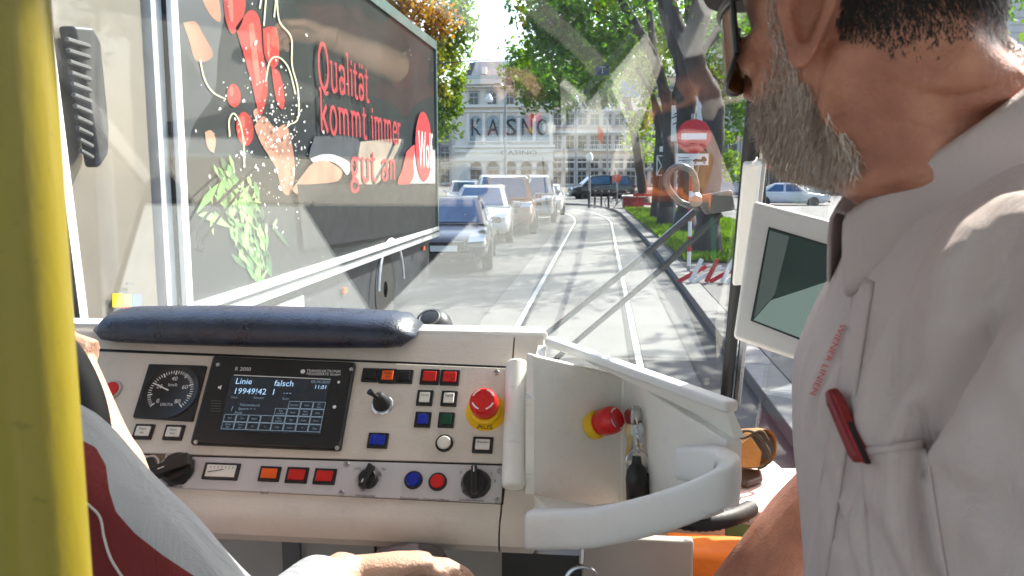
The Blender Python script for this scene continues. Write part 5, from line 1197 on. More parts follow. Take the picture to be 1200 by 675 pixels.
def key(a, b, m):
    a, b = Vector(a), Vector(b); d = (b - a).normalized(); s_ = d.cross(FW).normalized()
    q = MB(); q.prism([a + s_ * .006, a - s_ * .006, a - s_ * .007 + d * .012, a - s_ * .003 + d * .016, b - s_ * .003, b + s_ * .001, b + s_ * .003 - d * .004, a + s_ * .003 + d * .016, a + s_ * .007 + d * .012], FW * .002)
    q.build('key', m, kb_)
key(kp_(741, 498, -.016), kp_(735, 535, -.016), M_brass); key(kp_(744, 500, -.013), kp_(738, 540, -.013), M_steel); key(kp_(747, 497, -.015), kp_(752, 520, -.015), M_steel); key(kp_(745, 498, -.02), kp_(744, 532, -.02), M_steel); key(kp_(743, 497, -.01), kp_(748, 528, -.01), M_brass)
for i in range(4): ringm(kp_(746 + (i % 2), 505 + i * 7, -.018), .005, (1, .2 * (i % 2), .3 * (i % 2)), 'chain_link')
ringm(kp_(747, 540, -.018), .016, (.3, -.9, .1), w=.0015)
fb_ = kp_(746, 566, -.018)
q = MB(); q.lathe(fb_ + UP * .036, -UP, [(0, 0), (.006, .0), (.007, .01), (.013, .016), (.015, .03), (.014, .060), (.011, .066), (0, .067)], 20); q.build('fob', mat('fob_leather', (.012, .011, .01), .35, bump=.1, bscale=300), kb_, smooth=True)
MB().lathe(fb_ + RT * .010 - UP * .002, (RT * .5 - FW), [(0, -.003), (.016, -.003), (.016, .003), (0, .003)], 28).build('tag', M_black, kb_, smooth=True)

# ================================================================== YELLOW POLE, MONITOR, SHELF THINGS
pc_ = dep(22, 337, .40)
yp = thing('grab_pole', 'yellow grab pole close to the camera at the left edge', 'pole', (pc_.x, pc_.y, .35))
MB().tube([(pc_.x - (.009 if False else 0), pc_.y, .35), (pc_.x, pc_.y, 2.8)], .0225, 32).build('tube', M_yelpole, yp, smooth=True)
MB().lathe((pc_.x, pc_.y, .35), (0, 0, 1), [(0, 0), (.05, 0), (.05, .012), (.023, .03), (0, .03)], 28).build('foot_flange', M_yelpole, yp, smooth=True)
MB().lathe((pc_.x, pc_.y, 2.8), (0, 0, -1), [(0, 0), (.05, 0), (.05, .012), (.023, .03), (0, .03)], 28).build('ceiling_flange', M_yelpole, yp, smooth=True)
mq = [dep(882, 234, 1.04), dep(1022, 270, .97), dep(995, 443, .96), dep(858, 396, 1.03)]
mn_ = (mq[1] - mq[0]).cross(mq[3] - mq[0]).normalized()
if mn_.dot(FW) > 0: mn_ = -mn_
mon = thing('monitor', 'white framed camera monitor hanging beside the man', 'monitor', sum(mq, Vector()) / 4)
MB().hexa(mq, [p - mn_ * .045 for p in mq]).build('case', M_white, mon, bevel=.006, seg=3)
sq_ = [onpl(x, y, mq[0], mn_) for x, y in ((901, 266), (1004, 297), (982, 416), (880, 376))]
MB().hexa([p - mn_ * .002 for p in sq_], [p + mn_ * .0015 for p in sq_]).build('bezel', M_black, mon)
def mi(k): c_ = sum(sq_, Vector()) / 4; return [c_ + (p - c_) * k for p in sq_]
s2 = mi(.965); MB().hexa([p + mn_ * .001 for p in s2], [p + mn_ * .002 for p in s2]).build('screen', M_monitor, mon)
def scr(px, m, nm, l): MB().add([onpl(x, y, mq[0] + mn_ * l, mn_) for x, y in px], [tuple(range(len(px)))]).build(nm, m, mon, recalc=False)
scr([(883, 375), (903, 352), (1000, 320), (982, 413)], emit('screen_pale', (.20, .28, .25), .26), 'screen_reflection', .0026)  # greenish reflection on the screen, painted as faintly glowing patches
scr([(902, 270), (925, 277), (908, 345), (884, 372)], emit('screen_mid', (.13, .17, .16), .16), 'screen_reflection', .0024)
MB().tube([mon.location - mn_ * .04, mon.location - mn_ * .10 + RT * .02, mon.location - mn_ * .16 + RT * .08], .014, 12).build('bracket', M_dgrey, mon, smooth=True)
# shelf
shz = 1.455
shp = [zat(x, y, shz) for x, y in ((838, 590), (862, 548), (945, 548), (938, 600), (880, 600))]
shelf = thing('side_shelf', 'pinkish side shelf with a metal edge right of the console wing', 'shelf', sum(shp, Vector()) / 5)
MB().prism(shp, (0, 0, -.02)).build('board', mat('shelf_pink', (.50, .36, .32), .5, var=.08), shelf, bevel=.003)
MB().tube([shp[0] + Vector((0, 0, -.008)), shp[4] + Vector((0, -.002, -.008))], .006, 8).build('metal_edge', M_steel, shelf)
a = zat(868, 575, shz - .03); MB().box((a.x + .0, a.y + .12, .86), (.12, .14, 1.02)).build('support_box', mat('cabinet_green', (.015, .13, .075), .5), shelf)
# leather case
M_tan = mat('tan_leather', (.40, .175, .04), .5, var=.15, scale=25, bump=.3, bscale=200); M_cord = mat('cord_brown', (.05, .03, .018), .7)
cc = zat(876, 556, shz); kd2 = (cc - CAM).dot(FW)
case = thing('leather_case', 'tan leather glasses case tied with dark cord on the shelf', 'case', cc)
ca, cb2 = dep(893, 522, kd2 - .03), dep(862, 522, kd2 + .05)
axc = (ca - cb2).normalized(); up_c = Vector((0, 0, 1)); sd_ = axc.cross(up_c).normalized()
rings = []
for k, (f_, s_) in enumerate(((-.02, .5), (0, .9), (.3, 1.0), (.7, 1.0), (1.0, .92))):
    p = cb2 + (ca - cb2) * f_ + Vector((0, 0, -.004))
    rings.append([p + sd_ * (.026 * s_ * math.copysign(abs(math.cos(t)) ** .8, math.cos(t))) + up_c * (.031 * s_ * math.copysign(abs(math.sin(t)) ** .8, math.sin(t))) for t in [2 * math.pi * i / 18 for i in range(18)]])
p = ca - axc * .012; rings.append([p + (q_ - ca - Vector((0, 0, -.004))) * .86 for q_ in rings[-1]])
MB().loft(rings).build('body', M_tan, case, smooth=True)
MB().lathe(ca - axc * .004, axc, [(0, 0), (.021, 0), (.021, .002), (0, .002)], 20).build('opening', M_cord, case)
fl_ = [dep(x, y, kd2 - .045) for x, y in ((866, 522), (880, 512), (893, 530), (890, 548), (868, 548))]
MB().prism(fl_, FW * .003).build('flap', M_tan, case, bevel=.001)
MB().tube(catmull([dep(x, y, kd2 - .052) for x, y in ((858, 520), (870, 506), (884, 507), (896, 520), (902, 534), (897, 545), (888, 549))], 5), .0022, 8).build('cord', M_cord, case, smooth=True)
MB().tube(catmull([dep(x, y, kd2 - .052) for x, y in ((862, 515), (876, 512), (892, 505), (900, 516))], 5), .002, 8).build('cord', M_cord, case, smooth=True)
sg_ = thing('sunglasses_pouch', 'flat dark brown pouch lying under the tan leather case', 'pouch', zat(872, 566, shz))
MB().prism([zat(x, y, shz + .0015) for x, y in ((856, 562), (870, 556), (892, 557), (894, 566), (876, 573), (860, 570))], (0, 0, .010)).build('pouch', mat('dark_brown', (.05, .022, .014), .5), sg_, bevel=.004)
cab_ = thing('black_hose', 'black ribbed hose running below the shelf', 'hose', dep(820, 606, .98))
hp = catmull([dep(x, y, d) for x, y, d in ((770, 598, 1.0), (800, 610, .98), (830, 612, .98), (858, 606, 1.0), (880, 596, 1.05))], 8)
MB().tube(hp, [.010 + .0012 * (i % 2) for i in range(len(hp))], 12).build('hose', M_rubber, cab_, smooth=True)
M_orange = mat('orange_nylon', (.72, .17, .012), .6, var=.12, scale=8, bump=.25, bscale=30)
ob = dep(865, 700, 1.18)
bag = thing('orange_bag', 'orange bag standing below the shelf behind the forearm', 'bag', (ob.x, ob.y, .95))
q = [dep(x, y, d) for x, y, d in ((792, 644, 1.2), (870, 650, 1.17), (945, 655, 1.15), (945, 690, 1.15), (792, 690, 1.2))]
MB().prism([(v.x, v.y, v.z) for v in q], FW * .10).build('body', M_orange, bag, bevel=.012, seg=3)
b2 = [dep(x, y, d) for x, y, d in ((792, 688, 1.2), (945, 688, 1.15))]
MB().hexa([Vector((b2[0].x, b2[0].y, .95)), Vector((b2[1].x, b2[1].y, .95)), Vector((b2[1].x, b2[1].y + .1, .95)), Vector((b2[0].x, b2[0].y + .1, .95))], [b2[0], b2[1], b2[1] + FW * .1, b2[0] + FW * .1]).build('lower_body', M_orange, bag)


# ================================================================== WIPER OUTSIDE THE GLASS
wp = thing('windscreen_wiper', 'twin arm windscreen wiper with a looped washer hose outside the glass', 'wiper', ws(640, 400, .03))
M_wip = mat('wiper_black', (.03, .03, .032), .45)
MB().tube([ws(600, 424, .045), ws(752, 302, .06), ws(826, 238, .05)], [.0055, .006, .006], 4, flat=.6).build('wiper_arm', M_wip, wp)
MB().tube([ws(640, 430, .045), ws(772, 318, .06), ws(845, 250, .05)], [.0055, .006, .006], 4, flat=.6).build('wiper_arm', M_wip, wp)
MB().tube([ws(604, 418, .062), ws(752, 299, .074), ws(822, 238, .064)], .003, 6).build('wiper_rod', M_steel, wp)
MB().hexa([ws(x, y, .035) for x, y in ((812, 230), (858, 222), (862, 246), (826, 252))], [ws(x, y, .065) for x, y in ((812, 230), (858, 222), (862, 246), (826, 252))]).build('head_bracket', mat('wiper_grey', (.09, .09, .09), .4), wp, bevel=.006)
MB().lathe(ws(815, 232, .025), WN, [(0, 0), (.012, 0), (.012, .012), (0, .012)], 16).build('bolt', M_steel, wp, smooth=True)
lpz = catmull([ws(x, y, o) for x, y, o in ((812, 242, .05), (796, 236, .055), (782, 218, .06), (784, 202, .06), (797, 195, .06), (811, 202, .06), (816, 220, .055), (814, 236, .05), (818, 246, .045))], 6)
MB().tube(lpz, .0062, 12).build('hose_loop', mat('hose_grey', (.10, .10, .105), .25), wp, smooth='all')
w2_ = thing('windscreen_wiper', 'small dark curved wiper tip outside the glass in front of the printed herbs', 'wiper', ws(236, 292, .03))
MB().tube(catmull([ws(x, y, .03) for x, y in ((238, 294), (231, 288), (232, 268), (246, 248), (272, 222), (300, 196))], 5), .0032, 8).build('wiper_arm', M_wip, w2_, smooth=True)
MB().tube([ws(x, y, .035) for x, y in ((236, 284), (256, 256), (282, 224))], .0026, 8).build('wiper_blade', M_rubber, w2_, smooth=True)
MB().tube([ws(231, 291, .03), ws(240, 293, .03)], .006, 8).build('end_cap', M_rubber, w2_, smooth=True)
MB().tube([ws(878, 180, .03), ws(853, 470, .03)], [.006, .006], 4).build('wiper_blade', M_rubber, wp)

# ================================================================== PEOPLE
def skin_mat(name, col, col2, bump=.15):
    m = mat(name, col, .50, col2=col2, scale=26, bump=bump * 1.8, bscale=300, rvar=.14, detail=8)
    b = m.node_tree.nodes['Principled BSDF']; b.inputs['Subsurface Weight'].default_value = .12; b.inputs['Subsurface Radius'].default_value = (1, .35, .2); b.inputs['Subsurface Scale'].default_value = .006
    return m
M_skin = skin_mat('weathered_skin', (.34, .125, .078), (.56, .25, .155))
M_skin_d = skin_mat('driver_skin', (.50, .29, .20), (.58, .35, .25))
def fabric(name, c, var=.05, sc=4): return mat(name, c, .85, var=var, scale=sc, bump=.35, bscale=1100, spec=.2, folds=.55)
M_shirt = fabric('shirt_cloth', (.60, .50, .475)); M_shirt_in = fabric('collar_inside', (.36, .20, .17))
M_trouser = fabric('dark_trousers', (.02, .022, .03)); M_cap = fabric('grey_cap', (.10, .10, .105))
def remesh(mb, voxel, smooth_it=6, fac=.5):
    me = bpy.data.meshes.new('tmp'); me.from_pydata([tuple(v) for v in mb.v], [], mb.f)
    bm = bmesh.new(); bm.from_mesh(me); bmesh.ops.recalc_face_normals(bm, faces=bm.faces); bm.to_mesh(me); bm.free()
    o = bpy.data.objects.new('tmp', me); COL.objects.link(o)
    md = o.modifiers.new('r', 'REMESH'); md.mode = 'VOXEL'; md.voxel_size = voxel
    if smooth_it: ms = o.modifiers.new('s', 'SMOOTH'); ms.factor = fac; ms.iterations = smooth_it
    bpy.context.view_layer.update(); dg = bpy.context.evaluated_depsgraph_get()
    r = bpy.data.meshes.new_from_object(o.evaluated_get(dg)); bpy.data.objects.remove(o); bpy.data.meshes.remove(me)
    return r
def link_mesh(name, me, m, parent):
    b = base_of(parent); co = np.empty(len(me.vertices) * 3); me.vertices.foreach_get('co', co); co = co.reshape(-1, 3) - np.array(b)
    me.vertices.foreach_set('co', co.ravel()); me.polygons.foreach_set('use_smooth', [True] * len(me.polygons)); me.update()
    me.materials.clear()
    for mm in (m if isinstance(m, list) else [m]): me.materials.append(mm)
    o = bpy.data.objects.new(name, me); COL.objects.link(o); o.parent = parent; BASE[o.name] = b; return o
def coords(me):
    co = np.empty(len(me.vertices) * 3); me.vertices.foreach_get('co', co); no = np.empty(len(me.vertices) * 3); me.vertices.foreach_get('normal', no)
    return co.reshape(-1, 3), no.reshape(-1, 3)
def hand(mb, wrist, d, pn_, side, s=1.0, curl=.5, thumb=.9):
    """wrist point, pointing direction, back-of-hand normal, side vector towards the thumb"""
    d, pn_ = Vector(d).normalized(), Vector(pn_).normalized(); side = (Vector(side) - d * Vector(side).dot(d)).normalized(); pn_ = d.cross(side) * (1 if d.cross(side).dot(pn_) > 0 else -1)
    W_ = Vector(wrist); rings = []
    for f_, hw_, ht_ in ((-.03, .028, .022), (0, .028, .021), (.03, .036, .019), (.06, .041, .018), (.085, .041, .015), (.098, .037, .011)):
        c_ = W_ + d * f_ * s; rings.append([c_ + side * (hw_ * s * math.cos(a)) + pn_ * (ht_ * s * math.sin(a)) for a in [2 * math.pi * k / 16 for k in range(16)]])
    mb.loft(rings)
    for k, (o_, L_, r_) in enumerate(((.029, .070, .0092), (.010, .078, .0096), (-.010, .072, .0090), (-.028, .056, .0080))):
        p = W_ + d * (.082 - .006 * abs(k - 1)) * s + side * o_ * s; dir_ = d.copy(); path = [p - d * .02 * s, p]; rr = [r_ * .95 * s, r_ * 1.08 * s]
        for j, fr in enumerate((.45, .32, .23)):
            a = curl * (.5 + .25 * j) * (1 + .1 * k); dir_ = (dir_ * math.cos(a) - pn_ * math.sin(a)).normalized() if j == 0 else (dir_ * math.cos(a) - (dir_.cross(side).normalized() * (1 if dir_.cross(side).dot(pn_) > 0 else -1)) * math.sin(a)).normalized()
            p = p + dir_ * L_ * fr * s; path += [p - dir_ * L_ * fr * s * .5, p]; rr += [r_ * .95 * s, r_ * (1.05 - .12 * j) * s]
        mb.tube(path, rr, 10)
        mb.lathe(path[-1] - dir_ * .002, dir_, [(r_ * .8 * s, 0), (r_ * .55 * s, .004), (0, .006)], 10)
    p0 = W_ + d * .018 * s + side * .024 * s; dt = (d * .55 + side * .75 - pn_ * .35 * thumb).normalized(); p1 = p0 + dt * .045 * s; dt2 = (d * .85 + side * .35 - pn_ * .4).normalized()
    mb.tube([p0, (p0 + p1) / 2, p1, p1 + dt2 * .03 * s, p1 + dt2 * .048 * s], [.015 * s, .0135 * s, .0115 * s, .0105 * s, .006 * s], 10)
def arm(mb, pts, rad): q = catmull(pts, 6); mb.tube(q, lerp_list(rad, len(q)), 16)
def frame(f, lean=0):      # forward horizontal vector -> f, left, up tilted forward by lean
    f = Vector((f[0], f[1], 0)).normalized(); l = Vector((-f.y, f.x, 0)); u = Vector((0, 0, 1))
    return (f * math.cos(lean) - u * math.sin(lean)), l, (u * math.cos(lean) + f * math.sin(lean))
def camdir(deg):           # horizontal direction turned deg to the left of the camera's view
    a = YAW + R(deg); return Vector((-math.sin(a), math.cos(a), 0))
def slices(sl, n, m, pos, expo=2.3):
    """sl rows: z, y front, y back, half width, exponent; cubic-ish resample -> rings via pos(x,y,z)"""
    sl = np.array(sl); zs = np.linspace(sl[0, 0], sl[-1, 0], m); rings = []
    cols = []
    for c in range(1, sl.shape[1]):
        o_ = sl[:, 0].argsort(); zz_ = sl[o_, 0]; vv = sl[o_, c]
        P = catmull([(zz_[i], vv[i], 0) for i in range(len(zz_))], 16); cols.append(np.interp(zs, [p.x for p in P], [p.y for p in P]))
    for k, z in enumerate(zs):
        yf, yb, w = cols[0][k], cols[1][k], cols[2][k]; e = cols[3][k] if len(cols) > 3 else expo; r = []
        for i in range(n):
            t = 2 * math.pi * i / n; c, s_ = math.cos(t), math.sin(t)
            x = w * math.copysign(abs(s_) ** (2 / e), s_); h = (yf - yb) / 2; y = (yf + yb) / 2 + h * math.copysign(abs(c) ** (2 / e), c)
            r.append(pos(x, y, z))
        rings.append(r)
    return rings
# ---------------- the standing man
DH = .60                                             # camera depth of the ear lobe
fh, lh, uh = frame(camdir(30.5), R(9))
lobe = dep(944, 76, DH)
H = lobe - (lh * .079 + fh * -.004 + uh * -.052)
def hp_(x, y, z): return H + lh * x + fh * y + uh * z
man = thing('person', 'man in grey cap, sunglasses and pale polo shirt standing at the right', 'person', (H.x + .05, H.y - .05, .35))
mb = MB()
head = [(-.150, .020, -.082, .060, 2.0), (-.135, .026, -.080, .058, 2.0), (-.124, .045, -.079, .056, 2.0), (-.115, .074, -.078, .050, 2.0), (-.106, .088, -.078, .052, 2.1), (-.090, .094, -.080, .060, 2.2), (-.070, .095, -.084, .067, 2.3), (-.045, .094, -.089, .072, 2.3),
        (-.02, .092, -.094, .075, 2.3), (.0, .090, -.098, .076, 2.2), (.03, .096, -.100, .078, 2.2), (.06, .092, -.099, .076, 2.2), (.085, .076, -.088, .066, 2.1), (.105, .045, -.062, .046, 2.0), (.115, .01, -.03, .02, 2.0)]
R_ = slices(head, 56, 90, hp_)
mb.loft(R_)
# nose, brow, cheekbone volumes
nose = [hp_(0, .086, .015), hp_(0, .098, -.005), hp_(0, .112, -.025), hp_(0, .116, -.036), hp_(0, .102, -.046)]
mb.tube(nose, [.008, .010, .013, .014, .010], 12)
for s_ in (-1, 1): mb.lathe(hp_(s_ * .014, .098, -.038), fh, [(0, -.012), (.010, -.004), (.009, .006), (0, .011)], 12)
for s_ in (-1, 1): mb.tube([hp_(s_ * .062, .045, -.018), hp_(s_ * .054, .066, -.022), hp_(s_ * .04, .080, -.026)], [.012, .0155, .012], 12)
mb.tube([hp_(-.02, .094, -.066), hp_(0, .099, -.066), hp_(.02, .094, -.066)], [.005, .007, .005], 10)      # lower lip
# neck: slanting down and back to the shoulders
FT = camdir(78); ft, lt, ut = frame(FT, R(5))
T = CAM + RT * .345 + Vector((-sy_, cy_, 0)) * .66; T.z = 0
NB = Vector((T.x, T.y, 1.905))                 # neck base centre
hd0 = hp_(0, -.022, -.07)
nk = catmull([hp_(0, -.010, -.03), hp_(0, -.020, -.09), (hp_(0, -.024, -.12) * .6 + NB * .4), NB + Vector((0, 0, .0)), NB - ut * .06], 6)
mb.tube(nk, lerp_list([.058, .059, .058, .060, .066], len(nk)), 28, flat=1.0)
for s_ in (1, -1):      # neck muscle from behind the ear to the collar bone, trapezius
    mb.tube(catmull([hp_(s_ * .062, -.030, -.045), hp_(s_ * .058, -.010, -.10), NB + ft * .045 + lt * s_ * .025 - ut * .01], 5), [.014] * 6 + [.013] * 5, 12)
    mb.tube(catmull([hp_(s_ * .035, -.075, -.06), NB - ft * .045 + lt * s_ * .034 + ut * .012, NB - ft * .03 + lt * s_ * .11 - ut * .07], 5), lerp_list([.025, .028, .024], 11), 14)
# ears
def ear(s_):
    e0 = hp_(s_ * .075, -.008, -.022); n_ = (lh * s_ * .86 - fh * .50).normalized(); yv = (uh * .98 - fh * .18).normalized(); xv = (fh * .86 + lh * s_ * .50).normalized()
    A_ = 40; rim = [(0.0, .034), (.012, .031), (.019, .020), (.018, .004), (.012, -.012), (.006, -.026), (-.001, -.033), (-.008, -.029), (-.011, -.018), (-.015, -.004), (-.019, .012), (-.016, .026)]
    pr_ = catmull([(x, y, 0) for x, y in rim] + [(rim[0][0], rim[0][1], 0)], 4)[:-1]
    # forward side of the ear is +x(face); mirror so that the helix bulges backwards
    pr_ = [Vector((-p.x, p.y, 0)) for p in pr_]
    prof_ = [(0.0, -.003), (.25, -.004), (.42, -.001), (.55, .006), (.68, .007), (.78, .004), (.88, .009), (.96, .0095), (1.0, .005), (.97, -.002), (.80, -.006), (.4, -.014), (0.0, -.016)]
    rings = []
    for r_, h_ in prof_:
        ring = []
        for p in pr_:
            hh = h_
            if p.y < -.016 and 0 < h_: hh = h_ * .5 + .003      # flat soft lobe
            flare = max(0, -p.x) * .25
            ring.append(e0 + xv * (p.x * r_) * 1.15 + yv * (p.y * r_) * 1.08 + n_ * (hh + flare * r_ + .010))
        rings.append(ring)
    mb.loft(rings)
    mb.tube([e0 + xv * .012 + yv * .004 + n_ * .004, e0 + xv * .012 - yv * .006 + n_ * .006], [.006, .006], 8)
ear(1); ear(-1)
# torso core, arms and hands of the body
def tp(x, y, z):
    k_ = min(1, max(0, (z - 1.62) / .17)); z = z - y * .42 * k_ * k_ * (3 - 2 * k_)
    return T + Vector((0, 0, 1.90)) + lt * x + ft * y + ut * (z + .078 - 1.90)
core = [(.95, .09, -.11, .15, 2.4), (1.2, .09, -.10, .155, 2.4), (1.45, .10, -.10, .165, 2.4), (1.62, .105, -.105, .175, 2.4), (1.74, .08, -.10, .15, 2.2), (1.80, .055, -.085, .11, 2.1), (1.84, .04, -.07, .065, 2.0)]
mb.loft(slices(core, 32, 24, tp))
shL, shR = tp(.185, -.005, 1.755), tp(-.185, -.005, 1.755)
elR = dep(1035, 520, 1.0); wrR = dep(838, 722, .99)
arm(mb, [shR, (shR + elR) / 2 - Vector((0, 0, .01)), elR], [.052, .046, .042]); fd = (wrR - elR).normalized()
arm(mb, [elR - fd * .01, elR + fd * .08, (elR + wrR) / 2 + Vector((0, 0, .004)), wrR - fd * .04, wrR + fd * .005], [.040, .047, .044, .034, .029])
hand(mb, wrR, fd, Vector((0, -.3, 1)), Vector((.1, 1, 0)), curl=.7)
elL = shL + Vector((.03, -.05, -.30)); wrL = elL + ft * .21 + Vector((0, .03, -.12)); fdl = (wrL - elL).normalized()
arm(mb, [shL, (shL + elL) / 2, elL], [.040, .043, .040]); arm(mb, [elL, elL + fdl * .08, (elL + wrL) / 2, wrL], [.039, .043, .038, .027])
hand(mb, wrL, fdl, lt, Vector((0, 0, 1)), curl=.6)
me = remesh(mb, .0026, 5, .5)
co, no = coords(me); ed = np.empty(len(me.edges) * 2, dtype=np.int32); me.edges.foreach_get('vertices', ed); ed = ed.reshape(-1, 2)
rel = co - np.array(H); zl, yl, xl = rel @ np.array(uh), rel @ np.array(fh), rel @ np.array(lh)
wgt = np.clip((-.055 - zl) / .02, 0, 1) * np.clip((zl + .22) / .03, 0, 1) * np.clip((.055 - yl) / .02, 0, 1); wgt = np.maximum(wgt, np.clip((-.03 - yl) / .02, 0, 1) * np.clip((zl + .22) / .03, 0, 1) * (np.abs(xl) < .072))
deg = np.bincount(ed.ravel(), minlength=len(co)).astype(float)
for _ in range(70):
    acc_ = np.stack([np.bincount(ed[:, 0], co[ed[:, 1], k], len(co)) + np.bincount(ed[:, 1], co[ed[:, 0], k], len(co)) for k in range(3)], 1) / deg[:, None]
    co = co + (acc_ - co) * (wgt * .6)[:, None]
me.vertices.foreach_set('co', co.ravel()); me.update()
bvb = BVHTree.FromPolygons([tuple(c) for c in co], [tuple(p.vertices) for p in me.polygons]); nrm_ = np.empty(len(co) * 3); me.vertices.foreach_get('normal', nrm_); nrm_ = nrm_.reshape(-1, 3)
for line_, amp in (([(1040, 95), (1090, 112), (1150, 108), (1195, 92)], .0018), ([(1030, 140), (1080, 152), (1140, 140), (1185, 122)], .0014), ([(975, 120), (990, 160), (1010, 200), (1035, 235)], .0016), ([(1000, 215), (1040, 222), (1080, 210)], .0012)):
    P = []
    for x, y in line_:
        h_ = bvb.ray_cast(CAM, ray(x, y).normalized()); P.append(h_[0] if h_[0] is not None else dep(x, y, .6))
    P = np.array([tuple(p) for p in catmull(P, 8)]); dmin = np.min(np.linalg.norm(co[:, None, :] - P[None, ::2, :], axis=2), axis=1)
    co = co - nrm_ * (amp * np.exp(-(dmin / .0035) ** 2) - amp * .4 * np.exp(-((dmin - .008) / .004) ** 2))[:, None]
me.vertices.foreach_set('co', co.ravel()); me.update()
body = link_mesh('body', me, M_skin, man)
# shirt
sb_ = MB()
sh = [(1.10, .115, -.125, .170, 2.5), (1.3, .118, -.118, .178, 2.5), (1.48, .122, -.115, .185, 2.5), (1.60, .126, -.118, .195, 2.5), (1.68, .122, -.120, .200, 2.5), (1.73, .110, -.118, .198, 2.4), (1.765, .096, -.110, .182, 2.2), (1.798, .080, -.100, .150, 2.1), (1.822, .068, -.090, .114, 2.0), (1.834, .056, -.078, .078, 2.0)]
sb_.loft(slices(sh, 48, 50, tp))
dl = (elL - shL).normalized(); dr_ = (elR - shR).normalized()
arm(sb_, [tp(.12, -.005, 1.745), tp(.172, -.005, 1.735), shL + dl * .09, shL + dl * .20, shL + dl * .245], [.062, .074, .074, .073, .074])
arm(sb_, [tp(-.12, -.005, 1.745), tp(-.172, -.005, 1.735), shR + dr_ * .07, shR + dr_ * .13], [.06, .07, .068, .068])
me = remesh(sb_, .0045, 8, .5)
co, no = coords(me)
def crease(pts3, amp, w, tail=.35):
    """a fold along a 3-D polyline: hollow with a ridge on either side, fading at both ends"""
    global co
    P = np.array([tuple(p) for p in catmull(pts3, 6)]); best = np.full(len(co), 9.0); par = np.zeros(len(co)); side = np.zeros(len(co))
    for i in range(len(P) - 1):
        a, b = P[i], P[i + 1]; ab = b - a; t = np.clip(((co - a) @ ab) / (ab @ ab), 0, 1); q_ = a + t[:, None] * ab; d_ = np.linalg.norm(co - q_, axis=1)
        m_ = d_ < best; best[m_] = d_[m_]; par[m_] = (i + t[m_]) / (len(P) - 1)
    env = np.sin(np.pi * np.clip(par, 0.02, .98)) ** .5
    disp = -amp * np.exp(-(best / w) ** 2) + amp * tail * np.exp(-((best - 2.0 * w) / (w * 1.1)) ** 2)
    co = co + no * (disp * env)[:, None]
bv = BVHTree.FromPolygons([tuple(c) for c in co], [tuple(p.vertices) for p in me.polygons])
def hit(x, y):
    d = ray(x, y).normalized(); h_ = bv.ray_cast(CAM, d); return h_[0] if h_[0] is not None else dep(x, y, .55)
for px, amp, w in (([(1200, 360), (1150, 420), (1110, 500)], .006, .014), ([(1000, 420), (985, 520), (990, 640)], .005, .012), ([(1120, 330), (1075, 400), (1040, 470)], .005, .013), ([(1195, 290), (1145, 370), (1105, 440), (1088, 520)], .017, .013), ([(1086, 500), (1092, 560), (1105, 640), (1115, 690)], .014, .010),
                   ([(1080, 380), (1055, 430), (1040, 500)], .004, .010), ([(1190, 250), (1140, 320), (1095, 385), (1060, 470)], .008, .012), ([(965, 430), (962, 520), (975, 600), (1000, 670)], .005, .008),
                   ([(990, 560), (1020, 620), (1060, 680)], .005, .010), ([(1050, 540), (1075, 600), (1090, 670)], .004, .009), ([(1000, 330), (980, 420), (950, 520)], .003, .010),
                   ([(1130, 420), (1170, 470), (1200, 540)], .004, .012), ([(1110, 560), (1150, 590), (1200, 600)], .004, .010), ([(1040, 350), (1015, 420), (1005, 470)], .003, .010), ([(1120, 470), (1160, 540), (1185, 640)], .003, .012), ([(1160, 310), (1190, 350), (1215, 380)], .004, .010)):
    crease([hit(*p) for p in px], amp * 1.5, w)
n1 = np.sin(co @ np.array([31., 22., 9.])) * np.sin(co @ np.array([-12., 27., 16.]) + 1.3); n2 = np.sin(co @ np.array([60., -41., 30.]) + .5) * np.sin(co @ np.array([22., 55., -37.]))
co = co + no * (n1 * .0016 + n2 * .0008)[:, None]
me.vertices.foreach_set('co', co.ravel()); me.update()
polys_s = [tuple(p.vertices) for p in me.polygons]
shirt = link_mesh('shirt', me, M_shirt, man)
bv = BVHTree.FromPolygons([tuple(c) for c in co], polys_s)
def onshirt(x, y, lift=.0015):
    d = ray(x, y).normalized(); h_ = bv.ray_cast(CAM, d)
    return (h_[0] - d * lift) if h_[0] is not None else None
def patch(name, quad, nx, ny, m, parent, lift=.002, thick=.0015):
    """cloth patch laid on the shirt: quad of photo points (tl, tr, br, bl)"""
    tl, tr_, br, bl_ = [Vector((x, y, 0)) for x, y in quad]; G = []
    for j in range(ny + 1):
        for i in range(nx + 1):
            p = (tl * (1 - i / nx) + tr_ * (i / nx)) * (1 - j / ny) + (bl_ * (1 - i / nx) + br * (i / nx)) * (j / ny)
            G.append(onshirt(p.x, p.y, lift) or dep(p.x, p.y, .55))
    q_ = MB(); q_.add(G, [(j * (nx + 1) + i, j * (nx + 1) + i + 1, (j + 1) * (nx + 1) + i + 1, (j + 1) * (nx + 1) + i) for j in range(ny) for i in range(nx)])
    o = q_.build(name, m, parent, smooth='all'); md = o.modifiers.new('thick', 'SOLIDIFY'); md.thickness = thick; md.offset = 0; return o
patch('pocket', [(1008, 528), (1084, 517), (1112, 690), (1022, 690)], 14, 18, M_shirt, man, .0018, .001)
patch('pocket_hem', [(1010, 526), (1082, 515), (1084, 524), (1011, 535)], 12, 2, M_shirt, man, .0030, .001)
patch('button_placket', [(1003, 322), (1024, 330), (966, 692), (940, 692)], 5, 30, M_shirt, man, .0016, .001)
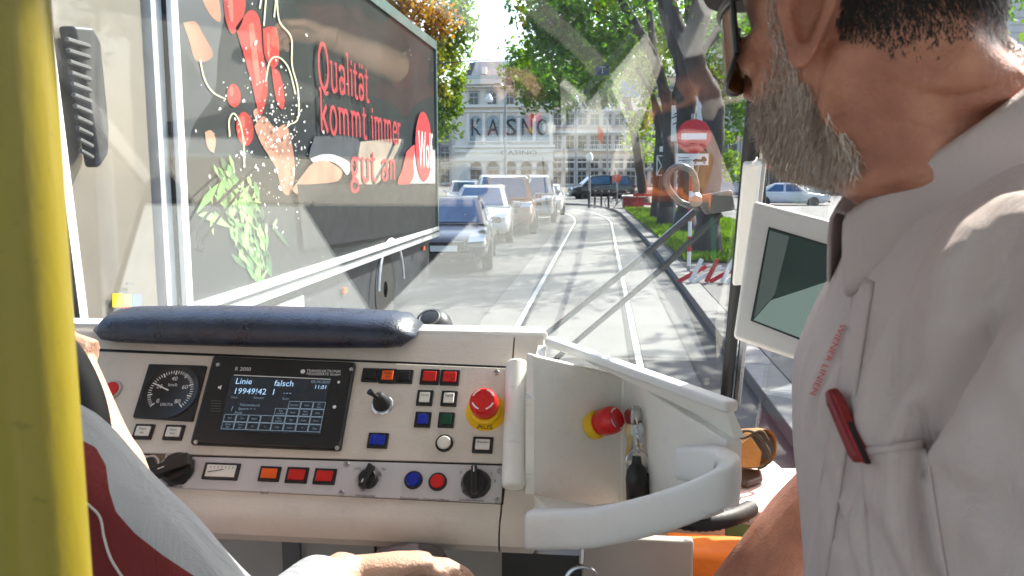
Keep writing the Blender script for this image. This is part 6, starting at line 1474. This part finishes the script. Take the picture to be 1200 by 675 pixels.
# lettering along the placket
q = MB(); v, f, w_ = text2d('WIENER LINIEN', 1); A0, A1 = Vector((951, 462, 0)), Vector((987, 379, 0)); dA = (A1 - A0); L_ = dA.length; dA /= L_; nA = Vector((dA.y, -dA.x, 0))
if nA.y > 0 or nA.x > 0: nA = Vector((-abs(dA.y), -abs(dA.x), 0))
pts = []
for x, y in v:
    p = A1 - dA * (x / w_ * L_) - nA * (y * 10 - 2); pts.append(onshirt(p.x, p.y, .0042) or dep(p.x, p.y, .6))
q.add(pts, f); q.build('lettering', M_printr, man, recalc=False)
# collar: stand and folded leaf round the neck, open at the front
CN = (ut * .84 + ft * .54).normalized(); cfw = (ft - CN * ft.dot(CN)).normalized(); cl = CN.cross(cfw)
CC = NB + ft * -.006 + ut * .012
AXC = (hp_(0, -.024, -.12) - NB).normalized()
G = []; nA_ = 61
for i in range(nA_):
    a = R(-162 + 324 * i / (nA_ - 1)); fr = abs(a) / R(162)          # a = 0 at the nape
    d_ = -cfw * math.cos(a) + cl * math.sin(a); k_ = .083 + .005 * math.cos(2 * a); fe = max(0, (fr - .78) / .22)
    b0 = CC + d_ * (k_ + .004); top = CC + d_ * (k_ - .004 + .006 * fe) + (CN * .25 + AXC * .75) * (.036 - .010 * fe)
    fold = CC + d_ * (k_ + .004 + .006 * fe) + (CN * .25 + AXC * .75) * (.038 - .010 * fe)
    l1 = CC + d_ * (k_ + .016) + CN * (.018 - .012 * fe); l2 = CC + d_ * (k_ + .030 + .012 * fe) + CN * (-.017 - .020 * fe); wv = .0012 * math.sin(i * .9)
    def lay_(p, lift):
        h_ = bv.ray_cast(p + CN * .06, -CN)
        return h_[0] + h_[1] * lift if h_[0] is not None and h_[2] < .60 else p
    l2 = l2 + cfw * .016 * fe; s2_ = lay_(l2, .0045)
    if (s2_ - l2).length < .06: l2 = s2_
    m1 = fold * .35 + l2 * .65; s1_ = lay_(m1, .008); l1 = s1_ if (s1_ - m1).dot(CN) > 0 and (s1_ - m1).length < .05 else m1
    G.append([b0 - CN * .02, top, fold, l1 + d_ * wv, l2 + d_ * wv])
qc = MB(); qc.add([p for g_ in G for p in g_], [(i * 5 + j, i * 5 + j + 1, i * 5 + j + 6, i * 5 + j + 5) for i in range(nA_ - 1) for j in range(4)])
o = qc.build('collar', M_shirt, man, smooth='all'); md = o.modifiers.new('sub', 'SUBSURF'); md.levels = md.render_levels = 1; md = o.modifiers.new('thick', 'SOLIDIFY'); md.thickness = .003; md.offset = 0
# pen clipped to the pocket
pe0, pe1 = onshirt(975, 460, .012), onshirt(1010, 540, .008)
pen = thing('pen', 'dark red pen clipped into the chest pocket', 'pen', pe0)
axp = (pe1 - pe0).normalized()
MB().tube([pe0, pe0 + axp * .008, pe0 + axp * .05, pe1 - axp * .002], [.005, .0066, .0066, .0055], 16).build('barrel', mat('pen_red', (.20, .008, .010), .3), pen, smooth=True)
cn = -FW
MB().hexa([p + cn * .0068 for p in (pe0 + RT * .003, pe0 - RT * .003, pe1 - RT * .003, pe1 + RT * .003)], [p + cn * .0095 for p in (pe0 + RT * .003, pe0 - RT * .003, pe1 - RT * .003, pe1 + RT * .003)]).build('clip', mat('pen_clip', (.26, .012, .015), .25), pen, bevel=.001)
MB().hexa([p + cn * .0096 for p in (pe0 * .6 + pe1 * .4 + RT * .0018, pe0 * .6 + pe1 * .4 - RT * .0018, pe1 - RT * .0018, pe1 + RT * .0018)], [p + cn * .0102 for p in (pe0 * .6 + pe1 * .4 + RT * .0018, pe0 * .6 + pe1 * .4 - RT * .0018, pe1 - RT * .0018, pe1 + RT * .0018)]).build('clip_groove', M_black, pen)
# trousers and shoes
tq = MB()
for s_ in (1, -1):
    hx = tp(s_ * .085, -.01, 1.12); ft0 = Vector((hx.x, hx.y, .44)) + ft * .02
    arm(tq, [hx + Vector((0, 0, .06)), hx, (hx + ft0) / 2 + ft * .015, ft0], [.10, .095, .07, .058])
tq.loft(slices([(1.02, .11, -.125, .165, 2.4), (1.10, .118, -.13, .172, 2.4), (1.16, .115, -.125, .168, 2.4)], 32, 6, tp))
link_mesh('trousers', remesh(tq, .012, 4), M_trouser, man)
for s_ in (1, -1):
    hx = tp(s_ * .085, -.01, 1.12); q = MB(); c_ = Vector((hx.x, hx.y, .36))
    fl = Vector((ft.x, ft.y, 0)).normalized(); ll = Vector((-fl.y, fl.x, 0))
    q.loft([[c_ + fl * f_ + ll * (w_ * math.cos(a)) + Vector((0, 0, max(0, h_ * .5 + h_ * .5 * math.sin(a)))) for a in [2 * math.pi * k / 14 for k in range(14)]] for f_, w_, h_ in ((-.08, .025, .05), (-.06, .038, .09), (.02, .042, .10), (.10, .048, .06), (.17, .04, .045), (.2, .02, .03))])
    q.build('shoe', M_black, man, smooth=True)
# cap
q = MB(); capr = []
for z, yf, yb, w in ((.042, .104, -.104, .082), (.07, .100, -.104, .081), (.095, .083, -.094, .072), (.115, .052, -.066, .05), (.127, .01, -.025, .016)):
    capr.append([hp_(w * math.sin(t), (yf + yb) / 2 + (yf - yb) / 2 * math.cos(t), z + (.012 * math.cos(t) if z < .05 else 0)) for t in [2 * math.pi * k / 40 for k in range(40)]])
q.loft(capr); q.build('cap', M_cap, man, smooth=True)
br_ = []
for j, e_ in enumerate((0, .5, 1)):
    br_.append([hp_((.083 - .010 * e_) * math.sin(t), .098 * math.cos(t) * (1 - 0) + e_ * .052 * math.cos(t) ** .6 if math.cos(t) > 0 else 0, .052 - .016 * e_ + .008 * math.cos(t)) for t in np.linspace(-1.45, 1.45, 21)])
q = MB(); q.loft(br_, closed=False); o = q.build('cap_peak', M_cap, man, smooth='all'); md = o.modifiers.new('t', 'SOLIDIFY'); md.thickness = .004
# sunglasses
M_lens = bpy.data.materials.new('amber_lens'); M_lens.use_nodes = True; nb_ = M_lens.node_tree.nodes['Principled BSDF']
nb_.inputs['Base Color'].default_value = (.13, .065, .010, 1); nb_.inputs['Roughness'].default_value = .14; nb_.inputs['Transmission Weight'].default_value = .3; nb_.inputs['Specular IOR Level'].default_value = .3
gl_ = thing('sunglasses', 'dark wraparound sunglasses with amber lenses worn under the cap', 'sunglasses', hp_(0, .1, 0))
def gp(a, z, k=1.0): return hp_(.087 * k * math.sin(a), .012 + .112 * k * math.cos(a), z)
for s_ in (1, -1):
    q = MB(); rows = []
    for j in range(9):
        fz = j / 8; rows.append([gp(s_ * (.10 + 1.02 * i / 16), .018 - (.060 * fz) * (1 - .35 * (abs(i / 16 - .42) * 1.6) ** 3 * fz), 1.0) for i in range(17)])
    q.loft(rows, closed=False); o = q.build('lens', M_lens, gl_, smooth='all'); md = o.modifiers.new('t', 'SOLIDIFY'); md.thickness = .002
    MB().tube([rows[0][0]] + [rows[0][i] for i in range(0, 17, 2)] + [hp_(s_ * .083, .03, .012), hp_(s_ * .083, -.01, .010), hp_(s_ * .080, -.03, -.005)], .003, 8).build('temple', M_black, gl_, smooth=True)
    MB().tube(rows[8] , .0022, 8).build('rim', M_black, gl_, smooth=True); MB().tube([r_[16] for r_ in rows], .0024, 8).build('rim', M_black, gl_, smooth=True)
MB().tube([gp(-.12, .008), gp(0, .012), gp(.12, .008)], .003, 8).build('bridge', M_black, gl_, smooth=True)
# beard and hair: individual tapered strands rooted on the head
co, no = coords(body.data); co = co + np.array(base_of(man))
rel = co - np.array(H); X_, Y_, Z_ = rel @ np.array(lh), rel @ np.array(fh), rel @ np.array(uh); NX = no @ np.array(lh); NY = no @ np.array(fh); NZ = no @ np.array(uh)
def strands(idx, n, lens, dirf, name, mats, w=.0007, seg=4, parent=man, lm=None):
    pick = rng.choice(idx, n); P = co[pick] + rng.normal(0, .0009, (n, 3)); N_ = no[pick]; D = dirf(pick); D += rng.normal(0, .20, D.shape); 
    D /= np.linalg.norm(D, axis=1)[:, None]; L_ = rng.uniform(*lens, n) * (1 if lm is None else lm[pick])
    sdv = np.cross(D, N_); sdv /= np.linalg.norm(sdv, axis=1)[:, None] + 1e-9
    V = np.zeros((n, seg * 2 + 1, 3)); curl = rng.normal(0, .35, (n, 1)); bend = np.array(-uh)[None, :] * .35
    for k in range(seg + 1):
        t = k / seg; c_ = P - N_ * .0012 + D * (L_ * t)[:, None] + bend * (L_ * t * t)[:, None] * .6 + sdv * curl * (L_ * t * t)[:, None] * .5
        ww = w * (1 - t * .9)
        if k < seg: V[:, 2 * k] = c_ - sdv * ww; V[:, 2 * k + 1] = c_ + sdv * ww
        else: V[:, 2 * seg] = c_
    m_ = seg * 2 + 1; off = (np.arange(n) * m_)[:, None]
    Fq = np.vstack([off + np.array([2 * k, 2 * k + 1, 2 * k + 3, 2 * k + 2]) for k in range(seg - 1)]); Ft = off + np.array([2 * seg - 2, 2 * seg - 1, 2 * seg])
    V = V.reshape(-1, 3) - np.array(base_of(parent))
    me = bpy.data.meshes.new(name); me.from_pydata(V.tolist(), [], Fq.tolist() + Ft.tolist())
    for mm in mats: me.materials.append(mm)
    mi = rng.integers(0, len(mats), n); me.polygons.foreach_set('material_index', np.concatenate([np.tile(mi, seg - 1), mi]))
    o = bpy.data.objects.new(name, me); COL.objects.link(o); o.parent = parent; o['kind'] = 'stuff'; BASE[o.name] = base_of(parent); return o
def hairm(n, c): return mat(n, c, .45, var=.2, scale=200, spec=.6)
B1, B2, B3 = hairm('beard_grey', (.68, .56, .47)), hairm('beard_brown', (.38, .25, .17)), hairm('beard_white', (.85, .77, .69)); K1, K2 = hairm('hair_dark', (.018, .014, .012)), hairm('hair_brown', (.045, .033, .026))
# beard line: sideburn in front of the ear, cheek, jaw, chin and under-chin
jaw = (Z_ < .012) & (Z_ > -.128) & (Y_ > .008) & (np.abs(X_) < .085)
_Z0, _Y0 = Z_, Y_; Z_ = Z_ + rng.normal(0, .0045, len(Z_)); Y_ = Y_ + rng.normal(0, .0035, len(Y_))
cheek = -.040 - .022 * np.clip((Y_ - .03) / .06, 0, 1)
jaw = (Z_ < .012) & (Z_ > -.128) & (Y_ > -.03) & (np.abs(X_) < .085)
reg = jaw & ((Z_ < cheek) | ((Y_ < .034) & (Z_ < .012) & (Y_ > .012))) & ~((np.abs(X_) < .02) & (Z_ > -.06)) & (Y_ > .010 - np.clip((-.06 - Z_) * .55, 0, .034)) & ((NZ > -.95) | (Y_ > .03))
side_ = X_ > -.05
idx = np.where(reg & side_)[0]
Z_, Y_ = _Z0, _Y0
def bd(p): return no[p] * .38 + np.array(-uh) * .70 - np.array(fh) * .12 + np.array(-fh)[None, :] * np.clip((X_[p] - .045) * 8, 0, .35)[:, None]
low = np.where(reg & side_ & (Z_ < -.06))[0]
strands(idx, 14000, (.004, .011), bd, 'beard', [B1, B2, B3, B3], .00042)
strands(low, 15000, (.007, .016), bd, 'beard', [B1, B2, B3, B1], .00045)
Z_ = _Z0 + rng.normal(0, .004, len(_Z0))
hreg = np.where((Z_ > -.054 + .02 * np.clip((Y_ + .06) / .05, 0, 1)) & (Z_ < .062) & (Y_ < -.028) & (np.abs(NX) < 1.1) & (Y_ > -.13) & ~((np.abs(np.abs(X_) - .085) < .012) & (Y_ > -.05)))[0]
strands(hreg, 48000, (.004, .009), lambda p: no[p] * .28 + np.array(-uh) * .9, 'hair', [K1, K1, K2], .00045, lm=np.clip((_Z0 + .066) / .045, .5, 1.3))
# hairs on the forearm
d1 = co - np.array(elR); tt_ = d1 @ np.array(fd); rr2 = np.linalg.norm(d1 - tt_[:, None] * np.array(fd), axis=1)
fa = np.where((tt_ > .03) & (tt_ < .30) & (rr2 < .06))[0]
if len(fa): strands(fa, 1500, (.004, .009), lambda p: no[p] * .5 + np.array(fd) * .9, 'arm_hair', [B2, K2], .00022)

# ---------------- the seated driver, seen from behind at the lower left
M_dshirt = fabric('uniform_grey', (.40, .415, .43)); M_dred = fabric('uniform_red', (.34, .035, .03)); M_pip = fabric('piping_white', (.62, .58, .55))
drv = thing('person', 'seated driver in grey and red uniform shirt, one hand on the controller', 'person', (-.62, .62, .8))
SR = dep(20, 562, .74); ER = dep(285, 785, .80); WR = dep(398, 674, .98); HD = dep(575, 648, 1.02)
mb = MB(); fdr = (WR - ER).normalized(); hdv = (HD - WR).normalized()
arm(mb, [ER - fdr * .02, (ER + WR) / 2, WR + hdv * .01], [.040, .036, .029])
hand(mb, WR + hdv * .01, hdv, UP * 1.0 - FW * .35, FW * .9 - UP * .2, s=1.0, curl=.40)
arm(mb, [SR, (SR + ER) / 2, ER], [.05, .05, .044])
PC = Vector((-.66, .50, 0))
def dp_(x, y, z): return Vector((PC.x + x, PC.y + y, z))
mb.loft(slices([(.80, .10, -.12, .16), (1.05, .10, -.11, .16), (1.3, .11, -.11, .18), (1.42, .09, -.10, .17), (1.48, .05, -.07, .10)], 28, 20, dp_, 2.4))
LE = dep(156, 620, 1.0); LWr = dep(80, 414, 1.06); LSh = Vector((-.86, .52, 1.42)); ld = (LWr - LE).normalized()
arm(mb, [LSh, (LSh + LE) / 2 + Vector((-.04, .02, -.03)), LE], [.05, .046, .042]); arm(mb, [LE - ld * .02, LE + ld * .08, (LE + LWr) / 2, LWr], [.040, .040, .033, .026])
hand(mb, LWr, (ld * .4 - RT * .9).normalized(), -FW, UP, curl=.9)
hcz = 1.60; DHc = Vector((-.80, .50, 1.62))
mb.tube([Vector((-.72, .49, 1.45)), Vector((-.76, .5, 1.55))], [.06, .055], 16)
mb.loft(slices([(-.11, .07, -.05, .04), (-.08, .09, -.07, .06), (0, .095, -.095, .075), (.06, .09, -.095, .074), (.1, .05, -.06, .045), (.115, .01, -.02, .015)], 28, 20, lambda x, y, z: DHc + Vector((x, y, z)), 2.2))
mb.tube([DHc + Vector((0, .09, 0)), DHc + Vector((0, .115, -.03)), DHc + Vector((0, .1, -.045))], [.01, .014, .01], 10)
link_mesh('body', remesh(mb, .0032, 5), M_skin_d, drv)
q = MB(); q.loft(slices([(-.02, .10, -.10, .081), (.05, .10, -.102, .080), (.09, .07, -.08, .06), (.12, .02, -.03, .02)], 28, 12, lambda x, y, z: DHc + Vector((x, y - .012, z)), 2.2)); q.build('hair', K1, drv, smooth='all')
sb_ = MB(); arm(sb_, [SR + Vector((-.06, -.02, -.02)), SR, (SR + ER) / 2 + UP * .004, ER, ER + fdr * .03], [.085, .080, .072, .062, .058])
arm(sb_, [ER - fdr * .01, (ER + WR) / 2, WR - fdr * .035], [.060, .052, .042])
sb_.loft(slices([(.86, .13, -.15, .19), (1.05, .125, -.135, .185), (1.3, .13, -.13, .20), (1.42, .11, -.12, .19), (1.50, .06, -.08, .09)], 32, 24, dp_, 2.4))
arm(sb_, [LSh + Vector((.03, 0, -.02)), LSh, (LSh + LE) / 2 + Vector((-.04, .02, -.03)), LE - ld * .05], [.08, .072, .066, .058])
me = remesh(sb_, .005, 8); co2, no2 = coords(me)
nz_ = np.sin(co2 @ np.array([40., 25., 18.])) * np.sin(co2 @ np.array([-20., 30., 33.])); co2 += no2 * (nz_ * .003)[:, None]; me.vertices.foreach_set('co', co2.ravel()); me.update()
ds = link_mesh('shirt', me, M_dshirt, drv)
# coloured panel: below the yoke seam that runs along the sleeve
seam = [dep(88, 512, .72), dep(124, 545, .72), dep(160, 600, .74), dep(232, 680, .78)]
sn = (seam[-1] - seam[0]).normalized(); pnorm = sn.cross(FW).normalized()
if pnorm.dot(UP) < 0: pnorm = -pnorm
relc = co2 - np.array(CAM); dd_ = relc @ np.array(FW); pxs = 600 + F * (relc @ np.array(RT)) / dd_; pys = 337.5 - F * (relc @ np.array(UP)) / dd_
hgt = pxs - np.interp(pys, [500, 512, 524, 545, 575, 600, 625, 650, 680, 720], [20, 88, 112, 124, 128, 136, 158, 190, 235, 290])
at_ = me.attributes.new('seam', 'FLOAT', 'POINT'); at_.data.foreach_set('value', hgt.astype(np.float32))
nt = M_dshirt.node_tree; an = nt.nodes.new('ShaderNodeAttribute'); an.attribute_name = 'seam'; lt_ = nt.nodes.new('ShaderNodeMath'); lt_.operation = 'LESS_THAN'; lt_.inputs[1].default_value = 0
nt.links.new(an.outputs['Fac'], lt_.inputs[0]); mxc = nt.nodes.new('ShaderNodeMix'); mxc.data_type = 'RGBA'; bs_ = nt.nodes['Principled BSDF']
nt.links.new(lt_.outputs[0], mxc.inputs['Factor']); nt.links.new(bs_.inputs['Base Color'].links[0].from_socket, mxc.inputs['A']); mxc.inputs['B'].default_value = (.19, .03, .03, 1); nt.links.new(mxc.outputs['Result'], bs_.inputs['Base Color'])
pl2 = [dep(100, 588, .66), dep(118, 606, .66), dep(126, 640, .67), dep(150, 690, .69)]
bvd = BVHTree.FromPolygons([tuple(c) for c in co2], [tuple(p.vertices) for p in me.polygons])
def ond(x, y):
    d = ray(x, y).normalized(); h_ = bvd.ray_cast(CAM, d); return (h_[0] - d * .001) if h_[0] is not None else dep(x, y, .68)
MB().tube(catmull([ond(x, y) for x, y in ((88, 580), (104, 592), (117, 606), (122, 630), (130, 655), (146, 680))], 5), .0011, 8).build('piping', M_pip, drv, smooth=True)
tq = MB()
for s_ in (1, -1): arm(tq, [Vector((PC.x + s_ * .09, PC.y, .88)), Vector((PC.x + s_ * .13, PC.y + .38, .92)), Vector((PC.x + s_ * .13, PC.y + .46, .42))], [.10, .075, .058])
link_mesh('trousers', remesh(tq, .012, 4), M_trouser, drv)
for s_ in (1, -1): MB().box((PC.x + s_ * .13, PC.y + .52, .40), (.09, .26, .09)).build('shoe', M_black, drv, bevel=.03, seg=3)
# driver's seat
st_ = thing('driver_seat', 'black driver seat whose curved back edge shows beside the pole', 'seat', (-.66, .5, .35))
MB().box((-.66, .52, .76), (.5, .5, .12)).build('cushion', M_black, st_, bevel=.04, seg=3)
MB().loft([[Vector((-.66 + w_ * math.cos(a), .26 + d_ * math.sin(a) - (z - .8) * .08, z)) for a in [2 * math.pi * k / 20 for k in range(20)]] for z, w_, d_ in ((.80, .22, .05), (1.1, .24, .055), (1.32, .22, .05), (1.40, .15, .04))]).build('backrest', M_black, st_, smooth='all')
MB().lathe((-.66, .5, .35), (0, 0, 1), [(0, 0), (.2, 0), (.2, .04), (.06, .06), (.06, .36), (0, .36)], 24).build('pedestal', M_dgrey, st_, smooth=True)
MB().tube(catmull([dep(x, y, d) for x, y, d in ((40, 396, .88), (66, 410, .88), (86, 440, .88), (101, 480, .88), (108, 530, .88), (108, 600, .86))], 6), .019, 14, flat=1.3).build('headrest_frame', M_rubber, st_, smooth='all')
